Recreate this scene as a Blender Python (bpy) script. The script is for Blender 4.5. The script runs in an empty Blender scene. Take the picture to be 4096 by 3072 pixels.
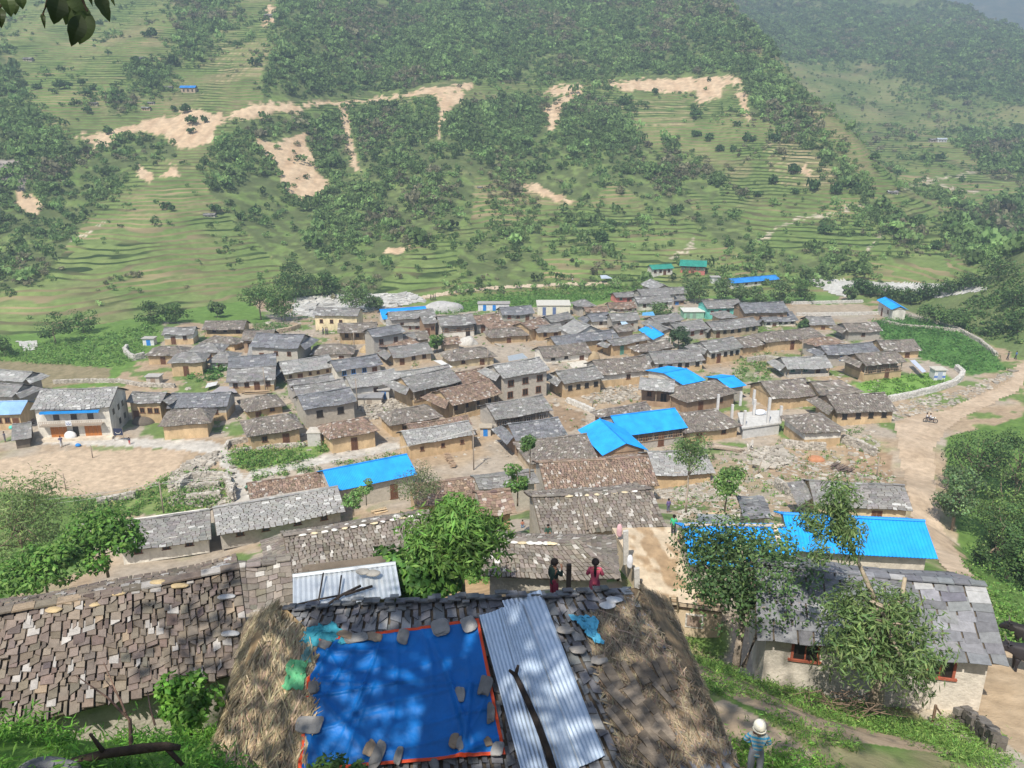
SUN_E=5.0;SKY_E=.12;HAZE=.0007;EXPO=.40
import bpy, math, random
import numpy as np
from mathutils import Vector, Matrix
R=math.radians
rng=np.random.default_rng(7)
random.seed(7)
sc=bpy.context.scene
COL=sc.collection
# ------------------------------------------------------------------ camera
F=3215.0; CX=2048.0; CY=1536.0; PITCH=R(18); CAM=np.array([0.,0.,42.])
cp_,sp_=math.cos(PITCH),math.sin(PITCH)
FWD=np.array([0,cp_,-sp_]); UP=np.array([0,sp_,cp_])
def ray(px,py):
    d=FWD+np.array([(px-CX)/F,0,0])+UP*((CY-py)/F)
    return d/np.linalg.norm(d)
def proj(P):
    P=np.asarray(P,float)-CAM
    z=P@FWD
    z=np.where(np.abs(z)<1e-6,1e-6,z)
    return CX+F*P[...,0]/z, CY-F*(P@UP)/z, z
def at_y(px,py,Y):
    d=ray(px,py); return CAM+d*(Y/d[1])
def at_z(px,py,z):
    d=ray(px,py); return CAM+d*((z-42)/d[2])
def px_of(crop,x,y):
    ox,oy=dict(A=(0,1150),B=(1000,1100),C=(2000,1000),D=(3000,1000),E=(0,1750),F=(1000,1750),G=(2000,1600),H=(2996,1700),I=(0,2247),J=(1000,2247),K=(2000,2247),L=(2996,2247),P=(0,0))[crop]
    k=1.0 if crop=='P' else .4973
    return ox+x*k, oy+y*k
# ------------------------------------------------------------------ noise
def _h(ix,iy,s):
    n=(ix*374761393+iy*668265263+s*1442695041)&0x7fffffff
    n=((n^(n>>13))*1274126177)&0x7fffffff
    return ((n^(n>>16))&0xffff)/65535.0
def vnoise(x,y,s=0):
    x=np.asarray(x,float);y=np.asarray(y,float)
    ix=np.floor(x).astype(np.int64);iy=np.floor(y).astype(np.int64)
    fx=x-ix;fy=y-iy
    fx=fx*fx*(3-2*fx);fy=fy*fy*(3-2*fy)
    a=_h(ix,iy,s);b=_h(ix+1,iy,s);c=_h(ix,iy+1,s);d=_h(ix+1,iy+1,s)
    return (a*(1-fx)+b*fx)*(1-fy)+(c*(1-fx)+d*fx)*fy
def fbm(x,y,s=0,o=4):
    r=0;a=.5
    for i in range(o):
        r=r+a*vnoise(x*2**i,y*2**i,s+i);a*=.5
    return r/(1-.5**o)
def sstep(a,b,x):
    t=np.clip((x-a)/(b-a),0,1);return t*t*(3-2*t)
def inpoly(x,y,poly):
    x=np.asarray(x);y=np.asarray(y);r=np.zeros(x.shape,bool)
    n=len(poly);j=n-1
    for i in range(n):
        xi,yi=poly[i];xj,yj=poly[j]
        if yi!=yj:
            c=((yi>y)!=(yj>y))&(x<(xj-xi)*(y-yi)/(yj-yi)+xi)
            r^=c
        j=i
    return r
def near_line(x,y,pts,w):
    x=np.asarray(x,float);y=np.asarray(y,float);d=np.full(x.shape,1e9)
    for (a,b),(c,e) in zip(pts,pts[1:]):
        vx,vy=c-a,e-b;L=vx*vx+vy*vy+1e-9
        t=np.clip(((x-a)*vx+(y-b)*vy)/L,0,1)
        d=np.minimum(d,np.hypot(x-a-t*vx,y-b-t*vy))
    return d<w
# ------------------------------------------------------------------ ground height
def _c(px,py,Y):
    p=at_y(px,py,Y);return tuple(p)
ctl=[]
for X in range(-140,141,20):
    for Y in (96,112,130,150,175): ctl.append((X,Y,0))
for X in (-100,-80,-62,-50,-40,-32): ctl.append((X,82,0));ctl.append((X,72,.3))
for X in (-22,-10,0,8,16): ctl.append((X,88,.5))
ctl+=[(24,92,1),(34,92,1.5),(44,92,.5),(60,88,-1),(80,80,-3),(100,70,-5)]
ctl+=[(-36,63,2),(-28,60,4),(-45,60,2.5),(-24,46,11.5),(-32,45,9.5),(-18,33,19.5),(-26,33,17),(-15,25,25.3),(-8,27,24.4),(-60,50,4),(-50,35,13),(-35,22,23),
 (-14,70,3.2),(-6,74,3.5),(-12,60,6.5),(-11,44,13.6),(-6,43,14.2),(-3,43,14.4),(-1,48,13),(4,48,14.0),(9,50,14.),(5,62,9.6),(14,63,9.3),(15,72,6.2),(24,72,6.0),(7,82,3.2),
 (-4,33,20),(3,34,19.6),(8,35,18.5),(11,34,18.6),(11,41,18.2),(14,45,16.8),(9,42,18.2),(13,36,18.8),(20,38,17.8),(27,36,17.8),(22,50,13.8),(30,50,13.4),(20,60,9.6),(28,60,9),
 (-6,24,24.6),(-2,24,25),(-2,20.3,28.6),(2,20,29.2),(3.2,20,28.5),(4.7,20.2,26.6),(6.5,21,25.7),(8,21,25.0),(-3,17,28.2),(3,17,28.2),(0,14,27.6),(-4,14,27.2),(5,14,28.2),(-7,15,27.6),(-10,14,28.6),
 (-12,16,27),(-14,19,26.2),(-9,11.8,31.4),(-13,11,31.6),(-5.6,11.6,31.0),(0,10.5,31),(-4,10.5,31),(3.5,11,30.7),(6,12,30.),(4.6,9.5,31.6),(7,16,27.7),(9,15.3,27.6),(6.2,19,26.6),
 (9,27.5,19.5),(8,32,17.6),(9,22.6,24.),(12,20.5,24.1),(16,20,23.8),(10,19,25.4),(12,17.2,26.1),(8,17.6,26.8),(20,22,23.2),(22,28,20.6),(24,18,23.2),(16,16,25.5),(13,13.5,27.2),(10,11.5,29),
 (0,6,35.3),(-6,6,35.3),(6,6,35.3),(0,2,39.6),(-8,2,39.6),(8,2,39.6),(0,-4,40.6),(-12,-4,40.6),(12,-4,40.6),(20,4,34),(-20,4,36)]
for p,y,Y in ((3690,1700,108),(3640,1800,97),(3640,1950,81),(3690,2090,63),(3790,2230,48),(3890,2390,36.5),(4020,2560,28.5)): ctl.append(_c(p,y,Y))
ctl+=[(44,70,2),(40,58,6.5),(36,47,11),(34,38,15),(30,30,19),(52,60,0),(50,45,6),(44,34,13),(36,24,19)]
ctl=np.array(ctl,float)
def _phi(r): return np.sqrt(r*r+2.5)
_D=_phi(np.hypot(ctl[:,None,0]-ctl[None,:,0],ctl[:,None,1]-ctl[None,:,1]))
_N=len(ctl)
_A=np.zeros((_N+1,_N+1));_A[:_N,:_N]=_D+np.eye(_N)*-.02;_A[_N,:_N]=1;_A[:_N,_N]=1
_W=np.linalg.solve(_A,np.append(ctl[:,2],0))
def g_near(X,Y):
    X=np.asarray(X,float);Y=np.asarray(Y,float);sh=X.shape
    x=X.ravel();y=Y.ravel();out=np.empty(x.shape)
    for i in range(0,len(x),20000):
        a=x[i:i+20000];b=y[i:i+20000]
        out[i:i+20000]=_phi(np.hypot(a[:,None]-ctl[None,:,0],b[:,None]-ctl[None,:,1]))@_W[:_N]+_W[_N]
    return out.reshape(sh)
def foot_y(X):
    return 205-46*sstep(-60,-125,X)+6*np.sin(X*.035)+4*np.sin(X*.09+1)
FOREST=[[(1050,420),(1040,300),(1110,150),(1060,60),(1200,-40),(2800,-40),(3000,200),(3150,380),(3300,560),(3500,780),(3420,770),(3250,610),(3000,445),(2965,312),(2440,322),(2320,335),(1900,325),(1700,362),(1350,395),(1150,408)],
 [(950,490),(1200,455),(1450,435),(1720,405),(2300,385),(2470,420),(2560,560),(2700,700),(2780,860),(2690,890),(2450,720),(2350,820),(2250,780),(2100,760),(1900,700),(1880,900),(1650,980),(1500,1170),(1380,1190),(1180,1120),(950,900),(840,740),(860,640),(930,560)],
 [(-40,150),(60,300),(120,420),(250,560),(430,560),(640,545),(700,600),(690,640),(560,650),(420,780),(290,950),(160,1120),(-40,1180)],
 [(700,-40),(940,-40),(860,150),(790,260),(700,230)],[(520,260),(680,250),(690,330),(600,400),(500,380)],[(430,350),(560,370),(520,440),(420,460)],
 [(950,560),(850,600),(830,760),(860,800),(1030,830),(1060,700),(1000,620)],
 [(2800,-40),(4140,-40),(4140,420),(3800,380),(3500,250),(3200,240),(3050,200)],
 [(3850,560),(4140,520),(4140,700),(3950,680)],[(3800,880),(4140,760),(4140,1130),(3920,1080),(3800,1000)],
 [(1830,960),(2050,900),(2160,900),(2180,1150),(1950,1170),(1830,1080)],[(2740,860),(2850,960),(3000,1050),(3100,1090),(3050,960),(2900,850)],
 [(2650,560),(2800,640),(2900,750),(2850,800),(2700,720)],[(3420,760),(3600,850),(3700,950),(3650,1010),(3480,900)],
 [(3100,1000),(3300,1000),(3500,1080),(3300,1130),(3120,1100)],[(4000,1000),(4140,980),(4140,1160),(4020,1140)]]
DIRT=[[(330,540),(430,525),(560,490),(640,470),(700,458),(745,438),(800,440),(850,462),(885,455),(905,468),(980,424),(1060,412),(1155,412),(1212,425),(1215,446),(1100,452),(1000,470),(905,476),(880,500),(868,570),(800,585),(715,592),(690,565),(655,540),(620,545),(560,520),(480,545),(410,580),(362,620),(375,570),(300,545)],
 [(1010,555),(1100,575),(1200,530),(1228,530),(1225,570),(1258,640),(1268,690),(1310,740),(1290,770),(1200,795),(1130,752),(1118,680),(1060,610)],
 [(560,655),(540,705),(600,725),(612,703),(590,680)],[(690,655),(670,690),(630,700),(712,715),(712,690)],
 [(60,760),(130,780),(160,812),(145,860),(95,845)],
 [(2440,325),(2700,315),(2960,308),(2978,330),(2900,345),(2880,385),(2790,420),(2780,365),(2560,368),(2470,355)],
 [(2960,330),(2985,420),(3005,480),(2995,485),(2945,400)],[(1600,385),(1700,352),(1885,330),(1885,358),(1760,372),(1610,395)],
 [(1740,370),(1830,370),(1862,360),(1855,410),(1815,425),(1800,470),(1765,500),(1765,560),(1740,555),(1755,480)],
 [(2160,375),(2240,345),(2325,332),(2320,370),(2290,395),(2250,450),(2218,500),(2210,555),(2195,520),(2180,440),(2195,415),(2270,380)],
 [(1215,412),(1440,400),(1600,378),(1600,392),(1460,412),(1225,428)],[(1350,405),(1380,410),(1400,500),(1425,600),(1445,690),(1420,690),(1385,570),(1360,480)],
 [(2090,740),(2160,730),(2260,790),(2300,810),(2240,812),(2160,770),(2100,755)],[(3140,665),(3240,665),(3270,690),(3240,700),(3160,690)],[(1540,990),(1640,985),(1620,1010),(1530,1010)],
 [(1070,20),(1110,30),(1100,95),(1060,100)]]
def hill_z(X,Y):
    """far side of the valley, slope and spurs"""
    d=Y-foot_y(X)
    und=14*(fbm(X/70.+3,Y/150.,11)-.5)+26*(fbm(X/160.,Y/420.,5)-.5)
    m=-1.5+.2*np.clip(d,0,80)+.36*np.clip(d-80,0,None)
    m=np.where(d<0,-1.5,m)+und*sstep(10,120,d)*.55
    edge=131+9*(fbm(Y/40.,X*0+.5,8)-.5)
    m=np.minimum(m,m.clip(0,60)*0+ (m+8)*(1-sstep(0,70,X-edge))-8)
    d2=Y-(236+.02*X)
    h2=-4+.13*np.clip(d2,0,350)+.30*np.clip(d2-350,0,None)+(24*(fbm(X/60.,Y/170.,21)-.5)+34*(fbm(X/150.+7,Y/300.,31)-.5))*sstep(0,260,d2)
    e2=530+40*(fbm(Y/80.,X*0+.2,9)-.5)
    h2=(h2+8)*(1-sstep(0,110,X-e2))-8
    return np.maximum(m,h2)
def G(X,Y,terr=True):
    X=np.asarray(X,float);Y=np.asarray(Y,float)
    gn=g_near(X,np.minimum(Y,178))
    gn=gn*(1-sstep(150,185,Y))-1.5*sstep(165,195,Y)
    f=foot_y(X)
    hz=hill_z(X,Y)
    z=np.where(Y>f,np.maximum(hz,-1.5),gn)
    bl=sstep(-16,0,Y-f)
    z=np.where(Y>f,z,gn*(1-bl)-1.5*bl)
    # spur beyond the dirt road
    rr=.55*np.clip(X-(97+.10*np.abs(Y-150)),0,40)*sstep(110,140,Y)*(1-sstep(190,240,Y))
    z=z+rr*(1+.5*(fbm(X/12.,Y/12.,3)-.5))
    if terr:
        px,py,_=proj(np.stack([X,Y,z],-1))
        wood=np.zeros(X.shape,bool)
        for p in FOREST+DIRT: wood|=inpoly(px,py,p)
        k=np.where(wood,0.,1.)*sstep(4,14,Y-f)
        st=np.where(Y>360,2.6,2.0)
        q=(z+2.2*(fbm(X/26.,Y/60.,41)-.5))/st
        fr=q-np.floor(q)
        tz=(np.floor(q)+.22*fr+.78*sstep(.62,.95,fr))*st-2.2*(fbm(X/26.,Y/60.,41)-.5)
        z=z+(tz-z)*k*.9
        z=z+np.where(wood,.8*(fbm(X/5.,Y/5.,51)-.5),0)*sstep(0,14,Y-f)
    near=1-sstep(20,60,np.hypot(X,Y))
    z=z+(.18*(fbm(X/1.7,Y/1.7,61)-.5)+.5*(fbm(X/6.,Y/6.,62)-.5)*(1-.6*near))*(1-sstep(120,190,Y))*.6
    return z
def g1(x,y): return float(G(np.array([x]),np.array([y]))[0])
def at_ground(px,py,h=0.,r0=6.,r1=1200.):
    d=ray(px,py)
    t=r0*np.exp(np.linspace(0,math.log(r1/r0),900))
    P=CAM+t[:,None]*d
    diff=P[:,2]-h-G(P[:,0],P[:,1],False)
    i=np.argmax(diff<0)
    if diff[i]>=0: return P[-1]
    if i==0: return P[0]
    w=diff[i-1]/(diff[i-1]-diff[i])
    return P[i-1]+(P[i]-P[i-1])*w
# ------------------------------------------------------------------ materials
MATS={}
def new_mat(name):
    m=bpy.data.materials.new(name);m.use_nodes=True
    return m,m.node_tree,m.node_tree.nodes['Principled BSDF']
def vmat(name,rough=.8,nscale=8.,namt=.35,bump=.0,bscale=20.,spec=.3,metal=0.,trans=0.,tint=(1,1,1),stretch=None,coat=0.,terr=False):
    """surface whose base colour is the 'col' attribute broken up by noise"""
    if name in MATS: return MATS[name]
    m,nt,b=new_mat(name);N=nt.nodes;L=nt.links
    a=N.new('ShaderNodeAttribute');a.attribute_name='col'
    tc=N.new('ShaderNodeTexCoord')
    src=tc.outputs['Object']
    if stretch:
        mp=N.new('ShaderNodeMapping');mp.inputs['Scale'].default_value=stretch;L.new(src,mp.inputs[0]);src=mp.outputs[0]
    n=N.new('ShaderNodeTexNoise');n.inputs['Scale'].default_value=nscale;n.inputs['Detail'].default_value=5;n.inputs['Roughness'].default_value=.65
    L.new(src,n.inputs['Vector'])
    mr=N.new('ShaderNodeMapRange');mr.inputs[1].default_value=.25;mr.inputs[2].default_value=.75;mr.inputs[3].default_value=(1-namt)*tint[0];mr.inputs[4].default_value=(1+namt)*tint[0]
    L.new(n.outputs['Fac'],mr.inputs[0])
    mx=N.new('ShaderNodeMix');mx.data_type='RGBA';mx.blend_type='MULTIPLY';mx.inputs[0].default_value=1
    L.new(a.outputs['Color'],mx.inputs[6]);L.new(mr.outputs[0],mx.inputs[7])
    fin=mx.outputs[2]
    if terr:   # planted terrace banks follow the height lines
        sx=N.new('ShaderNodeSeparateXYZ');L.new(tc.outputs['Object'],sx.inputs[0])
        def nz(sc_,d=2):
            q=N.new('ShaderNodeTexNoise');q.inputs['Scale'].default_value=sc_;q.inputs['Detail'].default_value=d;L.new(tc.outputs['Object'],q.inputs['Vector']);return q.outputs['Fac']
        def mth(op,a_,b_):
            q=N.new('ShaderNodeMath');q.operation=op
            for i_,v_ in enumerate((a_,b_)):
                if isinstance(v_,(int,float)): q.inputs[i_].default_value=v_
                else: L.new(v_,q.inputs[i_])
            return q.outputs[0]
        zz=mth('ADD',sx.outputs['Z'],mth('MULTIPLY',nz(.05),3.))
        fr_=mth('FRACT',mth('MULTIPLY',zz,.95),0.)
        mr2=N.new('ShaderNodeMapRange');mr2.inputs[1].default_value=.58;mr2.inputs[2].default_value=.72;L.new(fr_,mr2.inputs[0])
        fac=mth('MULTIPLY',mth('MULTIPLY',mr2.outputs[0],a.outputs['Alpha']),mth('MULTIPLY',nz(.12),1.9))
        rp=N.new('ShaderNodeValToRGB');rp.color_ramp.elements[0].position=.42;rp.color_ramp.elements[0].color=(.035,.06,.02,1);rp.color_ramp.elements[1].position=.66;rp.color_ramp.elements[1].color=(.34,.27,.15,1);L.new(nz(.035,3),rp.inputs[0])
        m3=N.new('ShaderNodeMix');m3.data_type='RGBA';L.new(fac,m3.inputs[0]);L.new(fin,m3.inputs[6]);L.new(rp.outputs[0],m3.inputs[7]);fin=m3.outputs[2]
    L.new(fin,b.inputs['Base Color'])
    b.inputs['Roughness'].default_value=rough;b.inputs['Specular IOR Level'].default_value=spec;b.inputs['Metallic'].default_value=metal
    if bump>0:
        n2=N.new('ShaderNodeTexNoise');n2.inputs['Scale'].default_value=bscale;n2.inputs['Detail'].default_value=6
        L.new(src,n2.inputs['Vector'])
        bp=N.new('ShaderNodeBump');bp.inputs['Strength'].default_value=bump;bp.inputs['Distance'].default_value=.05
        L.new(n2.outputs['Fac'],bp.inputs['Height']);L.new(bp.outputs[0],b.inputs['Normal'])
    if trans>0:
        t=N.new('ShaderNodeBsdfTranslucent');L.new(mx.outputs[2],t.inputs['Color'])
        ms=N.new('ShaderNodeMixShader');ms.inputs[0].default_value=trans
        L.new(b.outputs[0],ms.inputs[1]);L.new(t.outputs[0],ms.inputs[2])
        L.new(ms.outputs[0],N['Material Output'].inputs['Surface'])
    MATS[name]=m;return m
M_GROUND=vmat('ground',.95,1.3,.28,.6,9.,.1)
M_HILL=vmat('hillside',.95,.35,.3,.0,2.,.1,terr=True)
M_SLAB=vmat('stone_slab',.75,5.,.28,.35,25.,.25)
M_WALL=vmat('mud_wall',.95,1.1,.34,.4,12.,.1,stretch=(1,1,.55))
M_STONE=vmat('rough_stone',.9,3.,.25,.6,10.,.2)
M_WOOD=vmat('weathered_wood',.85,6.,.35,.3,30.,.2,stretch=(1,1,4))
M_LEAF=vmat('leaf',.55,1.2,.25,0,1,.3,trans=.42,tint=(1.45,1.45,1.45))
M_FAR=vmat('far_leaf',.6,.5,.25,0,1,.2,trans=.45,tint=(1.95,1.95,1.95))
M_BARK=vmat('bark',.95,6.,.4,.6,18.,.1)
M_TIN=vmat('painted_sheet',.5,.6,.26,.0,3.,.4)
M_ZINC=vmat('zinc_sheet',.38,2.5,.14,.0,3.,.5,metal=.55)
M_CLOTH=vmat('cloth',.85,9.,.12,.15,40.,.15)
M_PLASTIC=vmat('plastic_tarp',.5,1.2,.2,.35,7.,.25)
M_SKIN=vmat('skin',.6,6.,.08,0,1,.3)
M_STRAW=vmat('straw',.85,5.,.3,.3,30.,.2)
M_PANE=vmat('dark_pane',.35,3.,.2,0,1,.4)
M_CONC=vmat('concrete',.9,2.,.2,.3,18.,.2)
# ------------------------------------------------------------------ mesh builder
class MB:
    def __init__(s): s.v=[];s.c=[];s.q=[];s.t=[];s.n=0;s.mq=[];s.mt=[]
    def add(s,V,Q=None,T=None,col=(.5,.5,.5),mi=0):
        V=np.asarray(V,float).reshape(-1,3);k=len(V)
        c=np.asarray(col,float)
        if c.ndim==1: c=np.tile(c,(k,1))
        s.v.append(V);s.c.append(c)
        if Q is not None and len(Q):
            Q=np.asarray(Q,np.int64).reshape(-1,4)+s.n;s.q.append(Q);s.mq.append(np.full(len(Q),mi))
        if T is not None and len(T):
            T=np.asarray(T,np.int64).reshape(-1,3)+s.n;s.t.append(T);s.mt.append(np.full(len(T),mi))
        s.n+=k
    def box(s,c,ax,ay,az,col,mi=0):
        """c centre, ax/ay/az half vectors"""
        c=np.asarray(c,float);ax,ay,az=map(np.asarray,(ax,ay,az))
        V=[c+i*ax+j*ay+k*az for k in(-1,1) for j in(-1,1) for i in(-1,1)]
        s.add(V,[(0,2,3,1),(4,5,7,6),(0,1,5,4),(2,6,7,3),(0,4,6,2),(1,3,7,5)],col=col,mi=mi)
    def bx(s,x0,x1,y0,y1,z0,z1,col,fr=None,mi=0):
        o,e,n=fr if fr is not None else (np.zeros(3),np.array([1.,0,0]),np.array([0,1.,0]))
        u=np.array([0,0,1.])
        s.box(o+e*(x0+x1)/2+n*(y0+y1)/2+u*(z0+z1)/2,e*(x1-x0)/2,n*(y1-y0)/2,u*(z1-z0)/2,col,mi)
    def tube(s,pts,rad,n=6,col=(.3,.25,.2),caps=True,mi=0):
        pts=np.asarray(pts,float);k=len(pts);rad=np.broadcast_to(np.asarray(rad,float),(k,))
        V=[];a=np.linspace(0,2*math.pi,n,endpoint=False)
        for i in range(k):
            t=pts[min(i+1,k-1)]-pts[max(i-1,0)];t=t/(np.linalg.norm(t)+1e-9)
            r=np.array([0,0,1.]) if abs(t[2])<.9 else np.array([1.,0,0])
            u=np.cross(t,r);u/=np.linalg.norm(u);w=np.cross(t,u)
            V.append(pts[i]+rad[i]*(np.cos(a)[:,None]*u+np.sin(a)[:,None]*w))
        V=np.concatenate(V);Q=[]
        for i in range(k-1):
            for j in range(n):
                Q.append((i*n+j,i*n+(j+1)%n,(i+1)*n+(j+1)%n,(i+1)*n+j))
        T=[]
        if caps:
            V=np.vstack([V,pts[0],pts[-1]])
            for j in range(n):
                T.append((k*n,(j+1)%n,j));T.append((k*n+1,(k-1)*n+j,(k-1)*n+(j+1)%n))
        s.add(V,Q,T,col,mi)
    def blob(s,c,r,col,seed=0,sub=2,rough=.25,rot=0.,mi=0):
        V,T=ico(sub);rr=np.random.default_rng(seed+1)
        k=rr.normal(size=(4,3));ph=rr.uniform(0,6,4)
        d=1+rough*sum(np.sin(V@k[i]*2.2+ph[i]) for i in range(4))/3
        W=V*d[:,None]*np.asarray(r)
        if rot: 
            ca,sa=math.cos(rot),math.sin(rot);W=np.stack([W[:,0]*ca-W[:,1]*sa,W[:,0]*sa+W[:,1]*ca,W[:,2]],1)
        s.add(W+np.asarray(c),None,T,col,mi)
    def build(s,name,mats,parent=None,smooth=False,origin=None):
        me=bpy.data.meshes.new(name)
        V=np.concatenate(s.v) if s.v else np.zeros((0,3));C=np.concatenate(s.c) if s.c else np.zeros((0,3))
        off=np.zeros(3)
        if parent is not None: off=np.array(parent.location)
        elif origin is not None: off=np.asarray(origin,float)
        V=V-off
        Q=np.concatenate(s.q) if s.q else np.zeros((0,4),np.int64);T=np.concatenate(s.t) if s.t else np.zeros((0,3),np.int64)
        me.vertices.add(len(V));me.vertices.foreach_set('co',V.astype(np.float32).ravel())
        nl=Q.size+T.size;me.loops.add(nl);me.loops.foreach_set('vertex_index',np.concatenate([Q.ravel(),T.ravel()]).astype(np.int32))
        npoly=len(Q)+len(T);me.polygons.add(npoly)
        ls=np.concatenate([np.arange(len(Q))*4,Q.size+np.arange(len(T))*3]).astype(np.int32)
        me.polygons.foreach_set('loop_start',ls)
        mats=mats if isinstance(mats,(list,tuple)) else [mats]
        for m in mats: me.materials.append(m)
        if len(mats)>1:
            mi=np.concatenate([x for x in s.mq+s.mt]) if npoly else np.zeros(0)
            me.polygons.foreach_set('material_index',mi.astype(np.int32))
        me.update(calc_edges=True);me.validate()
        at=me.color_attributes.new('col','FLOAT_COLOR','POINT')
        rgba=np.ones((len(V),4),np.float32);rgba[:,:C.shape[1]]=C;at.data.foreach_set('color',rgba.ravel())
        me.polygons.foreach_set('use_smooth',np.full(npoly,bool(smooth)))
        o=bpy.data.objects.new(name,me);COL.objects.link(o)
        if parent is not None: o.parent=parent
        elif origin is not None: o.location=off
        return o
_ico={}
def ico(sub):
    if sub in _ico: return _ico[sub]
    t=(1+5**.5)/2
    V=[(-1,t,0),(1,t,0),(-1,-t,0),(1,-t,0),(0,-1,t),(0,1,t),(0,-1,-t),(0,1,-t),(t,0,-1),(t,0,1),(-t,0,-1),(-t,0,1)]
    V=[np.array(v)/np.linalg.norm(v) for v in V]
    T=[(0,11,5),(0,5,1),(0,1,7),(0,7,10),(0,10,11),(1,5,9),(5,11,4),(11,10,2),(10,7,6),(7,1,8),(3,9,4),(3,4,2),(3,2,6),(3,6,8),(3,8,9),(4,9,5),(2,4,11),(6,2,10),(8,6,7),(9,8,1)]
    for _ in range(sub):
        mid={};N=[]
        def m(a,b):
            k=(min(a,b),max(a,b))
            if k not in mid:
                v=V[a]+V[b];V.append(v/np.linalg.norm(v));mid[k]=len(V)-1
            return mid[k]
        for a,b,c in T:
            x,y,z=m(a,b),m(b,c),m(c,a);N+=[(a,x,z),(b,y,x),(c,z,y),(x,y,z)]
        T=N
    _ico[sub]=(np.array(V),np.array(T));return _ico[sub]
def tag(o,label,cat,group=None,kind=None):
    if label: o['label']=label
    if cat: o['category']=cat
    if group: o['group']=group
    if kind: o['kind']=kind
    return o
def thing(name,label,cat,loc,group=None):
    o=bpy.data.objects.new(name,None);COL.objects.link(o);o.location=[float(v) for v in loc];o.empty_display_size=.3
    return tag(o,label,cat,group)
def struct(o,label=None,kind='structure'):
    o['kind']=kind
    if label: o['label']=label
    return o
# ================================================================== TERRAIN
az=np.radians(np.linspace(-50,50,620))
r=[3.0]
while r[-1]<1320:
    k=.0062 if r[-1]<185 else (.0030 if r[-1]<560 else .008)
    r.append(r[-1]*(1+k))
r=np.array(r)
RR,AZ=np.meshgrid(r,az,indexing='ij')
TX=RR*np.sin(AZ);TY=RR*np.cos(AZ)-2.0
TZ=G(TX,TY)
PX,PY,_=proj(np.stack([TX,TY,TZ],-1))
n1=fbm(TX/3.,TY/3.,71);n2=fbm(TX/11.,TY/11.,72);n3=fbm(TX/.8,TY/.8,73);n4=fbm(TX/45.,TY/45.,74)
def lerp(a,b,t): return np.asarray(a)*(1-t[...,None])+np.asarray(b)*t[...,None]
GR1,GR2,GR3=(.085,.17,.035),(.13,.20,.05),(.055,.105,.03)
DI1,DI2=(.30,.22,.145),(.42,.33,.23)
PAVE=(.37,.33,.28)
C=lerp(DI1,DI2,n1)
wx=PX+26*(n1-.5)+10*(n3-.5);wy=PY+14*(n2-.5)+6*(n3-.5)
# village ground : dirt, stone dust, weeds
C=lerp(C,PAVE,sstep(.45,.62,n2)*.7)
C=lerp(C,lerp(GR1,GR2,n3),sstep(.52,.60,n1)*sstep(.36,.5,n4)*.9)
# near slope
slope_side=(RR<75)
C=np.where(slope_side[...,None],lerp(C,lerp(GR3,GR2,n3),sstep(.45,.55,n1)*.8),C)
PL={}
def poly(name,pts,ca,cb=None,amt=1.,noise=None):
    global C
    m=inpoly(wx,wy,pts)&(RR<330)
    col=lerp(ca,cb if cb else ca,n3 if noise is None else noise)
    C=np.where(m[...,None],C*(1-amt)+col*amt,C)
    PL[name]=m
# crops / grass
poly('fields_beyond',[(-60,1100),(520,1180),(1000,1200),(1080,1290),(650,1290),(640,1400),(560,1440),(470,1500),(430,1545),(-60,1560)],(.10,.19,.04),(.15,.24,.06))
poly('fallow',[(-60,1445),(250,1455),(440,1470),(430,1525),(330,1535),(160,1550),(-60,1540)],(.19,.17,.09),(.27,.22,.14))
poly('field_center',[(1640,1260),(1900,1180),(2300,1120),(3000,1060),(3350,1080),(3350,1220),(2900,1200),(2600,1180),(2350,1225),(2000,1235),(1760,1262)],(.10,.20,.045),(.16,.25,.07))
poly('terr_back',[(1900,1160),(2600,1090),(3340,1060),(3320,1100),(2600,1130),(1900,1185)],(.12,.21,.05),(.17,.24,.08))
poly('field_r',[(3470,1290),(3600,1260),(3800,1310),(3900,1350),(3985,1420),(4030,1480),(3880,1500),(3700,1440),(3560,1400)],(.07,.16,.04),(.10,.20,.05))
poly('plot_r',[(3420,1530),(3560,1505),(3760,1490),(3830,1530),(3770,1560),(3660,1580),(3530,1600),(3440,1570)],(.14,.26,.05),(.17,.29,.07))
poly('slope_r',[(3720,1270),(3950,1130),(4140,1080),(4140,1390),(3980,1360),(3850,1320)],(.12,.18,.06),(.17,.21,.09))
poly('weed1',[(1000,1790),(1120,1800),(1320,1770),(1330,1800),(1180,1860),(1000,1885),(900,1850),(930,1790)],(.12,.22,.05),(.2,.24,.09))
poly('weed2',[(760,1880),(880,1880),(930,1920),(930,2000),(820,2040),(640,2060),(380,2060),(250,2000),(540,1975),(690,1900)],(.11,.20,.05),(.22,.24,.10))
poly('left_slope',[(-60,1960),(250,1985),(420,2010),(420,2100),(330,2280),(-60,2420)],(.10,.18,.04),(.15,.22,.07))
poly('play',[(60,1830),(300,1800),(520,1800),(760,1790),(700,1880),(560,1950),(250,1980),(40,1965),(-60,1900),(-60,1850)],(.40,.30,.21),(.50,.40,.29),1,n2)
poly('grassy_strip',[(360,1785),(520,1785),(540,1800),(370,1802)],(.17,.22,.09),(.25,.25,.13))
poly('lane',[(150,1745),(650,1758),(820,1760),(900,1780),(930,1850),(1000,1950),(1010,2020),(930,2020),(905,1880),(840,1810),(640,1790),(150,1775)],(.40,.37,.33),(.52,.49,.44))
poly('lane2',[(940,1990),(1000,1880),(1300,1820),(1590,1770),(1600,1790),(1320,1850),(1010,1920),(1000,2010)],(.40,.37,.33),(.52,.49,.44))
poly('yard',[(3160,1220),(3450,1212),(3520,1262),(3190,1262)],(.33,.27,.2),(.4,.33,.25))
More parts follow.
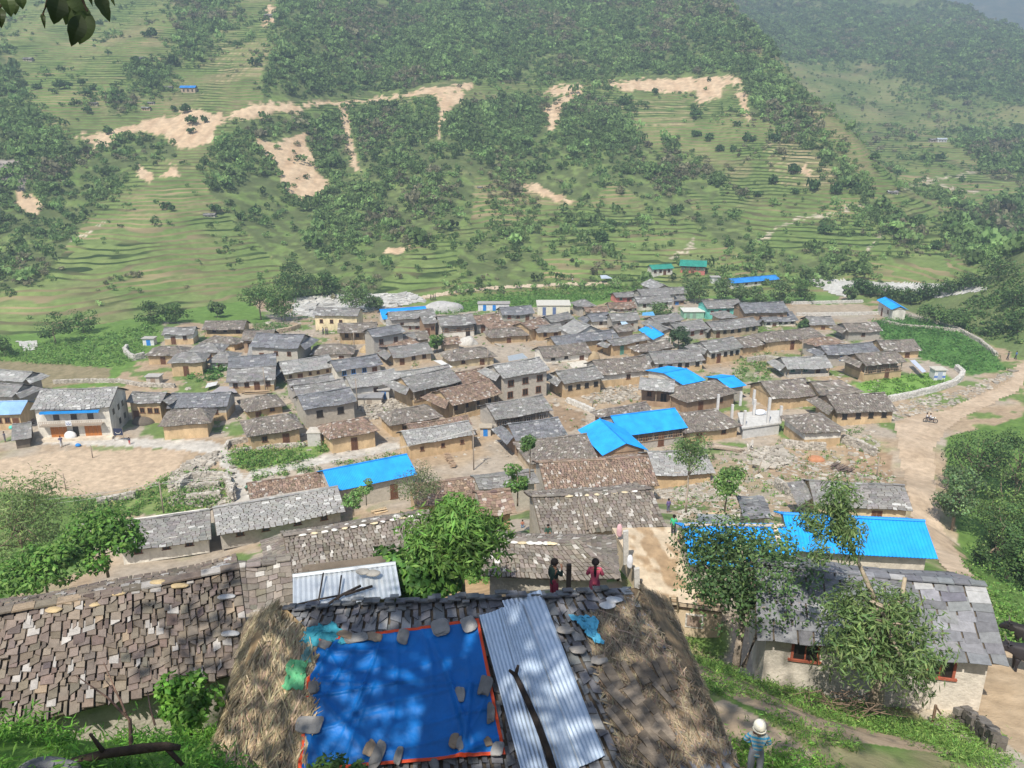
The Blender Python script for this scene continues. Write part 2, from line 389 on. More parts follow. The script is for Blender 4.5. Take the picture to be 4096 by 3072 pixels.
poly('tilled',[(2190,1610),(2330,1650),(2350,1700),(2270,1730),(2220,1690)],(.24,.17,.11),(.3,.22,.15))
poly('earth1',[(3380,1790),(3480,1770),(3570,1830),(3560,1960),(3480,1930),(3400,1880)],(.27,.185,.115),(.34,.25,.17))
poly('earth2',[(3060,1850),(3250,1830),(3440,1860),(3420,1930),(3200,1910),(3080,1900)],(.29,.205,.13),(.37,.28,.19))
poly('path_brown',[(1650,2350),(1900,2310),(2100,2320),(2180,2360),(1900,2420),(1650,2420)],(.36,.24,.13),(.44,.31,.18))
poly('grass_slope',[(2650,2470),(2800,2590),(2980,2720),(3300,2790),(3700,2830),(4140,2960),(4140,3140),(3050,3140),(3000,2960),(2850,2860),(2700,2650)],(.12,.20,.05),(.24,.22,.12),1,sstep(.4,.62,n1))
poly('grass_dirt',[(2760,2640),(3050,2770),(3400,2900),(3800,3000),(3800,3020),(3350,2960),(2960,2810),(2740,2690)],(.35,.26,.17),(.44,.34,.24))
poly('boy_dirt',[(2700,2860),(2900,2800),(3060,2880),(3250,3010),(3300,3140),(2650,3140)],(.33,.25,.17),(.4,.33,.25))
poly('farmyard',[(3870,2680),(4140,2500),(4140,3140),(4000,3100),(3850,2920),(3780,2820)],(.38,.28,.18),(.46,.36,.25))
poly('foot_path_r',[(3600,2810),(3860,2830),(4000,2950),(4140,3060),(4140,3140),(4010,3100),(3850,2960)],(.46,.40,.31),(.52,.46,.37))
poly('grass_near_l',[(-60,2820),(600,2780),(900,2850),(960,3140),(-60,3140)],(.10,.20,.035),(.15,.26,.05))
poly('green_r',[(3780,1750),(4140,1650),(4140,2500),(4010,2480),(3850,2200),(3790,1950)],(.08,.16,.035),(.13,.2,.05))
# far side of the valley
spur=((TX>96)&(TY>112)&(TY<foot_y(TX)))
C=np.where(spur[...,None],lerp((.10,.16,.05),(.18,.19,.09),n2),C)
F_Y=foot_y(TX);hl=(TY>F_Y)
nn=fbm(TX/9.,TY/30.,81)
HC=lerp((.12,.195,.052),(.20,.24,.088),nn)
HC=lerp(HC,(.21,.19,.10),sstep(.5,.68,n4)*sstep(.45,.6,n2)*.6)
dzr=np.zeros_like(TZ);dzr[1:]=(TZ[1:]-TZ[:-1])/((RR[1:]-RR[:-1]))
riser=sstep(.6,1.3,dzr)
HC=lerp(HC,lerp((.07,.11,.035),(.30,.24,.14),sstep(.5,.62,n2)),riser*.75)
tanr=inpoly(wx,wy,[(1850,720),(2300,790),(2250,860),(1850,780)])|inpoly(wx,wy,[(3050,560),(3300,600),(3450,760),(3100,740)])|inpoly(wx,wy,[(880,180),(1060,160),(1060,300),(860,330)])|inpoly(wx,wy,[(1240,700),(1400,720),(1400,790),(1200,790)])|inpoly(wx,wy,[(2480,400),(2780,400),(2780,500),(2500,500)])
HC=np.where(tanr[...,None],lerp(HC,(.44,.34,.21),riser*.9),HC)
wood=np.zeros(TX.shape,bool)
for p in FOREST: wood|=inpoly(wx,wy,p)
WOODG=lerp((.08,.12,.04),(.15,.16,.075),n1)
HC=np.where(wood[...,None],lerp(WOODG,HC,sstep(.5,.62,n1)),HC)
rng_slide=np.zeros(TX.shape,bool)
wx2=PX+60*(fbm(TX/4.,TY/12.,91)-.5)+24*(n3-.5);wy2=PY+34*(n1-.5)+14*(n3-.5)
for p in DIRT: rng_slide|=inpoly(wx2,wy2,p)
streak=fbm(TX/1.6,TY/14.,92)
HC=np.where(rng_slide[...,None],lerp((.46,.31,.19),(.64,.50,.34),streak),HC)
cliff=inpoly(wx,wy,[(-60,640),(70,640),(110,720),(90,760),(40,740),(-60,760)])
HC=np.where(cliff[...,None],lerp((.18,.15,.13),(.4,.36,.33),n3),HC)
for ln in ([(230,940),(250,860),(265,820),(262,780)],[(60,1030),(180,990),(330,945),(420,890)],[(2960,1020),(3060,950),(3170,880),(3300,860),(3450,820)],[(3400,1100),(3600,850)],[(3620,760),(3700,725),(3850,700),(3950,660)],[(3740,740),(3830,760),(3920,770)],[(2700,1030),(2760,1000),(2780,960)],[(240,1000),(120,1030)]):
    m=near_line(wx2,wy2,ln,5);HC=np.where((m&~wood)[...,None],lerp((.45,.38,.28),(.55,.48,.38),n3),HC)
C=np.where((hl)[...,None],HC,C)
C=C*(.82+.36*n3[...,None])
nr,na=TX.shape
idx=np.arange(nr*na).reshape(nr,na)
QQ=np.stack([idx[:-1,:-1],idx[:-1,1:],idx[1:,1:],idx[1:,:-1]],-1)
FLD=(hl&~wood&~rng_slide&~cliff)*1.0
V=np.stack([TX,TY,TZ],-1).reshape(-1,3);CC=np.concatenate([C,FLD[...,None]],-1).reshape(-1,4)
far=(TY[:-1,:-1]>F_Y[:-1,:-1]-3)
def sub_mesh(name,mask,mat,dz=0.,col=None,smooth=True):
    q=QQ[mask].reshape(-1,4);u,inv=np.unique(q,return_inverse=True)
    m=MB();v=V[u].copy();v[:,2]+=dz
    m.add(v,inv.reshape(-1,4),col=CC[u] if col is None else col(u))
    return m.build(name,mat,smooth=smooth)
o=struct(sub_mesh('ground',~far,M_GROUND),'village terrace and slope of dirt, stone and weeds')
o=struct(sub_mesh('hillside',far,M_HILL),'green terraced hillside across the valley')
def cen(a): return (a[:-1,:-1]+a[1:,1:])/2
cX,cY,cPX,cPY,cR=cen(TX),cen(TY),cen(wx),cen(wy),cen(RR)
N1,N3=n1.ravel(),n3.ravel()
def mixcol(a,b,s=N3):
    return lambda u:(np.asarray(a)*(1-s[u][:,None])+np.asarray(b)*s[u][:,None])*(.85+.3*N1[u][:,None])
# river bed of pale gravel, seen in gaps behind the village
riv=inpoly(cPX,cPY,[(1180,1195),(1350,1180),(1650,1172),(1700,1205),(1500,1240),(1300,1275),(1170,1260)])|inpoly(cPX,cPY,[(3230,1115),(3400,1125),(3600,1130),(3900,1140),(3960,1160),(3750,1190),(3650,1165),(3400,1160),(3380,1190),(3330,1180),(3240,1140)])|inpoly(cPX,cPY,[(60,1365),(150,1365),(150,1400),(100,1410)])
struct(sub_mesh('river_bed',riv&(cR<330),M_GROUND,.12,mixcol((.40,.39,.36),(.56,.55,.52))),'pale gravel river bed')
road=near_line(cPX,cPY,[(4140,1455),(4080,1490),(4060,1540),(3960,1590),(3830,1650),(3740,1720)],27)|inpoly(cPX,cPY,[(3580,1690),(3700,1645),(3830,1640),(3780,1720),(3735,1800),(3740,1900),(3755,2050),(3800,2170),(3890,2300),(3990,2420),(3930,2460),(3830,2330),(3740,2230),(3660,2150),(3640,2020),(3600,1850)])
road&=(cR<230)
tr=lambda u:(np.asarray((.34,.255,.175))*(1-N1[u][:,None])+np.asarray((.54,.43,.32))*N1[u][:,None])*(.9+.2*N3[u][:,None])
struct(sub_mesh('dirt_road',road,M_GROUND,.05,tr),'pale dirt road curving past the village')
fp=near_line(cPX,cPY,[(1560,1225),(1700,1190),(1830,1165),(2000,1150),(2200,1137),(2480,1132)],6)&(cR<330)
struct(sub_mesh('footpath',fp,M_GROUND,.08,mixcol((.46,.36,.26),(.58,.48,.36))),'narrow dirt footpath beside the maize field')
# far blue ridge
az2=np.linspace(R(8),R(46),90);rr2=np.linspace(1700,2700,26)
A2,R2=np.meshgrid(az2,rr2);X2=R2*np.sin(A2);Y2=R2*np.cos(A2)
Z2=42+ (R2-1700)/1000.*(.118*2700*(1.02-.22*sstep(R(29),R(36),A2)))*1.0+70*(fbm(X2/260.,Y2/260.,101)-.5)
m=MB();i2=np.arange(A2.size).reshape(A2.shape)
m.add(np.stack([X2,Y2,Z2],-1),np.stack([i2[:-1,:-1],i2[:-1,1:],i2[1:,1:],i2[1:,:-1]],-1),col=np.tile((.05,.09,.035),(A2.size,1))*(.7+.6*fbm(X2/40.,Y2/40.,102).ravel()[:,None]))
struct(m.build('far_ridge',M_HILL,smooth=True),'distant blue ridge')
# ================================================================== HOUSES
UPV=np.array([0,0,1.])
def pal(kind,n,rg):
    v=rg.normal(0,1,(n,1))
    if kind=='slate':
        c=np.array([.205,.198,.190])*(1+.13*v)+rg.normal(0,.004,(n,3))
        w=rg.random(n)<.07;c[w]=np.array([.36,.36,.35])*(1+.12*v[w])
    elif kind=='dark':
        c=np.array([.165,.168,.18])*(1+.16*v)+rg.normal(0,.003,(n,3))
        w=rg.random(n)<.06;c[w]=.33
    elif kind=='pale':
        c=np.array([.272,.268,.26])*(1+.11*v)+rg.normal(0,.004,(n,3))
        w=rg.random(n)<.08;c[w]=np.array([.42,.42,.41])*(1+.1*v[w])
    elif kind=='shingle':
        c=np.array([.192,.168,.145])*(1+.17*v)+rg.normal(0,.004,(n,3))
        w=rg.random(n)<.07;c[w]=np.array([.40,.38,.35])*(1+.12*v[w])
    elif kind=='brown':
        c=np.array([.23,.165,.125])*(1+.2*v)+rg.normal(0,.005,(n,3))
        w=rg.random(n)<.08;c[w]=np.array([.4,.36,.32])*(1+.12*v[w])
    else:
        c=np.array([.165,.135,.112])*(1+.17*v)+rg.normal(0,.004,(n,3))
        w=rg.random(n)<.1;c[w]=np.array([.34,.32,.3])*(1+.1*v[w])
        w=rg.random(n)<.03;c[w]=np.array([.27,.21,.15])
    return np.clip(c,.04,.8)
def slabs(mb,A,B,TA,TB,kind,rg,row=.34,wid=(.25,.62),th=None,sag=.10,jit=.35,rag=.08):
    """rows of overlapping stone slabs on the quad A,B (eave) -> TA,TB (top)"""
    A,B,TA,TB=[np.asarray(p,float) for p in(A,B,TA,TB)]
    slaty=kind in('slate','dark','pale')
    if th is None: th=.016 if slaty else .026
    lv=.25 if slaty else .6
    L=np.linalg.norm((TA+TB)/2-(A+B)/2);nr=max(2,int(round(L/row)))
    nrm=np.cross(B-A,(TA+TB)/2-(A+B)/2);nrm/=np.linalg.norm(nrm)
    if nrm[2]<0:nrm=-nrm
    ph=rg.uniform(0,6.28,4)
    wave=lambda u,v:-sag*np.sin(np.pi*np.clip(u,0,1))*(1-.3*v)+.05*sag/.1*np.sin(u*9+ph[0])+.04*np.sin(v*7+u*5+ph[1])*sag/.1
    def P(u,v,w):
        u=u[:,None];v=v[:,None]
        p=(A*(1-u)+B*u)*(1-v)+(TA*(1-u)+TB*u)*v
        return p+UPV*wave(u,v)+nrm*w[:,None]
    for i in range(nr):
        v0=i/nr
        Wd=np.linalg.norm((B*(1-v0)+TB*v0)-(A*(1-v0)+TA*v0))
        if Wd<.15: continue
        k=int(Wd/((wid[0]+wid[1])/2))+2
        ws=rg.uniform(wid[0],wid[1],k);e=np.concatenate([[0],np.cumsum(ws)]);e=e/e[-1]
        k=len(e)-1
        u0=e[:-1]+.004;u1=e[1:]-.004
        dv0=rg.normal(0,rag,k)/nr
        va=v0+dv0-(.10/nr if i else .22/nr);vb=np.minimum(v0+(1.25+rg.uniform(0,jit,k))/nr,1.005)
        lo=th*(1.0+rg.uniform(0,lv,k));t=th*rg.uniform(.7,1.3,k)
        sk=rg.normal(0,.012,k)*(0.4+jit)
        z=np.zeros(k)
        a=P(u0,va+sk,lo+t);b=P(u1,va-sk,lo+t);c=P(u1,vb,z+.006+rg.uniform(0,.01,k));d=P(u0,vb,z+.006)
        a2=P(u0,va+sk,lo*.3);b2=P(u1,va-sk,lo*.3)
        c2=P(u1,vb,z-.02);d2=P(u0,vb,z-.02)
        V=np.stack([a,b,c,d,a2,b2,c2,d2],1).reshape(-1,3)
        o=(np.arange(k)*8)[:,None]
        Q=np.concatenate([o+np.array(q)[None] for q in((0,1,2,3),(4,5,1,0),(5,6,2,1),(7,4,0,3))])
        mb.add(V,Q,col=np.repeat(pal(kind,k,rg),8,0))
    # boarding under the slabs
    e=.03
    q=[A-nrm*e+UPV*0,B-nrm*e,TB-nrm*e,TA-nrm*e]
    nu=7
    u=np.linspace(0,1,nu);vv=np.linspace(0,1,4)
    U,Vv=np.meshgrid(u,vv)
    pts=P(U.ravel(),Vv.ravel(),np.full(U.size,-.035));pt2=P(U.ravel(),Vv.ravel(),np.full(U.size,-.10))
    ii=np.arange(U.size).reshape(U.shape)
    Qt=np.stack([ii[:-1,:-1],ii[:-1,1:],ii[1:,1:],ii[1:,:-1]],-1).reshape(-1,4)
    n=U.size
    side=[]
    for j in range(nu-1): side+=[(ii[0,j],ii[0,j+1],n+ii[0,j+1],n+ii[0,j])]
    mb.add(np.vstack([pts,pt2]),np.vstack([Qt,Qt[:,::-1]+n,np.array(side)]),col=(.10,.08,.06))
def sheet(mb,A,B,TA,TB,col,rg,step=.18,amp=.018,th=.0,nv=6):
    """corrugated or plain metal sheet roof"""
    A,B,TA,TB=[np.asarray(p,float) for p in(A,B,TA,TB)]
    n=np.cross(B-A,(TA+TB)/2-(A+B)/2);n/=np.linalg.norm(n)
    if n[2]<0:n=-n
    k=max(8,int(np.linalg.norm(B-A)/step*4))
    u=np.linspace(0,1,k+1);v=np.linspace(0,1,nv)
    U,Vv=np.meshgrid(u,v)
    U1=U[...,None];V1=Vv[...,None]
    p=(A*(1-U1)+B*U1)*(1-V1)+(TA*(1-U1)+TB*U1)*V1+n*(amp*np.sin(U1*k*np.pi/2)+.02)+UPV*(-.05*np.sin(np.pi*U1)*.5)
    sheetid=np.floor(U*np.linalg.norm(B-A)/.9)
    c=np.asarray(col)*(1+.10*(_h(sheetid.astype(np.int64),np.zeros_like(sheetid,dtype=np.int64),int(rg.integers(1e6)))-.5))[...,None]
    ii=np.arange(U.size).reshape(U.shape)
    Q=np.stack([ii[:-1,:-1],ii[:-1,1:],ii[1:,1:],ii[1:,:-1]],-1).reshape(-1,4)
    mb.add(p,Q,col=c.reshape(-1,3))
    mb.add(p-n*.035,Q[:,::-1],col=c.reshape(-1,3)*.5)
WALLC=dict(lime=(.50,.46,.40),ochre=(.47,.345,.205),tan=(.46,.375,.265),white=(.60,.57,.51),grey=(.40,.37,.33),stone=(.43,.39,.33),cream=(.62,.52,.34),turq=(.16,.52,.46),dark=(.16,.13,.10),pink=(.55,.20,.17),brown=(.30,.21,.14))
DOORC=dict(brown=(.17,.08,.045),blue=(.05,.22,.55),dark=(.05,.04,.035),red=(.33,.10,.06),white=(.6,.6,.58),grey=(.25,.25,.25),green=(.12,.33,.26))
ROOFNAME=dict(slate='slate_house',dark='slate_house',pale='slate_house',shingle='shingle_house',brown='shingle_house',near='shingle_house',blue='blue_roofed_house',tin='tin_roofed_shed',green='green_roofed_house')
SHC=dict(blue=(.012,.30,.80),blue2=(.02,.22,.62),tin=(.60,.64,.68),lightblue=(.25,.42,.66),green=(.03,.26,.20),greyblue=(.30,.40,.52))
HOUSES=[];DIAG=[]
def house(label,crop,ax,ay,bx_,by,ry,foot=None,h=None,roof='slate',shape='gable',wall='ochre',band=None,win=2,door=1,wc='brown',dc='brown',veranda=0,pitch=23,D=None,Dmax=4.6,skirt='',name=None,cat='house',rx=None,o=.45,parts=True,stones=0,row=None,group=None,zb=None,back=True,mb_extra=None,wh=.75,hipk=.85,wid=None,rag=.08):
    if row is None: row=.25 if roof in('slate','dark','pale') else .27
    if wid is None: wid=(.4,.95) if roof in('slate','dark','pale') else (.22,.55)
    seed=abs(hash_s(label))%100000;rg=np.random.default_rng(seed)
    a=px_of(crop,ax,ay);b=px_of(crop,bx_,by);mx,my=(a[0]+b[0])/2,(a[1]+b[1])/2
    rpy=px_of(crop,0,ry)[1]
    if zb is not None: z0=zb
    elif foot is not None:
        f=px_of(crop,0,foot)[1];z0=at_ground(mx,f)[2]
    else:
        hh=h or 2.4
        z0=at_ground(mx,my,hh)[2]-hh
    def eave(hh): return at_z(*a,z0+hh),at_z(*b,z0+hh)
    if h is None:
        lo,hi=1.0,8.5;f=px_of(crop,0,foot)[1]
        for _ in range(30):
            hh=(lo+hi)/2;A,B=eave(hh);e=(B-A);e[2]=0;e/=np.linalg.norm(e);n=np.array([-e[1],e[0],0])
            M=(A+B)/2+n*o;M[2]=z0
            fy=proj(M)[1]
            if fy>f: hi=hh
            else: lo=hh
            # higher eave -> closer house -> foot lower in picture
        h=hh
    A,B=eave(h);e=B-A;e[2]=0;W=np.linalg.norm(e);e/=W;n=np.array([-e[1],e[0],0.])
    M=(A+B)/2
    t=math.tan(R(pitch))
    def ridge_y(D_,t_): return proj(M+n*D_+UPV*D_*t_)[1]
    if D is None:
        lo,hi=.6,9.
        for _ in range(30):
            d=(lo+hi)/2
            if ridge_y(d,t)>rpy: lo=d
            else: hi=d
        D=d
    if D>Dmax or D<1.7:
        D=min(max(D,1.7),Dmax);lo,hi=.02,1.2
        for _ in range(30):
            t=(lo+hi)/2
            if ridge_y(D,t)>rpy: lo=t
            else: hi=t
    H=h;rise=D*t
    DIAG.append((label[:40],round(W,1),round(H,1),round(D,1),round(math.degrees(math.atan(t)),0),round(float(M[1]),0),round(float(z0),1)))
    base=np.array([*(M+n*D)[:2],z0])
    nm=name or ROOFNAME.get(roof,'slate_house')
    T=thing(nm,label,cat,base,group)
    fr=(np.array([A[0],A[1],z0]),e,n)
    O=fr[0]
    def pt(x,y,z): return O+e*x+n*y+UPV*z
    # ---------------- roof
    mb=MB();mat=M_SLAB
    hl=D*hipk if shape in('hip','hipl') else 0.;hr=D*hipk if shape in('hip','hipr') else 0.
    hl=min(hl,W*.42);hr=min(hr,W*.42)
    RA=pt(hl,D,H+rise);RB=pt(W-hr,D,H+rise)
    A0,B0,A1,B1=pt(0,0,H),pt(W,0,H),pt(0,2*D,H),pt(W,2*D,H)
    if roof in SHC or roof in('blue','tin'):
        c=SHC[roof];mat=M_TIN if roof not in('tin',) else M_ZINC
        sheet(mb,A0,B0,RA,RB,c,rg)
        if back: sheet(mb,B1,A1,RB,RA,c,rg)
        if hl: sheet(mb,A1,A0,RA,RA+UPV*.01,c,rg)
        if hr: sheet(mb,B0,B1,RB,RB+UPV*.01,c,rg)
        mb.tube([RA+UPV*.05,RB+UPV*.05],.09,5,np.array(c)*.8)
    else:
        dist=np.linalg.norm(M-CAM);rw=row if dist<130 else row*1.5;wd=wid if dist<130 else (wid[0]*1.4,wid[1]*1.5)
        slabs(mb,A0,B0,RA,RB,roof,rg,rw,wd,rag=rag)
        if back: slabs(mb,B1,A1,RB,RA,roof,rg,rw*1.2,wd)
        if hl: slabs(mb,A1,A0,RA,RA+e*.05,roof,rg,rw,wd)
        if hr: slabs(mb,B0,B1,RB-e*.05,RB,roof,rg,rw,wd)
        # ridge capping
        k=max(3,int((W-hl-hr)/.5))
        for i in range(k):
            u=(i+.5)/k;c=RA*(1-u)+RB*u+UPV*(.05+.03*rg.random()-.10*math.sin(math.pi*(hl+(W-hl-hr)*u)/W))
            mb.box(c,e*.26,n*.16,UPV*.025,pal(roof,1,rg)[0])
        for s_ in skirt:
            # lean-to strip below the gable
            x0,x1=(.12,-1.25) if s_=='l' else (W-.12,W+1.25)
            zt,zl=H+rise*.30,H-.22
            if s_=='l': slabs(mb,pt(x1,2*D-.3,zl),pt(x1,-.05,zl),pt(x0,2*D*.85,zt),pt(x0,2*D*.15,zt),roof,rg,rw,wd,sag=.05)
            else: slabs(mb,pt(x1,-.05,zl),pt(x1,2*D-.3,zl),pt(x0,2*D*.15,zt),pt(x0,2*D*.85,zt),roof,rg,rw,wd,sag=.05)
    mb.build('roof',mat,T)
    # ---------------- walls
    wx0,wx1=.4+ (0.15 if hl else 0),W-.4-(0.15 if hr else 0)
    wy0,wy1=o,2*D-.45
    wcol=np.array(WALLC[wall])*(1+.08*rg.normal());bcol=np.array(WALLC[band]) if band else wcol
    mw=MB();hb=H*.52 if band else H
    top=H+ (o*t if True else 0) -.12
    vd=1.15 if veranda else 0
    low=-1.6 if z0>2.5 else -.4
    if veranda==2:   # upper gallery, lower storey flush
        mw.bx(wx0,wx1,wy0,wy1,low,H*.46,wcol,fr)
        mw.bx(wx0,wx1,wy0+vd,wy1,H*.46,top+.2,bcol,fr)
    elif veranda==1:
        mw.bx(wx0,wx1,wy0+vd,wy1,low,top+.2,bcol,fr)
        mw.bx(wx0,wx1,wy0-.002,wy0+.3,low,min(.8,H*.3),wcol,fr);mw.bx(wx0,wx1,wy0+.3,wy0+vd,low,.12,wcol,fr)
    else:
        mw.bx(wx0,wx1,wy0,wy1,low,hb,wcol,fr)
        if band: mw.bx(wx0,wx1,wy0,wy1,hb,top,bcol,fr)
        elif top>hb: mw.bx(wx0,wx1,wy0,wy1,hb,top,wcol,fr)
    # gables
    for x,hh_ in ((wx0+.02,hl),(wx1-.02,hr)):
        if not hh_:
            zz=top
            V=[pt(x+s_*.12,wy0+.02,zz) for s_ in(-1,1)]+[pt(x+s_*.12,wy1-.02,zz) for s_ in(-1,1)]+[pt(x+s_*.12,D,H+rise-.12) for s_ in(-1,1)]
            mw.add(V,[(0,1,5,4),(2,4,5,3),(0,2,3,1)],[(0,4,2),(1,3,5)],bcol if not band else bcol)
    mw.build('wall',M_STONE if wall in('stone','grey','lime') else M_WALL,T)
    # ---------------- openings and posts
    if parts:
        def opening(kind,xc,z,w,hh,col,y):
            m=MB();d=.05
            m.bx(xc-w/2,xc-w/2+.09,y-d,y+.02,z,z+hh,col,fr);m.bx(xc+w/2-.09,xc+w/2,y-d,y+.02,z,z+hh,col,fr)
            m.bx(xc-w/2+.09,xc+w/2-.09,y-d,y+.02,z+hh-.1,z+hh,col,fr)
            m.bx(xc-w/2-.08,xc+w/2+.08,y-d-.03,y+.02,z-.08,z,col,fr)
            if kind=='window':
                m.bx(xc-.025,xc+.025,y-d*.8,y+.01,z,z+hh-.1,col,fr)
                p=MB();p.bx(xc-w/2+.09,xc+w/2-.09,y-.012,y+.03,z,z+hh-.1,(.02,.018,.016),fr)
                fo=m.build('window',M_WOOD,T);po=p.build('pane',M_PANE,T);mat_parent(po,fo)
            else:
                m.bx(xc-w/2+.09,xc-.01,y-.02,y+.02,z,z+hh-.1,np.array(col)*.8,fr);m.bx(xc+.01,xc+w/2-.09,y-.024,y+.02,z,z+hh-.1,np.array(col)*.7,fr)
                m.build('door',M_WOOD,T)
        k=win+door
        if k:
            di=set(rg.choice(k,door,replace=False)) if door else set()
            two=H>3.9
            for i in range(k):
                xc=wx0+(wx1-wx0)*(i+.6+.1*rg.normal()*.5)/(k+.2)
                yy=wy0+vd if veranda==1 else wy0
                if i in di:
                    opening('door',xc,0.05 if not veranda else .13,.9,min(1.75,H-.5),DOORC[dc],yy)
                else:
                    zz=H*.5 if not two else H*.22
                    opening('window',xc,zz-.1,wh,min(wh*1.05,H-zz-.1),DOORC[wc],yy)
            if two:
                for i in range(max(2,win)):
                    xc=wx0+(wx1-wx0)*(i+.5)/max(2,win)
                    yy=wy0+vd if veranda==2 else wy0
                    opening('window',xc,H*.62,wh*1.1,min(1.0,H*.26),DOORC[wc],yy)
        if veranda:
            npst=max(3,int((wx1-wx0)/1.6))
            z1=(H*.46 if veranda==2 else .1)
            for i in range(npst):
                x=wx0+.1+(wx1-wx0-.2)*i/(npst-1)
                p=MB();p.bx(x-.06,x+.06,wy0+.02,wy0+.14,z1,top-.05,(.30,.24,.17) if veranda==1 else (.42,.38,.32),fr);p.build('post',M_WOOD,T)
            if veranda==2:
                p=MB()
                for zz in(.45,.85): p.bx(wx0,wx1,wy0-.05,wy0+.015,z1+zz-.05,z1+zz,(.3,.22,.15),fr)
                nb=int((wx1-wx0)/.35)
                for i in range(nb): p.bx(wx0+(i+.3)*(wx1-wx0)/nb,wx0+(i+.3)*(wx1-wx0)/nb+.05,wy0-.04,wy0+.01,z1+.01,z1+.8,(.28,.21,.15),fr)
                p.bx(wx0-.1,wx1+.1,wy0-.10,wy0-.004,z1-.1,z1+.005,(.25,.18,.12),fr)
                p.build('railing',M_WOOD,T)
    HOUSES.append((pt(W/2,D,0),W,2*D,e,n,H,z0))
    return dict(T=T,fr=fr,W=W,D=D,H=H,rise=rise,pt=pt,z0=z0,t=t,rg=rg,A0=A0,B0=B0,RA=RA,RB=RB,wy0=wy0,wx0=wx0,wx1=wx1,wy1=wy1)
def hash_s(s):
    r=5381
    for ch in s: r=(r*33+ord(ch))&0x7fffffff
    return r
def mat_parent(child,par):
    child.parent=par
    # meshes are stored relative to the thing's origin, so the part keeps a zero local offset
    child.location=(0,0,0)
H=house
# ---- edge of the village beside the fields
H('slate house at the picture edge above the tin roof, ragged dark gable end','A',-90,735,185,757,668,h=3.4,roof='pale',wall='grey',win=1,skirt='r')
H('grey flared-roof slate house between the tin roof and the ragged gable house','A',-90,868,100,878,775,h=3.0,roof='slate',wall='grey',win=1,skirt='r')
H('ochre house under a pale blue metal sheet roof beside the three-storey stone house','A',-90,1028,165,1020,915,h=2.5,roof='lightblue',wall='ochre',name='metal_roofed_house')
H('low collapsed slate shed leaning beside the white stone house','A',90,1228,255,1205,1090,h=1.5,roof='slate',wall='dark',win=0,door=0,name='slate_shed',cat='shed')
BIG=H('large whitewashed stone house with a blue awning, wooden balcony and orange doors','A',240,985,885,962,812,foot=1215,roof='pale',wall='white',win=0,door=0,parts=False)
H('ochre slate house with a lower eave roof beside the large whitewashed stone house','A',1010,922,1292,930,842,foot=1085,roof='slate',wall='ochre',win=3,skirt='r')
H('long slate house with ochre end wall behind the hipped shingle hut','A',1335,968,1830,956,846,foot=1075,roof='dark',wall='ochre',band='grey',win=2)
H('windowless ochre hut under a wavy hipped shingle roof beside the playground','A',1270,1115,1692,1088,978,foot=1213,roof='shingle',shape='hip',wall='ochre',win=0,door=0,hipk=.5,name='shingle_hut',cat='hut')
H('ochre slate cottage standing beside the blue-doored toilet hut','A',1295,382,1560,376,318,foot=458,roof='slate',wall='ochre',band='white',win=1)
H('shingle house with an open gallery, topmost house on the field side','A',1620,340,1962,336,266,foot=395,roof='shingle',wall='ochre',veranda=1,win=2)
H('low hipped shingle house just below the open-gallery shingle house','A',1610,440,1892,460,392,foot=497,roof='shingle',shape='hip',wall='ochre',win=1)
H('hipped shingle house with bare ochre wall beside the stone-walled pen','A',1158,548,1475,540,470,foot=618,roof='shingle',shape='hip',wall='ochre',win=0,door=1)
H('hipped slate house with a tall ochre wall above the vegetable patch','A',1343,608,1642,596,520,foot=712,roof='slate',shape='hip',wall='ochre',win=0,door=1)
H('hipped slate roof wedged between two hipped houses near the pen','A',1500,522,1775,520,445,h=2.3,roof='slate',shape='hip',wall='tan',win=1)
H('small hipped house with a whitewashed wall behind the bean patch','A',1658,605,1882,600,510,foot=660,roof='slate',shape='hip',wall='white',win=0,door=1)
H('shingle house with a brown wall next to the open-gallery shingle house','A',1935,425,2190,422,343,h=2.6,roof='shingle',wall='brown',win=2)
H('long dark slate house behind the small green maize plot','B',-12,577,388,590,472,h=3.0,roof='dark',wall='grey',win=2,skirt='r')
H('pale slate house with one window in a whitewashed end','B',-25,647,312,636,558,foot=690,roof='pale',wall='white',win=1)
H('wide dark slate house stepping above the row of three dark windows','B',-178,752,216,722,645,h=3.2,roof='dark',wall='grey',win=2)
H('slate house with three dark windows over a planked ochre base','B',-195,862,206,838,742,foot=945,roof='slate',wall='ochre',band='white',win=3)
H('light slate house with small slit windows in a plank wall','B',270,798,686,735,670,foot=838,roof='pale',wall='tan',win=4,wh=.5,skirt='l')
H('dark slate house with a white half-timbered wall and blue window','B',690,776,1072,716,662,foot=822,roof='dark',wall='white',win=3,wc='blue')
H('hipped shingle house with a white wall beside the round straw heap','B',478,642,832,633,553,foot=666,roof='shingle',shape='hip',wall='white',win=1)
H('two-storey cream house with small balconies near the river bed','B',500,320,866,330,262,foot=447,roof='slate',wall='cream',win=3)
H('gallery house with firewood under the eave below the cream two-storey house','B',700,466,1022,456,384,foot=556,roof='shingle',wall='ochre',veranda=1,win=2)
H('tall slate house with a second lower roof in front, beside the gallery house','B',985,500,1252,458,416,h=4.6,roof='dark',wall='grey',win=2)
H('lower slate lean-to house before the tall double-roofed slate house','B',972,541,1342,506,480,h=2.6,roof='slate',wall='dark',win=1)
H('bright blue metal-roofed house at the far edge by the gravel heap','B',1066,358,1442,330,266,foot=392,roof='blue',wall='white',win=1)
H('slate roof lying against the bright blue roof by the gravel heap','B',1130,364,1502,332,285,h=3.0,roof='slate',wall='grey',win=1)
H('slate house with a red-framed window under the blue far roof','B',1095,413,1402,402,354,foot=460,roof='pale',wall='grey',win=3,wc='red')
H('narrow slate house squeezed beside the two-storey balcony house','B',1392,391,1508,381,325,h=3,roof='slate',wall='brown',win=1)
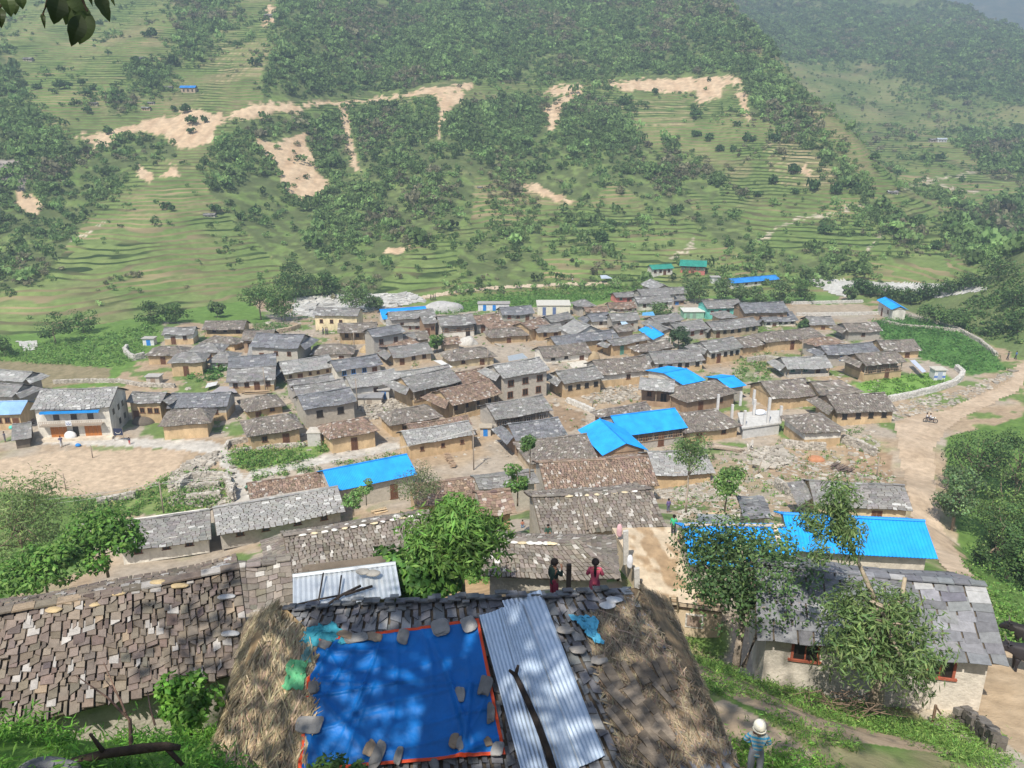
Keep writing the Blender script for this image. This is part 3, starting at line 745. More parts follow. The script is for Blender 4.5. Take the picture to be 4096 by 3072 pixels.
H('two-storey slate house with a long dark wooden balcony','B',1530,412,1822,390,322,foot=500,roof='slate',wall='white',veranda=2,win=2,dc='dark')
H('brown shingle house joined to the dark-balcony house','B',1815,397,2042,376,318,foot=460,roof='brown',wall='grey',win=1)
H('slate house with a red-shuttered front beside the flat white building','C',18,526,282,509,452,foot=572,roof='dark',wall='grey',win=2,wc='red')
H('brown hipped roof just above the ochre hipped house near the tree','C',-80,640,225,618,574,h=2.4,roof='brown',shape='hip',wall='ochre',win=0,door=0)
H('ochre house with open end gallery by the rubble path','C',-82,706,236,682,628,foot=747,roof='shingle',shape='hip',wall='ochre',win=0,door=1,hipk=.5)
H('brown hipped shingle house behind the house with a white cloth awning','B',1040,580,1362,545,500,h=2.4,roof='brown',shape='hip',wall='ochre',win=0,door=0)
AWN=H('shingle house with two windows and a white cloth awning','B',1150,668,1478,626,560,foot=712,roof='slate',wall='tan',win=2,skirt='l')
H('small shingle roof behind the leafy village tree','B',1280,526,1452,510,455,h=2.2,roof='shingle',wall='tan',win=0,door=0,name='shingle_shed',cat='shed')
H('tiny brown shingle shed beside the leafy village tree','B',1560,560,1702,546,500,h=2.0,roof='brown',wall='tan',win=0,door=0,name='shingle_shed',cat='shed')
H('hipped shingle house with a long whitewashed wall between two poles','B',1600,693,1988,650,585,foot=732,roof='shingle',shape='hip',wall='cream',win=1,hipk=.7)
H('long pale slate roof in the middle behind the small blue-doored hut','B',815,914,1215,850,785,h=2.6,roof='pale',wall='white',win=1,door=0)
H('pale slate roof continuing behind the ochre gallery house','B',1150,858,1640,790,752,h=2.5,roof='pale',wall='grey',win=0,door=0)
H('ochre house with a dark gallery under a broad slate roof','B',1310,942,1702,852,783,foot=1045,roof='slate',wall='ochre',veranda=2,win=2,skirt='l',dc='dark')
H('reddish brown shingle house behind the half-white half-brown roof','B',1700,886,1958,832,765,h=2.4,roof='brown',wall='ochre',win=0,door=0)
H('house with a roof half white slate and half brown shingle','B',1630,1052,2032,952,878,foot=1130,roof='brown',wall='ochre',veranda=1,win=3,skirt='l',dc='dark')
H('three-storey grey stone house with brown lattice windows','C',22,1032,405,962,893,foot=1207,roof='pale',wall='stone',win=3,wc='brown',skirt='l',wh=1.0,door=0)
H('two-storey stone house with louvred windows and a concrete porch','B',430,1086,862,1014,935,foot=1200,roof='dark',wall='stone',win=2,wc='dark',wh=.95,door=0)
H('pale slate roof rising behind the louvred stone house','B',375,985,790,925,862,h=3.2,roof='slate',wall='grey',win=0,door=0)
H('slate roof directly under the plank wall with slit windows','B',330,925,700,868,820,h=2.6,roof='slate',wall='grey',win=0,door=0)
H('hipped slate house with a plank wall beside the shadowed alley','B',-35,1100,292,1045,968,foot=1132,roof='shingle',shape='hip',wall='ochre',win=1)
H('long hipped slate house above the weedy plot','B',-25,1300,432,1230,1132,foot=1385,roof='shingle',shape='hip',wall='ochre',win=1,hipk=.6)
H('ruined-looking hipped brown shingle house by the stone lane','B',635,1322,1042,1246,1165,foot=1408,roof='brown',shape='hip',wall='ochre',win=0,door=1,hipk=.5)
H('hipped shingle house with a bright ochre end in the middle','B',1125,1212,1552,1136,1062,foot=1272,roof='shingle',shape='hip',wall='ochre',win=1,hipk=.6)
H('low brown roof behind the long ochre house with tiny windows','B',1290,1278,1790,1200,1165,h=2.2,roof='brown',wall='ochre',win=0,door=0)
H('long ochre house with tiny square windows behind the blue sheet roof','B',1265,1372,1818,1278,1215,foot=1442,roof='pale',wall='ochre',win=3,door=0,wh=.5)
H('two-storey slate house with a white-posted dark gallery','C',-40,1368,430,1285,1203,foot=1440,roof='slate',wall='grey',veranda=2,win=3,wc='grey',dc='dark')
H('lower slate house before the white-posted gallery house','C',128,1542,545,1482,1372,h=2.5,roof='dark',wall='brown',win=1,skirt='l')
H('brown hipped roof behind the big blue roof with the rail balcony','C',850,1372,1240,1300,1255,h=2.5,roof='shingle',shape='hipl',wall='brown',win=0,door=0)
BLUE1=H('two-storey house with a big blue roof and a plank-railed balcony','C',982,1500,1512,1430,1305,foot=1590,roof='blue',wall='grey',veranda=2,win=3,dc='brown',Dmax=5.5)
H('blue gabled roof pointing downhill beside the big blue balcony house','C',625,1447,825,1655,1452,h=3.0,roof='blue',wall='brown',win=1,Dmax=5.5)
H('hipped slate house with an ochre wall beside the concrete columns','C',1500,1475,1952,1415,1290,foot=1530,roof='shingle',shape='hip',wall='ochre',win=1,hipk=.6)
H('hipped shingle house with plank wall above the big blue roof','C',1500,1228,1922,1150,1068,foot=1292,roof='shingle',shape='hip',wall='brown',win=1,hipk=.6)
H('slate house open at the front below the square blue sheet','C',1112,1120,1402,1140,1035,foot=1262,roof='pale',wall='brown',veranda=1,win=1,dc='dark')
H('flat square blue sheet roof with a white dish','C',1470,1086,1660,1046,972,h=2.6,roof='blue',wall='white',win=1,door=0,pitch=9,name='blue_roofed_shed',cat='shed')
H('small blue sheet roof with a yellow edge stripe near the rubble','C',1845,1112,1986,1090,1022,h=2.6,roof='blue',wall='grey',win=0,door=0,pitch=12,name='blue_roofed_shed',cat='shed')
H('long light slate house with four dark doorways','C',1245,916,1655,886,806,foot=982,roof='slate',wall='ochre',band='white',win=4,wc='dark',skirt='l')
H('shingle house with a two-tone ochre and white wall beside the lane','C',808,1006,1242,962,868,foot=1088,roof='shingle',wall='ochre',band='white',win=1,door=0)
H('slate house with four upright windows at the lane corner','C',515,1076,838,1026,953,foot=1168,roof='slate',wall='ochre',band='tan',win=4,wc='dark',skirt='l',door=0)
H('dark-stained shingle house over the clean yard','C',350,866,742,826,762,foot=897,roof='shingle',wall='white',win=2,wc='dark')
H('very long dark slate house below the white-gabled house','C',450,765,962,700,668,h=2.6,roof='dark',wall='ochre',win=1)
H('slate house with a green door facing the lane','C',905,772,1212,716,695,foot=828,roof='slate',wall='ochre',win=1,dc='green',skirt='l')
H('low shingle house beside the broad dark tree','C',1120,822,1402,781,747,h=2.5,roof='shingle',shape='hipl',wall='ochre',win=0,door=0)
H('blue porch roof leaning on the gabled slate house','C',1112,642,1232,722,640,h=2.4,roof='blue',wall='white',win=0,door=0,name='blue_roofed_porch',cat='porch',back=False)
H('gabled slate house pointing downhill above the blue porch','C',1132,586,1292,668,592,h=3.2,roof='slate',wall='tan',win=1)
H('slate house with red-brown windows behind the broad dark tree','C',1432,662,1692,627,573,foot=722,roof='slate',wall='grey',win=2,wc='red',skirt='l')
H('long slate house with five dark windows below the turquoise house','C',1715,648,2102,606,560,foot=692,roof='slate',wall='tan',win=5,wc='dark',skirt='l')
H('slate house tucked behind the pale flat-roofed block','C',1262,592,1482,560,520,h=2.6,roof='slate',wall='tan',win=0,door=0)
TURQ=H('two-storey turquoise house with red windows','C',1665,472,1962,456,402,foot=552,roof='slate',wall='turq',win=4,wc='red',door=0)
H('slate house to the far side of the turquoise house','D',-45,508,322,496,420,h=3,roof='dark',wall='brown',win=3)
H('slate house with four black windows in a white wall before the brown yard','D',118,580,392,566,503,foot=612,roof='dark',wall='white',win=4,wc='dark',skirt='l')
H('pyramid slate roof in front of the turquoise wall','C',1752,546,1912,540,488,h=2.6,roof='slate',shape='hip',wall='tan',win=0,door=0)
H('pointed grey slate hut beside the flat white building','C',630,456,775,446,396,h=2.4,roof='slate',shape='hip',wall='grey',win=0,door=0,name='slate_hut',cat='hut')
H('brown shingle house with a red window near the flat white building','C',880,472,1102,466,420,foot=492,roof='brown',wall='white',win=2,wc='red')
H('brown shingle roof behind the white-walled house with one window','C',690,502,882,492,456,h=2.4,roof='brown',wall='tan',win=0,door=0)
H('slate house with one window in a white wall at the village centre','C',738,576,912,560,508,foot=626,roof='dark',wall='white',win=1,door=0,skirt='l')
H('slate house turned end-on with a white gable and blue doors','C',470,627,602,687,583,h=3.0,roof='pale',wall='white',win=1,dc='blue')
H('shingle house with a sunlit ochre base beside the white-gabled house','C',300,668,522,646,600,foot=722,roof='slate',wall='ochre',win=1)
H('orange-brown roof beside the slate house at the crossing lanes','C',238,642,402,592,562,h=2.6,roof='brown',wall='ochre',win=0,door=0)
H('slate roof behind the orange-brown roof','C',410,582,602,546,515,h=2.8,roof='slate',wall='grey',win=1)
H('slate house behind the blue-and-white sheeted shed','C',900,572,1132,562,505,h=2.6,roof='slate',wall='grey',win=1)
H('shingle roof below the torn blue-white plastic','C',945,662,1092,642,603,h=2.4,roof='shingle',wall='tan',win=0,door=0)
H('green-roofed school block with white walls','C',1225,157,1405,147,117,foot=205,roof='green',wall='white',win=3,cat='school')
H('long two-storey green-roofed school with a pink gallery','C',1442,128,1662,137,84,foot=188,roof='green',wall='pink',veranda=2,win=4,wc='green',cat='school')
H('long low blue-roofed hall behind the willow row','C',1868,270,2255,236,217,foot=290,roof='blue2',wall='white',win=4,name='blue_roofed_hall',cat='hall')
H('end-on slate house farthest up the lane with a blue lean-to','C',1130,272,1242,322,256,h=3.0,roof='pale',wall='tan',win=0,door=0)
H('slate house with a coral red front at the far corner of the maize field','C',935,384,1135,366,337,foot=416,roof='slate',wall='pink',win=2,wc='green')
H('slate house behind the coral red house','C',1140,372,1422,352,308,h=3.0,roof='slate',wall='grey',win=0,door=0)
H('large slate house with white base near the low bushy tree','C',1110,432,1402,417,367,foot=482,roof='slate',wall='white',win=2)
H('slate house with a green signboard beside the tall willows','C',1398,352,1512,348,297,foot=375,roof='slate',wall='white',win=1,dc='green')
H('small brown-walled house next to the tall willows','C',1398,407,1502,400,368,foot=440,roof='slate',wall='brown',win=1,dc='blue')
# ---- right wing
H('ochre slate cottage next to the small round conifer','D',480,602,692,600,533,foot=640,roof='slate',wall='ochre',win=0)
H('grey-walled shingle house at the edge of the green maize field','D',792,661,1072,651,584,foot=726,roof='shingle',wall='grey',win=1,door=0,skirt='l')
H('long wavy shingle house with an ochre wall before the conifer','D',138,742,606,696,642,foot=800,roof='shingle',wall='ochre',win=0,hipk=.4,shape='hip')
H('slate house with a white window band above ochre wall','C',1690,822,1962,782,716,foot=900,roof='slate',wall='ochre',band='white',win=4,wc='dark',skirt='l')
H('hipped shingle house wrapping behind the white-banded slate house','C',1955,793,2165,747,693,foot=830,roof='shingle',wall='ochre',win=0,door=0,shape='hipr')
H('dark brown hipped roof in front of the grey-walled shingle house','D',520,772,762,746,700,h=2.6,roof='brown',shape='hip',wall='grey',win=0,door=0)
H('slate house with a blue window and grey wall','D',622,847,1050,815,757,foot=925,roof='dark',wall='grey',win=2,wc='blue',skirt='l',door=0)
H('shingle house with a pale patched corner beside the maize field','D',1080,817,1387,809,722,foot=868,roof='shingle',wall='ochre',win=1)
H('two-storey brown house with a stair and full-width balcony by the bright plot','D',930,930,1262,897,820,foot=1042,roof='shingle',wall='ochre',band='brown',veranda=2,win=3,wc='dark',skirt='l')
H('slate house with a teal panel and balcony rail','D',300,960,672,946,858,foot=1022,roof='pale',wall='grey',veranda=1,win=2,wc='green',skirt='l')
H('shingle house with a broad ochre wall behind the concrete columns','D',180,1200,552,1167,1045,foot=1272,roof='shingle',wall='ochre',win=0,door=0)
H('shingle roof sloping down to the bright green plot','D',560,1168,917,1142,1048,h=2.4,roof='shingle',wall='ochre',win=0,door=0,shape='hipr')
H('broad shingle house with a plank front above the dirt road','D',700,1312,1187,1290,1157,foot=1400,roof='shingle',wall='ochre',band='brown',win=4,wc='dark',skirt='l',door=0)
H('hipped hut with a white and ochre wall where the road bends','D',432,1472,782,1450,1313,foot=1590,roof='shingle',shape='hip',wall='ochre',band='white',win=0,door=0,name='shingle_hut',cat='hut')
H('blue-roofed open shed beyond the brown yard','D',1018,402,1140,480,415,h=3.0,roof='blue',wall='white',win=1,name='blue_roofed_shed',cat='shed')
# ---- lower village on the slope
H('long low slate house nearest the weedy terraces','E',930,928,1702,812,632,h=1.6,o=.95,roof='slate',wall='white',win=3,door=0,Dmax=3.6,zb=0.8)
H('longest pale slate house below the blue sheet roof','E',1742,788,2781,596,478,h=1.8,o=1.0,roof='pale',wall='grey',win=4,door=0,Dmax=3.6)
H('bright blue sheet roof behind the longest pale slate house','F',655,442,1347,296,200,h=2.6,roof='blue',wall='stone',win=1,Dmax=5)
H('brown shingle roof with a pale slate patch beside the blue sheet roof','F',0,512,662,402,318,h=2.2,roof='brown',wall='stone',win=0,door=0,Dmax=4)
LONG=H('very long shingle house behind the bright bushy tree','F',330,1150,1560,915,690,pitch=18,h=1.7,roof='shingle',wall='stone',win=0,door=1,Dmax=3.2,skirt='l',row=.3,wid=(.2,.45),zb=14.0)
H('low shingle house behind the dead-branched bush','F',1330,560,1990,470,340,h=2.0,roof='brown',wall='ochre',win=0,door=0,Dmax=4)
H('hipped shingle roof below the blue gabled roof','G',250,522,787,457,300,h=2.3,roof='shingle',shape='hipl',wall='tan',win=0,door=1,Dmax=4.4)
H('shingle house with a brown-stained slope above the yard','G',368,750,1284,690,478,pitch=20,h=1.4,roof='brown',wall='stone',win=0,door=0,Dmax=4.2,row=.3,wid=(.2,.45))
FAN=H('shingle house with a white slab fan and a prop pole on its slope','G',330,1088,1342,1008,745,pitch=19,h=1.6,roof='shingle',wall='stone',win=0,door=0,Dmax=4.2,row=.3,wid=(.2,.45),zb=14.2)
WST=H('shingle house with a row of white stones along its ridge','G',-160,1400,960,1440,1130,pitch=19,h=1.3,roof='shingle',shape='hipr',wall='stone',win=0,door=0,Dmax=3.6,row=.26,wid=(.18,.36),zb=20.6)
H('pale slate house behind the round slender tree','G',1250,612,1735,582,405,foot=690,roof='pale',wall='ochre',win=0,door=0,Dmax=4)
H('slate house beside the dirt road above the widest blue roof','H',520,642,1322,684,466,foot=752,roof='slate',wall='cream',win=1,Dmax=3.8,skirt='l')
H('widest blue roof with a dark blue back slope','H',330,1012,1522,1078,748,h=3.,roof='blue',wall='stone',win=0,door=0,Dmax=4.4,zb=17.8)
LBL=H('lower blue roof with a timber strip along its ridge','G',1525,1332,2400,1338,1022,h=2.6,roof='blue',wall='stone',win=0,door=0,Dmax=3.8,zb=19.0)
for d in DIAG: print('HD',*d)
# ================================================================== VEGETATION
def gz(x,y):
    """height of the built terrain mesh"""
    x=np.asarray(x,float);y=np.asarray(y,float)+2.0
    rr_=np.hypot(x,y);a=np.arctan2(x,y)
    i=np.clip(np.searchsorted(r,rr_)-1,0,len(r)-2);fi=np.clip((rr_-r[i])/(r[i+1]-r[i]),0,1)
    ja=(a-az[0])/(az[1]-az[0]);j=np.clip(np.floor(ja).astype(int),0,len(az)-2);fj=np.clip(ja-j,0,1)
    return (TZ[i,j]*(1-fj)+TZ[i,j+1]*fj)*(1-fi)+(TZ[i+1,j]*(1-fj)+TZ[i+1,j+1]*fj)*fi
def leaves(mb,P,size,rg,cols,aspect=1.6,droop=0.,up=.35,fold=True,out=None):
    """P (n,3) leaf centres -> leaf quads"""
    n=len(P);size=np.broadcast_to(np.asarray(size,float),(n,))
    N=rg.normal(size=(n,3));N[:,2]=np.abs(N[:,2])+up
    if out is not None: N=N*.7+out*1.1
    N/=np.linalg.norm(N,axis=1)[:,None]
    D=rg.normal(size=(n,3));D[:,2]-=droop
    D-=N*np.sum(D*N,1)[:,None];D/=np.linalg.norm(D,axis=1)[:,None]+1e-9
    S=np.cross(N,D)
    L=size*.5*rg.uniform(.75,1.3,n);Wd=L/aspect
    a=P-D*L[:,None];b=P+S*Wd[:,None]-D*(L*.1)[:,None]-N*(Wd*.25)[:,None];c=P+D*L[:,None];d=P-S*Wd[:,None]-D*(L*.1)[:,None]-N*(Wd*.25)[:,None]
    V=np.stack([a,b,c,d],1).reshape(-1,3);o=(np.arange(n)*4)[:,None]
    mb.add(V,o+np.array([[0,1,2,3]]),col=np.repeat(cols,4,0))
def leafcols(n,rg,base,var=.22,young=None,py=.12):
    c=np.asarray(base)*(1+var*rg.normal(size=(n,1)))*(1+.07*rg.normal(size=(n,3)))
    if young is not None:
        w=rg.random(n)<py;c[w]=np.asarray(young)*(1+.2*rg.normal(size=(w.sum(),1)))
    return np.clip(c,.01,.6)
def tree(label,base,h,cr,kind='broad',crown_z=None,rz=None,nl=900,ls=.3,col=(.055,.105,.03),young=(.12,.19,.05),lean=(0,0),trunk=.12,cat='tree',name=None,clumps=14,group=None,seed=None,aspect=1.7,droop=0.,bark=(.23,.18,.13),fork=0,trunkpts=None,up=.35,tv=.16,cf=.42):
    rg=np.random.default_rng(seed if seed is not None else hash_s(label)%99991)
    base=np.asarray(base,float)
    T=thing(name or ('bush' if cat in('bush','shrub') else 'tree'),label,cat,base,group)
    rz=rz if rz is not None else cr*.8
    cz=crown_z if crown_z is not None else h-rz
    top=base+np.array([lean[0],lean[1],cz])
    mt=MB()
    if trunkpts is None:
        k=6;t=np.linspace(0,1,k)[:,None]
        pts=base-np.array([0,0,.3])+(top-base+np.array([0,0,.3]))*t+np.concatenate([rg.normal(0,.06*h*.12,(k,2)),np.zeros((k,1))],1)*np.sin(np.pi*t)
    else: pts=np.asarray(trunkpts,float)
    mt.tube(pts,np.linspace(trunk,trunk*.45,len(pts)),7,bark)
    # clumps
    C=[]
    for i in range(clumps):
        v=rg.normal(size=3);v/=np.linalg.norm(v)
        q=rg.uniform(.45,.85)
        c=top+v*np.array([cr,cr,rz])*q;C.append(c)
    C=np.array(C)
    for c in C[:max(5,clumps*2//3)]:
        s=pts[rg.integers(max(1,len(pts)//2),len(pts))]
        m_=(s+c)/2+rg.normal(0,.08,3)*cr;m_[2]-=.05*cr
        mt.tube([s,m_,c],[trunk*.42,trunk*.26,trunk*.08],5,bark)
    mt.build('trunk',M_BARK,T,smooth=True)
    mc=MB();per=nl//clumps
    rr_=cf*cr*rg.uniform(.7,1.35,clumps)
    for i,c in enumerate(C):
        v=rg.normal(size=(per,3));v/=np.linalg.norm(v,axis=1)[:,None]
        rad=rr_[i]*np.cbrt(rg.uniform(.12,1.15,per))
        off=v*rad[:,None]*np.array([1,1,.72])
        if droop>0: off[:,2]-=droop*.35*cr*rg.random(per)**1.5
        tone=max(.35,1+tv*rg.normal())
        leaves(mc,c+off,ls,rg,leafcols(per,rg,np.asarray(col)*tone,.2,young),aspect,droop*2,up,out=v)
    mc.build('crown',M_LEAF,T)
    return T
def vtree(label,px,pyb,pyt,wpx,**k):
    """tree by its foot on the ground, the height of its top and the width of its crown"""
    p=at_ground(px,pyb);_,_,d=proj(p)
    lo,hi=.3,30.
    for _i in range(25):
        hh=(lo+hi)/2
        if proj(p+UPV*hh)[1]>pyt: lo=hh
        else: hi=hh
    cr=wpx*float(d)/F/2
    k['nl']=int(k.get('nl',700)*1.35);k.setdefault('ls',max(.16,float(d)/F*9))
    return tree(label,p,hh,cr,rz=k.pop('rz',None) or min(hh*.45,cr*1.1),trunk=k.pop('trunk',max(.06,hh*.022)),**k)
# ---- the far woods : one mass
def tmpl(seed,nq=44):
    rg=np.random.default_rng(seed);k=rg.integers(3,6)
    C=rg.normal(0,.42,(k,3))*np.array([1,1,.7]);C[:,2]=np.abs(C[:,2])*.9+.55
    R_=rg.uniform(.42,.75,k);i=rg.integers(0,k,nq)
    v=rg.normal(size=(nq,3));v[:,2]=np.abs(v[:,2])*1.0-.15;v/=np.linalg.norm(v,axis=1)[:,None]
    P=C[i]+v*R_[i][:,None];N=v+rg.normal(0,.45,(nq,3));N/=np.linalg.norm(N,axis=1)[:,None]
    D=np.cross(N,rg.normal(size=(nq,3)));D/=np.linalg.norm(D,axis=1)[:,None];S=np.cross(N,D)
    s=rg.uniform(.17,.36,nq)[:,None]
    return np.stack([P-D*s,P+S*s*.8,P+D*s,P-S*s*.8],1)
TM=[tmpl(300+i) for i in range(9)]
def mass(mb,X,Y,Z,S,rg,base,var=.2):
    ti=rg.integers(0,len(TM),len(X));cn=np.asarray(base)
    if cn.ndim==1: cn=np.tile(cn,(len(X),1))
    for t in range(len(TM)):
        w=np.where(ti==t)[0];n=len(w)
        if not n: continue
        a=rg.uniform(0,6.28,n);ca,sa=np.cos(a)[:,None,None],np.sin(a)[:,None,None]
        Q=TM[t][None];s=S[w][:,None,None];hz=rg.uniform(.85,1.4,n)[:,None,None]
        x=(Q[...,0]*ca-Q[...,1]*sa)*s+X[w][:,None,None];y=(Q[...,0]*sa+Q[...,1]*ca)*s+Y[w][:,None,None];z=Q[...,2]*s*hz+Z[w][:,None,None]
        V=np.stack([x,y,z],-1).reshape(-1,3);nq=Q.shape[1]
        cc=cn[w]*(1+var*rg.normal(size=(n,1)));cc=np.repeat(cc,nq*4,0)*np.repeat(1+.16*rg.normal(size=(n*nq,1)),4,0)
        mb.add(V,np.arange(len(V)).reshape(-1,4),col=np.clip(cc,.012,.4))
rg=np.random.default_rng(41)
N=300000
a_=rg.uniform(-R(37),R(37),N);r_=150+(1200-150)*rg.random(N)**.85
x_=r_*np.sin(a_);y_=r_*np.cos(a_)-2;ok=y_>foot_y(x_)+2
x_,y_=x_[ok],y_[ok];z_=gz(x_,y_)
px_,py_,_=proj(np.stack([x_,y_,z_],-1))
jx=px_+70*(fbm(x_/9.,y_/9.,201)-.5)+rg.normal(0,30,len(px_));jy=py_+40*(fbm(x_/9.,y_/9.,202)-.5)+rg.normal(0,16,len(px_))
wd=np.zeros(len(x_),bool);
for p in FOREST: wd|=inpoly(jx,jy,p)
dirt=np.zeros(len(x_),bool)
for p in DIRT: dirt|=inpoly(px_,py_-6,p)|inpoly(px_,py_+4,p)|inpoly(px_,py_+16,p)
nz=fbm(x_/14.,y_/22.,203);nz2=fbm(x_/40.,y_/60.,204)
lower=inpoly(px_,py_,[(820,700),(1900,700),(2900,820),(3300,1000),(3300,1150),(2900,1140),(2000,1180),(1400,1200),(1150,1190),(850,1050)])
hill2=(x_>128)&(y_>240)
low_=inpoly(px_,py_,[(700,560),(1100,700),(2000,620),(2900,760),(3300,1000),(3300,1200),(900,1200),(760,900)])
pr=np.where(wd,np.where(low_,.10+.62*sstep(.40,.60,nz),.30+.65*sstep(.30,.52,nz)),0.)
pr=np.where(~wd&lower,.62*sstep(.42,.6,nz)+.05,pr)
pr=np.where(~wd&~lower&~hill2,.42*sstep(.60,.70,nz)+.012,pr)
pr=np.where(~wd&hill2,.42*sstep(.52,.66,nz)+.03,pr)
keepd=np.minimum(1,(hill2*.9+~hill2*1.)*.8*(r_[ok]/330.)**1)
dirt&=rg.random(len(x_))>.05
k=(rg.random(len(x_))<np.maximum(pr,.25*dirt*0)*keepd)&~dirt
k&=~near_line(px_,py_,[(230,940),(265,820),(262,780)],9)
x_,y_,z_,wd_=x_[k],y_[k],z_[k],wd[k];nz_=nz[k];h2_=hill2[k]
S_=np.where(wd_,rg.uniform(.5,1.5,len(x_)),rg.uniform(.35,1.1,len(x_)))*np.where(h2_,1.25,1.)*(1+1.0*(rg.random(len(x_))<.07))
fc=np.stack([.050+.075*nz_,.088+.095*nz_,.030+.035*nz_],1)*rg.uniform(.7,1.45,(len(x_),1))
dry=(fbm(x_/30.,y_/30.,207)>.62)&(rg.random(len(x_))<.45);fc[dry]=np.array([.13,.125,.075])
mb=MB();mass(mb,x_,y_,z_-.15,S_,rg,fc,.24)
far_wood=mb.build('wooded_slopes',M_FAR);tag(far_wood,'dense mixed woods and scrub over the far hillside','woods',kind='stuff')
print('forest',len(x_))
# ---- bushy trees one can tell apart on the far terraces
kinds=[]
for i in range(6):
    m=MB();rgk=np.random.default_rng(500+i)
    nx=rgk.integers(2,5);mass(m,rgk.normal(0,.16,nx),rgk.normal(0,.16,nx),np.zeros(nx)-.1,rgk.uniform(.9,1.4,nx),rgk,(.05,.09,.032),.12)
    m.tube([(0,0,-.3),(0,0,.6),(0,0,1.5)],[.12,.08,.05],5,(.2,.16,.12))
    o=m.build('hillside_tree',M_FAR);kinds.append(o)
pts=[(75,330),(150,350),(60,300),(210,370),(240,355),(265,345),(330,340),(370,355),(435,220),(585,140),(610,150),(400,100),(770,200),(690,255),(950,190),(1020,260),(545,255),(600,330),(350,385),(480,410),(520,430),(690,440),(745,452),(770,495),(765,535),(820,490),(430,540),(665,830),(690,840),(350,450),(860,845),(960,880),(1020,860),(2615,380),(2490,420),(2780,470),(2790,540),(3010,560),(2985,560),(2950,500),(2880,600),(3100,560),(2650,750),(2780,545),(3190,690),(3290,670),(3170,690),(3340,770),(3030,780),(3250,760),(3420,760),(3560,520),(3690,640),(3760,640),(3180,770),(2700,860),(2690,900),(2560,880),(2330,900),(2400,960),(2450,905),(3090,730),(2930,600),(2840,560),(2620,700),(3500,640),(3590,700),(3650,560),(3850,720),(3960,800),(3560,930),(3300,930),(3680,880),(3750,1000)]
used=[]
for i,(px,py) in enumerate(pts):
    p=at_ground(px,py)
    o=kinds[i%6] if i<6 else kinds[i%6].copy()
    if i>=6: COL.objects.link(o)
    s=rg.uniform(.9,1.75)*(p[1]/330.)**.5
    o.location=(p[0],p[1],float(gz(p[0],p[1])));o.scale=(s,s,s*rg.uniform(.9,1.2));o.rotation_euler=(0,0,rg.uniform(0,6.28))
    tag(o,'dark green bushy tree standing alone on the far terraced hillside','tree','lone bushy trees on the far terraces')
# ---- village and river-side trees
V=vtree
DK=(.05,.095,.03);MD=(.075,.135,.04);WI=(.10,.155,.06);BR=(.12,.22,.04)
V('big dark rounded tree in the fields above the white river gap',222,1375,1248,150,col=DK,young=(.08,.13,.04),cat='tree')
V('lighter loose tree beside the big dark field tree',335,1330,1232,120,col=MD)
V('paired trees at the field edge, the darker one of the two',610,1298,1205,120,col=DK)
V('paired trees at the field edge, the paler one of the two',705,1292,1198,110,col=MD)
V('round bush cut by the picture edge above the grey roofs',20,1425,1340,110,col=MD,cat='bush')
V('tall full tree on the terrace edge by the river bed',1045,1280,1130,160,col=MD,nl=1100)
V('broad tree next to the tall one by the river bed',1140,1282,1165,140,col=MD,nl=1000)
V('thin young trees in the field behind the far cottages',870,1270,1200,70,col=WI)
V('dark tree thicket at the foot of the hill beside the river',1190,1190,1060,190,col=DK,nl=1300)
V('second dark tree crowding the foot of the hill by the river',1290,1185,1075,130,col=DK,nl=900)
V('willowy tree before the pale river stones',1425,1248,1150,150,col=WI,nl=1000)
V('small grey tree rising behind the blue far roof',1500,1240,1180,70,col=WI)
V('leafy round tree between the roofs at the village centre',1748,1412,1322,75,col=(.085,.16,.04),young=(.16,.25,.06),nl=900,crown_z=None)
V('broad dark tree between slate roofs below the blue porch',2712,1398,1310,100,col=(.04,.075,.03),young=(.07,.11,.04),nl=1100)
V('first tall willow of the row behind the village, widest crown',2795,1210,1103,125,col=WI,nl=1000)
V('second willow of the row, rounder and shorter',2890,1205,1118,95,col=WI,nl=800)
V('third willow of the row, small and sparse',2960,1208,1138,80,col=WI,nl=600)
V('fourth willow of the row beside the blue hall',3035,1212,1135,90,col=WI,nl=700)
V('fifth willow of the row, with white blossom specks',3125,1215,1118,110,col=WI,nl=900)
V('last willow of the row at the corner of the brown yard',3215,1212,1105,95,col=MD,nl=800)
V('low bushy tree in a courtyard before the slate houses',2645,1262,1208,85,col=WI,nl=500)
V('small round conifer beside the ochre slate cottage',3214,1315,1272,52,col=(.05,.10,.035),nl=600,cat='conifer')
V('lone tree with a bare trunk at the river bank',3398,1205,1130,70,col=WI,nl=600)
for i,(x,y,t,w) in enumerate(((3480,1180,1130,100),(3560,1200,1140,120),(3640,1215,1150,110),(3710,1190,1130,120),(3800,1170,1120,130),(3880,1150,1090,140),(3990,1120,1010,170),(3440,1165,1110,80))):
    V('dark riverside tree in the belt below the gravel bed',x,y,t,w,col=DK,nl=700,group='dark trees along the river')
V('wide olive bush beyond the blue-roofed shed',3725,1300,1218,130,col=MD,cat='bush',nl=900)
V('second olive bush beyond the blue shed, by the path',3810,1315,1240,110,col=MD,cat='bush',nl=800)
V('rounded shrub on the grassy spur above the maize field',3975,1340,1290,80,col=DK,cat='bush')
V('dark shrub high on the grassy spur at the picture edge',4070,1330,1230,110,col=DK,cat='bush')
V('dark tree on the skyline of the grassy spur',4050,1230,1150,120,col=DK)
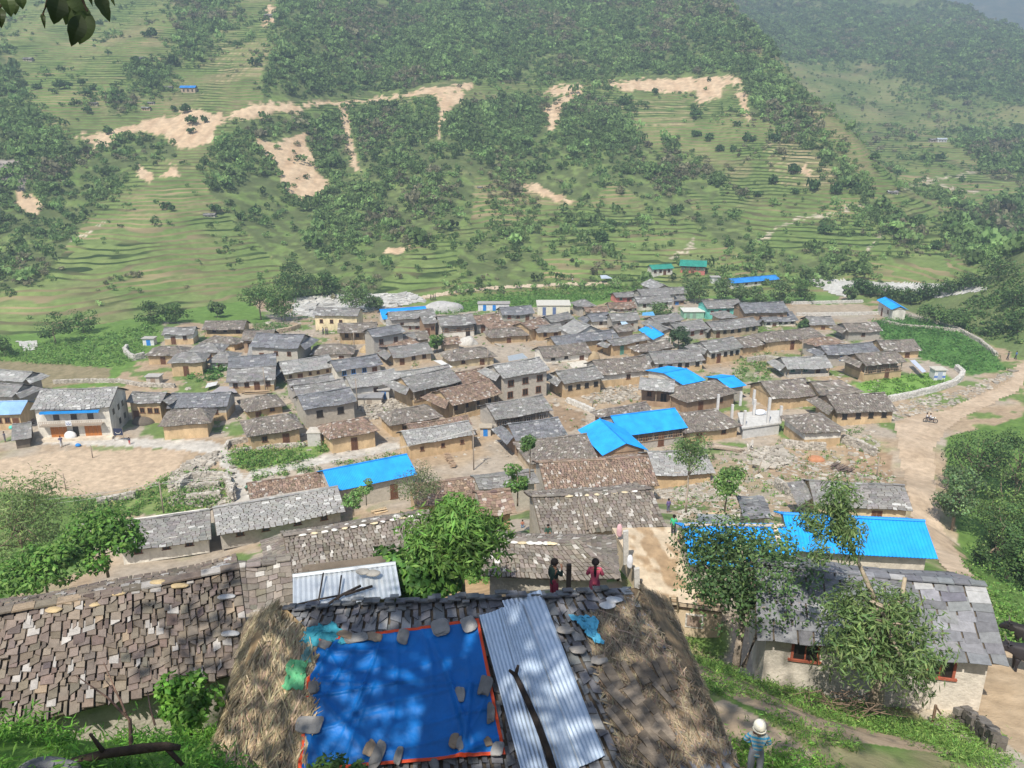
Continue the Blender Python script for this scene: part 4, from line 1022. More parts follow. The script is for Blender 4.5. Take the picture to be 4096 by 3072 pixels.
# trees down the bank beyond the road
for lab,x,y,t,w,c,n in (('dark full tree topmost beyond the road bend',3900,1930,1690,260,DK,1900),('very dark tree at the picture edge above the silvery shrub',4060,1960,1700,260,DK,1900),('silvery green shrub beside the dirt road',3815,2090,1830,200,(.10,.16,.07),1500),('yellow green tree amid the dark roadside trees',4000,2120,1850,240,(.11,.17,.05),1500),('broad dark tree over the roadside bank',4030,2300,1960,280,DK,2000),('dark leaning tree over the curve of the road',3960,2330,2080,210,DK,1600),('large dark tree at the picture edge by the road end',4090,2480,2130,300,DK,2200)):
    p=at_y(x,y,{1930:84,1960:86,2090:74,2120:72,2300:57,2330:55,2480:45}[y]);p[2]=float(gz(p[0],p[1]))-.2
    d=float(proj(p)[2])
    lo,hi=.5,30.
    for _i in range(25):
        hh=(lo+hi)/2
        if proj(p+UPV*hh)[1]>t: lo=hh
        else: hi=hh
    tree(lab,p,max(hh,2.),w*d/F/2*.92,rz=max(hh,2.)*.46,nl=int(n*2.2),ls=.27 if d>70 else .21,col=np.asarray(c)*.9,tv=.32,cf=.33,clumps=30,trunk=.2)
# roadside thicket
def clumpstuff(name,label,poly_px,n,size,col,young,ls,seed,hgt=.5,cat='plants',rmax=200,kind='stuff',droop=0,per=14,asp=1.8,gate=.42,excl=()):
    rg=np.random.default_rng(seed);mb=MB()
    xs=[p[0] for p in poly_px];ys=[p[1] for p in poly_px]
    P=[];tries=0
    m=(inpoly(PX,PY,poly_px)&(RR<rmax)).ravel()
    for q in excl: m&=~(PL[q].ravel()&(fbm(TX.ravel()/1.1,TY.ravel()/1.1,seed+5)>(.40 if q=='grass_dirt' else .30)))
    w=np.where(m)[0]
    if not len(w): print('empty',name,label);return
    area=(RR.ravel()[w]**2);ii=rg.choice(w,n,p=area/area.sum())
    P=np.stack([TX.ravel()[ii],TY.ravel()[ii],TZ.ravel()[ii]],1);P[:,:2]+=rg.normal(0,.25,(n,2))
    P[:,2]=gz(P[:,0],P[:,1])
    k=per
    if name in('weeds','grass','undergrowth') and gate>0:
        kp=fbm(P[:,0]/1.6,P[:,1]/1.6,seed)>gate;P=P[kp];n=len(P)
    sz=size*rg.uniform(.4,1.4,n)
    off=rg.normal(0,1,(n,k,3))*.5;off[...,2]=np.abs(off[...,2])*hgt*1.6
    Q=(P[:,None,:]+off*sz[:,None,None]).reshape(-1,3)
    tone=np.repeat(1+.2*rg.normal(size=(n,1)),k,0)
    leaves(mb,Q,ls,rg,np.clip(leafcols(n*k,rg,col,.22,young)*tone,.01,.5),asp,droop,.5)
    o=mb.build(name,M_LEAF)
    return tag(o,label,cat,kind=kind)
CS=clumpstuff
CS('maize','green maize crop in the field behind the village',[(1660,1258),(1850,1200),(2300,1140),(2620,1140),(2600,1170),(2350,1212),(2010,1232),(1780,1258)],1500,.7,(.10,.20,.045),(.15,.25,.07),.7,601,.9,'crop',260,per=6,asp=4)
CS('maize','dark green maize crop by the dirt road',[(3480,1295),(3610,1265),(3800,1318),(3980,1420),(4020,1478),(3880,1495),(3700,1435),(3560,1395)],1500,.6,(.07,.16,.04),(.11,.20,.055),.6,602,.9,'crop',260,per=6,asp=4)
CS('maize','maize on the small plot below the cream house',[(1010,1300),(1150,1295),(1180,1325),(1060,1345),(1010,1330)],260,.5,(.08,.16,.04),(.13,.22,.06),.5,603,.8,'crop',260,per=6,asp=4)
CS('maize','crops in the fields beyond the pen',[(0,1400),(480,1330),(640,1290),(560,1430),(470,1470),(0,1450)],1100,.7,(.11,.20,.05),(.16,.25,.07),.6,604,.7,'crop',260,per=5,asp=3)
CS('weeds','tall weeds on the plot below the long hipped house',[(1000,1790),(1120,1800),(1320,1770),(1330,1800),(1180,1860),(1000,1885),(910,1850),(930,1790)],420,.5,(.10,.19,.04),(.22,.24,.09),.28,605,.9)
CS('weeds','weeds and nettles over the stone pens',[(690,1900),(880,1880),(930,1930),(930,2010),(820,2050),(640,2065),(300,2070),(250,2000),(540,1975)],900,.5,(.10,.19,.04),(.24,.24,.10),.28,606,.8)
CS('weeds','bright low plants on the walled plot',[(3440,1535),(3560,1510),(3700,1495),(3790,1530),(3660,1575),(3530,1595)],420,.4,(.14,.26,.05),(.18,.3,.08),.3,607,.5,'crop')
CS('weeds','bean vines beside the small white-walled hut',[(800,1490),(905,1475),(910,1500),(840,1525),(760,1530),(750,1500)],220,.6,(.08,.18,.04),(.13,.24,.06),.4,608,.9)
CS('weeds','weeds in the walled rubble courts between the houses',[(2990,1430),(3100,1410),(3110,1500),(3030,1560),(2930,1500),(2930,1450)],260,.5,(.10,.19,.045),(.2,.23,.09),.3,617,.7)
CS('weeds','weeds along the lane behind the blue sheet roof',[(1010,1890),(1600,1810),(1610,1850),(1320,1900),(1010,1930)],260,.4,(.10,.18,.045),(.2,.22,.09),.25,609,.7)
CS('weeds','scattered weeds between the village houses',[(600,1330),(1400,1260),(2500,1230),(3500,1350),(3550,1700),(2700,1700),(1400,1760),(700,1700)],900,.45,(.09,.17,.04),(.18,.22,.08),.3,610,.7)
CS('weeds','weeds on the rubbly slope above the dirt road',[(2680,1850),(3450,1700),(3580,1900),(3560,2050),(3200,2050),(2700,2050)],520,.4,(.10,.19,.045),(.2,.24,.09),.22,611,.7)
CS('undergrowth','green undergrowth on the bank beside the dirt road',[(3790,1800),(3900,1780),(4140,1850),(4140,2520),(4010,2450),(3860,2200),(3800,1960)],700,.32,(.10,.19,.045),(.16,.24,.07),.18,612,.7)
CS('undergrowth','shrubby slope below the playground',[(0,2000),(260,1990),(420,2010),(420,2080),(360,2160),(200,2300),(0,2360)],800,.5,(.12,.19,.055),(.21,.25,.10),.2,613,.8)
CS('weeds','weeds on the slope of the grassy spur',[(3740,1270),(3950,1140),(4100,1090),(4100,1390),(3980,1360),(3850,1320)],700,.8,(.08,.14,.04),(.15,.18,.07),.6,614,.6,rmax=330)
# ---- loose stones
def stones(name,label,poly_px,n,size,seed,cols=((.25,.22,.18),(.46,.42,.36)),rmax=200,cat='stones',heap=0.):
    rg=np.random.default_rng(seed);mb=MB()
    w=np.where((inpoly(PX,PY,poly_px)&(RR<rmax)).ravel())[0]
    if not len(w): print('empty stones',label);return
    a=RR.ravel()[w]**2;ii=rg.choice(w,n,p=a/a.sum())
    P=np.stack([TX.ravel()[ii],TY.ravel()[ii],TZ.ravel()[ii]],1);P[:,:2]+=rg.normal(0,.2,(n,2))
    P[:,2]=gz(P[:,0],P[:,1])+heap*rg.random(n)
    Vc=np.array([[i,j,k] for k in(-1,1) for j in(-1,1) for i in(-1,1)],float)
    s=size*rg.lognormal(0,.4,n)
    Vs=Vc[None]*(1+.35*rg.normal(size=(n,8,3)))*np.stack([s,s*rg.uniform(.6,1,n),s*rg.uniform(.25,.5,n)],1)[:,None,:]*.5
    a=rg.uniform(0,6.28,n);ca,sa=np.cos(a)[:,None],np.sin(a)[:,None]
    Vs=np.stack([Vs[...,0]*ca-Vs[...,1]*sa,Vs[...,0]*sa+Vs[...,1]*ca,Vs[...,2]],-1)+P[:,None,:]
    c0,c1=map(np.asarray,cols);t=rg.random((n,1));cc=np.repeat(c0*(1-t)+c1*t,8,0)
    F_=np.array([(0,2,3,1),(4,5,7,6),(0,1,5,4),(2,6,7,3),(0,4,6,2),(1,3,7,5)])
    mb.add(Vs.reshape(-1,3),((np.arange(n)*8)[:,None,None]+F_[None]).reshape(-1,4),col=cc)
    o=mb.build(name,M_STONE);return tag(o,label,cat,kind='stuff')
stones('rubble','spilled pale stones beside the paved lane',[(690,1915),(740,1860),(860,1815),(870,1835),(800,1900),(700,1925)],900,.38,701,heap=.25)
stones('rubble','loose stones scattered through the village lanes',[(600,1330),(1400,1260),(2500,1230),(3500,1300),(3560,1750),(2700,1800),(1400,1900),(950,2000),(900,1780)],3200,.34,702)
stones('rubble','stone litter on the slope above the road',[(2680,1900),(3060,1790),(3480,1720),(3580,1900),(3600,2060),(3100,2080),(2700,2080)],1000,.34,703)
stones('rubble','spilled pale rubble below the concrete columns',[(3020,1800),(3120,1790),(3180,1850),(3100,1880),(3020,1870)],500,.4,704,heap=.4)
stones('rubble','stones of the fallen pens by the lane',[(680,1900),(930,1890),(940,2010),(850,2030),(680,2020)],600,.35,705,heap=.2)
stones('rubble','stony edge of the dirt road',[(3540,1640),(3680,1590),(3830,1565),(4050,1480),(4060,1500),(3900,1590),(3720,1650),(3560,1680)],600,.3,706)
stones('rubble','rubble heaps between the middle houses',[(1430,1610),(1640,1590),(1640,1650),(1470,1680)],500,.34,707,heap=.2)
stones('rubble','stony ground beside the round slender tree',[(2600,1930),(2800,1900),(2960,1920),(2980,2010),(2650,2000)],600,.3,708)
stones('rubble','rocks on the yard before the collapsed wall',[(2300,1570),(2530,1540),(2560,1600),(2380,1620)],400,.35,709,heap=.1)
stones('rubble','pale boulders in the river bed',[(1180,1200),(1350,1180),(1650,1172),(1700,1205),(1500,1240),(1300,1275),(1170,1260)],700,.8,710,((.36,.35,.33),(.56,.55,.52)),330)
# ================================================================== FOREGROUND ROOFS
SHG=H('brown wooden-shingled house with yellow ridge stones filling the lower corner','I',-420,1418,2035,856,236,h=2.0,roof='near',wall='stone',win=0,door=0,zb=26.6,Dmax=4,row=.22,wid=(.13,.36),rag=.2)
SLATE=H('whitewashed stone house under a large grey slate roof below the willow','L',60,586,2092,830,92,h=1.95,roof='dark',wall='lime',win=3,door=0,wc='red',wh=.95,zb=23.35,Dmax=5.5,row=.40,wid=(.5,.95))
H('small corrugated iron roof with poles and stones on it, below the bushy tree','F',345,1392,1216,1275,1072,h=1.6,roof='tin',wall='dark',win=0,door=0,zb=24.6,pitch=14,back=False)
def plane3(a,b,c):
    n=np.cross(b-a,c-a);n/=np.linalg.norm(n)
    if n[2]<0:n=-n
    return a,n
def on_plane(pl,px,py,off=0.):
    p,n=pl;d=ray(px,py);t=((p+n*off-CAM)@n)/(d@n);return CAM+d*t
# ---------------- house with the blue tarpaulin
RA_=at_y(1140,2452,16.4);RB_=at_y(2520,2338,17.2);RA_[2]=RB_[2]=(RA_[2]+RB_[2])/2
EL=at_z(845,3112,29.25);ER=at_z(2960,3075,29.25);EBL=at_z(1000,2492,29.75);EBR=at_z(2660,2402,29.6)
BT=thing('thatched_house','stone-tiled and thatched house weighed down with a blue tarpaulin and iron sheets','house',[*( (RA_+RB_)/2)[:2],27.6])
FP=plane3(RA_,RB_,(EL+ER)/2)
rg=np.random.default_rng(77)
mb=MB()
EL2=on_plane(FP,845,3112);ER2=on_plane(FP,2960,3075)
slabs(mb,EL2,ER2,RA_,RB_,'dark',rg,.24,(.14,.36),th=.035,sag=.05,rag=.12)
slabs(mb,EBR+np.array([-.2,.2,0]),EBL,RB_,RA_,'dark',rg,.22,(.14,.36),th=.03,sag=.03,rag=.12)
for i in range(60):
    u=(i+.5)/60;c=RA_*(1-u)+RB_*u+rg.normal(0,.05,3)+UPV*.03
    a=rg.uniform(-.5,.5);d=(RB_-RA_)/np.linalg.norm(RB_-RA_)
    mb.box(c,d*rg.uniform(.06,.16),np.array([-d[1],d[0],-.3])*rg.uniform(.12,.2),UPV*.02,pal('dark',1,rg)[0]*.85)
mb.build('roof',M_SLAB,BT)
def straw(mb,quad,n,rg,L=(.3,.8),w=.012,col=(.36,.27,.15),jit=.35,lift=.05,vmax=.90):
    a,b,c,d=[np.asarray(q,float) for q in quad]
    u=rg.random((n,1));v=rg.uniform(.02,vmax,(n,1))
    P=(a*(1-u)+b*u)*(1-v)+(d*(1-u)+c*u)*v
    nrm=np.cross(b-a,d-a);nrm/=np.linalg.norm(nrm)
    if nrm[2]<0:nrm=-nrm
    D=(a+b)/2-(c+d)/2;D=D/np.linalg.norm(D)
    S=np.cross(nrm,D)
    D=D+S*rg.normal(0,jit,(n,1))+nrm*rg.normal(.0,.10,(n,1));D/=np.linalg.norm(D,axis=1)[:,None]
    S2=np.cross(nrm,D);S2/=np.linalg.norm(S2,axis=1)[:,None]
    l=rg.uniform(L[0],L[1],(n,1))*.5;h=rg.uniform(.01,lift,(n,1))
    P=P+nrm*h;ww=w*rg.uniform(.5,1.6,(n,1))
    m=P+nrm*l*.06
    V=np.stack([P-D*l-S2*ww,P-D*l+S2*ww,m+S2*ww,m-S2*ww,P+D*l-nrm*.03+S2*ww*.4,P+D*l-nrm*.03-S2*ww*.4],1).reshape(-1,3)
    o=(np.arange(n)*6)[:,None]
    cc=np.clip(np.asarray(col)*(1+.3*rg.normal(size=(n,1)))*(1+.05*rg.normal(size=(n,3))),.03,.7)
    mb.add(V,np.concatenate([o+np.array([[0,1,2,3]]),o+np.array([[3,2,4,5]])]),col=np.repeat(cc,6,0))
def patch(mb,quad,nu,nv,col,bulge=.0,noise=.04,seed=0,flip=False):
    a,b,c,d=[np.asarray(q,float) for q in quad]
    U,V=np.meshgrid(np.linspace(0,1,nu),np.linspace(0,1,nv))
    n=np.cross(b-a,d-a);n/=np.linalg.norm(n)
    if n[2]<0:n=-n
    P=((a*(1-U[...,None])+b*U[...,None])*(1-V[...,None])+(d*(1-U[...,None])+c*U[...,None])*V[...,None])
    P=P+n*(bulge*np.sin(np.pi*U)*np.sin(np.pi*V)+noise*(fbm(U*8+seed,V*8,seed)-.5))[...,None]
    ii=np.arange(U.size).reshape(U.shape)
    mb.add(P.reshape(-1,3),np.stack([ii[:-1,:-1],ii[:-1,1:],ii[1:,1:],ii[1:,:-1]],-1).reshape(-1,4),col=col)
# thatch on both ends
upn=FP[1]
lq=[EBL+np.array([-.05,0,0]),EL2+np.array([-.15,-.1,-.1]),RA_+upn*.03,RA_+np.array([-.1,.1,.02])]
mb=MB();patch(mb,lq,14,14,(.26,.18,.10),.12,.1,3)
l2=[EL2+upn*.06,on_plane(FP,1230,3112,.06),on_plane(FP,1270,2560,.06),RA_+upn*.06]
patch(mb,l2,12,14,(.28,.2,.11),.06,.08,4)
straw(mb,lq,4600,rg,(.25,.6),.010,(.38,.31,.20),.6,.10);straw(mb,l2,3000,rg,(.3,.8),.010,(.38,.30,.19),.5,.10)
straw(mb,[EBL,EL2,EL2+np.array([-.15,0,-.5]),EBL+np.array([-.15,0,-.5])],900,rg,(.3,.7),.01,(.42,.31,.17),.4,.1)
t=mb.build('thatch',M_STRAW,BT);t['label']='loose golden straw thatch spilling over one end'
rq=[ER2+upn*.02,EBR+np.array([.1,0,0]),RB_+np.array([.15,.05,.02]),RB_+upn*.03]
mb=MB();patch(mb,rq,14,14,(.22,.16,.10),.10,.1,5)
r2=[on_plane(FP,2500,3092,.05),ER2+upn*.05,RB_+upn*.05,on_plane(FP,2330,2440,.05)]
patch(mb,[r2[0]*.45+r2[1]*.55,r2[1],r2[2],r2[3]*.35+r2[2]*.65],10,14,(.22,.16,.1),.05,.06,6)
straw(mb,rq,4200,rg,(.15,.45),.009,(.27,.215,.15),.9,.08,.86);straw(mb,r2,4200,rg,(.15,.5),.009,(.25,.2,.14),.8,.07,.93)
t=mb.build('thatch',M_STRAW,BT);t['label']='brown matted thatch at the end beside the grassy slope'
mb=MB();mb.add([EL2,ER2,EBR,EBL,EL2-UPV*2.6,ER2-UPV*2.6,EBR-UPV*3,EBL-UPV*3]+np.array([0,0,-.1])*0,[(0,1,5,4),(1,2,6,5),(2,3,7,6),(3,0,4,7)],col=(.3,.24,.17))
vv=mb.v[0];cc_=vv.mean(0);mb.v[0]=cc_+(vv-cc_)*np.array([.93,.86,1])-np.array([0,0,.12]);mb.build('wall',M_STONE,BT)
# ---------------- tarpaulin
TARP_C=[(1192,3090),(2022,3016),(1915,2474),(1246,2566)]
def tarp(label,corners,pl,off,nu,nv,col,edge=None,folds=14,amp=.05,seed=1,name='tarpaulin',cat='tarpaulin',mat=None,wob=.0):
    c=[on_plane(pl,*q,off) for q in corners];n=pl[1]
    U,V=np.meshgrid(np.linspace(0,1,nu),np.linspace(0,1,nv));u=U[...,None];v=V[...,None]
    P=(c[0]*(1-u)+c[1]*u)*(1-v)+(c[3]*(1-u)+c[2]*u)*v
    rgt=np.random.default_rng(seed);hgt=.0*U
    for k in range(folds):
        th=rgt.uniform(-.5,.5)+(0 if k%3 else 1.4);x0,y0=rgt.random(2);cx=rgt.uniform(-.35,.35)
        s=(U-x0)*np.cos(th)-(V-y0)*np.sin(th);l=(U-x0)*np.sin(th)+(V-y0)*np.cos(th)
        s=s+cx*l*l
        wd=rgt.uniform(.006,.018);ln=rgt.uniform(.15,.45)
        hgt+=rgt.uniform(.3,1)*np.exp(-(s/wd)**2)*np.exp(-(l/ln)**2)*amp
    hgt+=amp*1.5*(fbm(U*3+seed,V*3,seed)-.5)+amp*.5*(fbm(U*13,V*13,seed+3)-.5)
    d=(c[1]-c[0])/np.linalg.norm(c[1]-c[0])
    P=P+n*hgt[...,None]
    if wob:
        e=wob*(fbm(U*5,V*5,seed+9)-.5);P=P+d*e[...,None]*(1+0*u)
        e2=wob*(fbm(U*5+9,V*5,seed+19)-.5);P=P+np.cross(n,d)*e2[...,None]
    T=thing(name,label,cat,P.reshape(-1,3).mean(0));ii=np.arange(U.size).reshape(U.shape)
    q=np.stack([ii[:-1,:-1],ii[:-1,1:],ii[1:,1:],ii[1:,:-1]],-1)
    bw=max(1,nu//46)
    bmask=np.zeros(q.shape[:2],bool)
    if edge is not None: bmask[:,:bw]=bmask[:,-bw:]=True;bmask[:bw]=bmask[-bw:]=True
    tone=1+.12*(fbm(U*6,V*6,seed+5)-.5)
    mb=MB();mb.add(P.reshape(-1,3),q[~bmask].reshape(-1,4),col=np.asarray(col)*tone.reshape(-1,1))
    o=mb.build('sheet' if edge is not None else 'sheet',mat or M_PLASTIC,T,smooth=True)
    if edge is not None:
        mb=MB();mb.add((P+n*.006).reshape(-1,3),q[bmask].reshape(-1,4),col=edge);mb.build('hem',M_PLASTIC,T,smooth=True)
    return T
tarp('blue tarpaulin with an orange hem weighed down by stones',TARP_C,FP,.13,120,90,(.003,.13,.44),(.62,.07,.02),34,.085,5)
tarp('teal cloth bunched at the upper corner of the blue tarpaulin',[(1190,2590),(1405,2565),(1345,2490),(1235,2500)],FP,.17,40,24,(.05,.28,.36),None,14,.07,8,'cloth','cloth',M_CLOTH,.25)
tarp('green plastic bag lying on straw beside the blue tarpaulin',[(1135,2745),(1215,2750),(1235,2640),(1160,2630)],FP,.2,24,24,(.10,.36,.17),None,10,.06,9,'plastic_bag','plastic bag',None,.22)
tarp('grey green cloth strip between the teal cloth and the green bag',[(1200,2640),(1240,2650),(1248,2580),(1225,2590)],FP,.18,16,16,(.12,.24,.24),None,6,.05,19,'cloth','cloth',M_CLOTH,.12)
tarp('torn light blue plastic sheet on the thatch beside the iron sheets',[(2370,2550),(2415,2575),(2372,2455),(2285,2465)],FP,.2,30,30,(.10,.42,.62),None,12,.06,10,'plastic_sheet','plastic sheet',None,.3)
# ---------------- iron sheets and log
def iron(label,tl,tr,br,bl,off,seed):
    c=[on_plane(FP,*q,off) for q in(bl,br,tr,tl)]
    mb=MB();sheet(mb,c[0],c[1],c[3],c[2],(.50,.58,.68),np.random.default_rng(seed),step=.085,amp=.013,nv=14)
    o=mb.build('iron_sheet',M_ZINC,None,origin=np.mean(c,0));return tag(o,label,'iron sheet')
iron('corrugated iron sheet against the orange hem of the tarpaulin',(1917,2462),(2012,2430),(2210,3110),(2092,3112),.14,1)
iron('corrugated iron sheet under the charred log',(2004,2432),(2085,2408),(2318,3075),(2196,3110),.175,2)
iron('corrugated iron sheet pushed highest over the roof ridge',(2008,2404),(2162,2360),(2420,3022),(2292,3078),.12,3)
lg=[on_plane(FP,x,y,o) for x,y,o in((2062,2700,.34),(2095,2770,.30),(2140,2870,.27),(2190,3000,.26),(2225,3120,.26))]
mb=MB();mb.tube(lg,[.06,.07,.075,.08,.085],8,(.035,.028,.024));mb.tube([lg[0],on_plane(FP,2073,2660,.42)],[.05,.03],6,(.04,.03,.025));mb.tube([lg[0],on_plane(FP,2036,2680,.40)],[.05,.03],6,(.04,.03,.025))
tag(mb.build('log',M_BARK,None,smooth=True,origin=lg[2]),'charred forked log lying on the iron sheets','log')
# ---------------- stones on the tarpaulin
ST=[(1383,2540,.20,.09),(1428,2552,.26,.12),(1495,2548,.17,.11),(1298,2576,.15,.11),(1614,2543,.13,.17),(1760,2510,.19,.19),(1876,2498,.16,.18),(1253,2750,.11,.13),(1240,2900,.28,.2),(1835,2774,.12,.16),(1940,2745,.14,.24),(1962,2852,.08,.22),(1953,2966,.08,.1),(1815,2962,.09,.16),(1838,2972,.07,.16),(1480,2992,.1,.16),(1512,3018,.12,.28),(1592,3022,.08,.18),(1990,2998,.13,.15),(1738,3058,.09,.13)]
for i,(x,y,w,hh) in enumerate(ST):
    p=on_plane(FP,x,y,.19);rgs=np.random.default_rng(900+i)
    mb=MB();d=np.array([1,0,0.]);s=np.cross(upn,d);a=rgs.uniform(-.4,.4)
    V,T=ico(2);k=rgs.normal(size=(3,3));q=V*(1+.18*sum(np.sin(V@k[j]*2.5+j) for j in range(3)))[:,None]
    q=np.sign(q)*np.abs(q)**.6
    W=p+(q[:,:1]*(d*math.cos(a)+s*math.sin(a))*w+q[:,1:2]*(s*math.cos(a)-d*math.sin(a))*hh+q[:,2:]*upn*.045)
    mb.add(W,None,T,np.array([.20,.195,.19])*rgs.uniform(.7,1.35)*(np.array([1.25,1,.75]) if i in(0,2,12,13,15) else 1))
    tag(mb.build('stone',M_STONE,None,origin=p),'flat grey stone weighing down the blue tarpaulin','stone','stones holding down the blue tarpaulin')
# planks and broken slabs slid over the thatch
for i in range(26):
    x0,y0=rg.uniform(2260,2640),rg.uniform(2620,3060)
    if x0<2160+(y0-2360)*.42+60: x0+=170
    p=on_plane(FP,x0,y0,.09);q=on_plane(FP,x0+rg.uniform(40,90),y0+rg.uniform(60,130),.07)
    d=q-p;L=np.linalg.norm(d);d/=L;s=np.cross(FP[1],d)
    mb=MB();mb.box((p+q)/2+FP[1]*.07,d*min(L/2,.45),s*rg.uniform(.05,.12),FP[1]*.018,np.array([.20,.165,.13])*rg.uniform(.6,1.3))
    tag(mb.build('plank',M_WOOD,None,origin=p),'short weathered plank sliding down the thatch beside the iron sheets','plank','weathered planks on the thatch')
for i,(x,y) in enumerate(((2395,2640),(2310,2600),(2260,2520),(2455,2400),(2430,2420))):
    p=on_plane(FP,x,y,.14);mb=MB();mb.blob(p,(.2,.15,.05),(.27,.25,.23) if i<3 else (.55,.55,.55),60+i,2,.2)
    tag(mb.build('stone',M_STONE,None,origin=p),'loose flat slab on the thatched end' if i<3 else 'pale stone on the thatch corner by the ridge','stone','loose slabs on the thatched end' if i<3 else 'pale stones at the thatch corner')
# ridge stones of the shingled house
for i,(u,dy,c) in enumerate(((.30,-.25,1),(.44,-.3,1),(.52,-.1,1),(.68,.0,1),(.76,-.25,1),(.88,.1,1),(.93,-.9,0),(.93,-2.0,0),(.92,.25,0),(.95,.4,0))):
    p=SHG['RA']*(1-u)+SHG['RB']*u+SHG['fr'][2]*dy+UPV*(.07-abs(dy)*SHG['t']-.08*math.sin(math.pi*u))
    mb=MB();mb.blob(p,(.24,.12,.05),(.40,.31,.18) if c else (.40,.40,.40),80+i,2,.2)
    tag(mb.build('stone',M_STONE,None,origin=p),'flat ochre stone on the ridge of the shingled house' if c else 'white stone near the end of the shingled ridge','stone','ochre ridge stones' if c else 'white stones at the shingled roof end')
# poles, logs and stones on the small iron roof
zt=plane3(px_at:=at_z(*px_of('F',345,1392),26.2),at_z(*px_of('F',1216,1275),26.2),at_z(*px_of('F',1216,1275),26.2)+np.array([-.1,1,.25]))
def on_tin(x,y,o=.1): return on_plane(zt,*px_of('F',x,y),o)
for lab,pts,rr_ in (('thin black pole laid across the small iron roof near its edge',((590,1090),(545,1355)),.03),('second thin black pole on the small iron roof, nearer the stones',((735,1110),(708,1322)),.03),('crooked charred log on the small iron roof',((620,1345),(740,1265),(890,1192)),.05),('short charred log above the crooked one on the iron roof',((760,1265),(985,1195)),.05),('long dark pole along the lower edge of the small iron roof',((340,1352),(560,1300),(720,1270)),.035)):
    P=[on_tin(x,y,.12) for x,y in pts];mb=MB();mb.tube(P,rr_,7,(.04,.033,.03));tag(mb.build('pole',M_BARK,None,smooth=True,origin=P[0]),lab,'pole')
for i,(x,y) in enumerate(((910,1078),(990,1090))):
    p=on_tin(x,y,.13);mb=MB();mb.blob(p,(.26,.2,.08),(.27,.26,.24),95+i,2,.12)
    tag(mb.build('stone',M_STONE,None,origin=p),['rounded grey stone on the iron roof, the paler of two','darker rounded stone overlapping the pale one on the iron roof'][i],'stone')
# ---------------- flat earth-roofed house
c=[at_z(2605,2395,20.0),at_z(2905,2434,20.0),at_z(2705,2108,20.0),at_z(2448,2112,20.0)]
FT=thing('flat_roofed_house','flat earth-roofed house with a bare pale roof yard below the pink-shirted girl','house',[*np.mean(c,0)[:2],17.6])
mb=MB();U,Vv=np.meshgrid(np.linspace(0,1,40),np.linspace(0,1,40));t_=fbm(U*4,Vv*4,611)[...,None];t2_=fbm(U*14,Vv*14,612)[...,None]
q_=(c[0]*(1-U[...,None])+c[1]*U[...,None])*(1-Vv[...,None])+(c[3]*(1-U[...,None])+c[2]*U[...,None])*Vv[...,None]
wet=sstep(.50,.60,t_);cl_=np.array([.50,.41,.30])*(1-wet)+np.array([.33,.235,.145])*wet;cl_=cl_*(.8+.4*t2_)
ii=np.arange(1600).reshape(40,40);mb.add((q_+UPV*.05*(t2_-.5)).reshape(-1,3),np.stack([ii[:-1,:-1],ii[:-1,1:],ii[1:,1:],ii[1:,:-1]],-1).reshape(-1,4),col=cl_.reshape(-1,3))
mb.add([q-UPV*.03 for q in c]+[q-UPV*.22 for q in c],[(4,5,1,0),(5,6,2,1),(6,7,3,2),(7,4,0,3)],col=(.42,.34,.25));mb.build('roof',M_GROUND,FT)
cm=np.mean(c,0);ci=[cm+(q-cm)*.95 for q in c]
mb=MB();mb.add([q-UPV*.2 for q in ci]+[q-UPV*3.6 for q in ci],[(0,4,5,1),(1,5,6,2),(2,6,7,3),(3,7,4,0)],col=(.47,.38,.27));mb.build('wall',M_WALL,FT)
e=ci[1]-ci[0];W_=np.linalg.norm(e);e/=W_;nn_=np.array([-e[1],e[0],0])
fr=(ci[0]*np.array([1,1,0])+UPV*17.4,e,nn_)
for xx in (W_*.62,):
    m=MB();m.bx(xx-.42,xx+.42,-.05,.02,1.2,1.95,(.6,.58,.54),fr);f_=m.build('window',M_WOOD,FT);p=MB();p.bx(xx-.34,xx+.34,-.07,-.045,1.27,1.88,(.33,.25,.2),fr);mat_parent(p.build('pane',M_WOOD,FT),f_)
m=MB();m.bx(W_*.05,W_*.98,-.16,-.02,2.3,2.42,(.06,.04,.03),fr);m.build('shaded_slit',M_WOOD,FT)  # near-black strip standing in for the shaded slit under the roof edge
for lab,x,y0,y1,w in (('tall pale stone slab standing upright at the roof yard edge',2500,2255,2128,.26),('shorter pale stone post standing lower down the roof yard edge',2545,2374,2275,.26)):
    p=at_z(x,y0,20.0 if y0<2300 else 19.7);d=float(proj(p)[2]);hgt=(y0-y1)*d/F/.86
    mb=MB();mb.box(p+UPV*hgt/2,(w/2,0,.03),(0,.09,0),(-.05,0,hgt/2),(.44,.43,.41));tag(mb.build('stone_post',M_STONE,None,origin=p),lab,'stone post')
p=at_z(2274,2345,29.2);mb=MB();mb.box(p+UPV*.3,(.07,0,0),(0,.05,0),(0,0,.42),(.05,.04,.035));tag(mb.build('wooden_post',M_WOOD,None,origin=p),'dark wooden post between the two standing children','post')
lp=[at_z(2697,2500,17.9),at_z(2716,2510,17.9),at_z(2680,2385,20.7),at_z(2708,2385,20.7)]
a_,b_,cc1,d_=lp;mb=MB()
mb.tube([a_,a_+(cc1-a_)*1.0],.05,6,(.42,.35,.25));mb.tube([b_,b_+(d_-b_)*1.0],.05,6,(.42,.35,.25))
for t in (.15,.35,.55,.75,.93): mb.tube([a_+(cc1-a_)*t,b_+(d_-b_)*t],.035,5,(.42,.35,.25))
tag(mb.build('ladder',M_WOOD,None,origin=a_),'wooden ladder leaning on the flat earth roof','ladder')
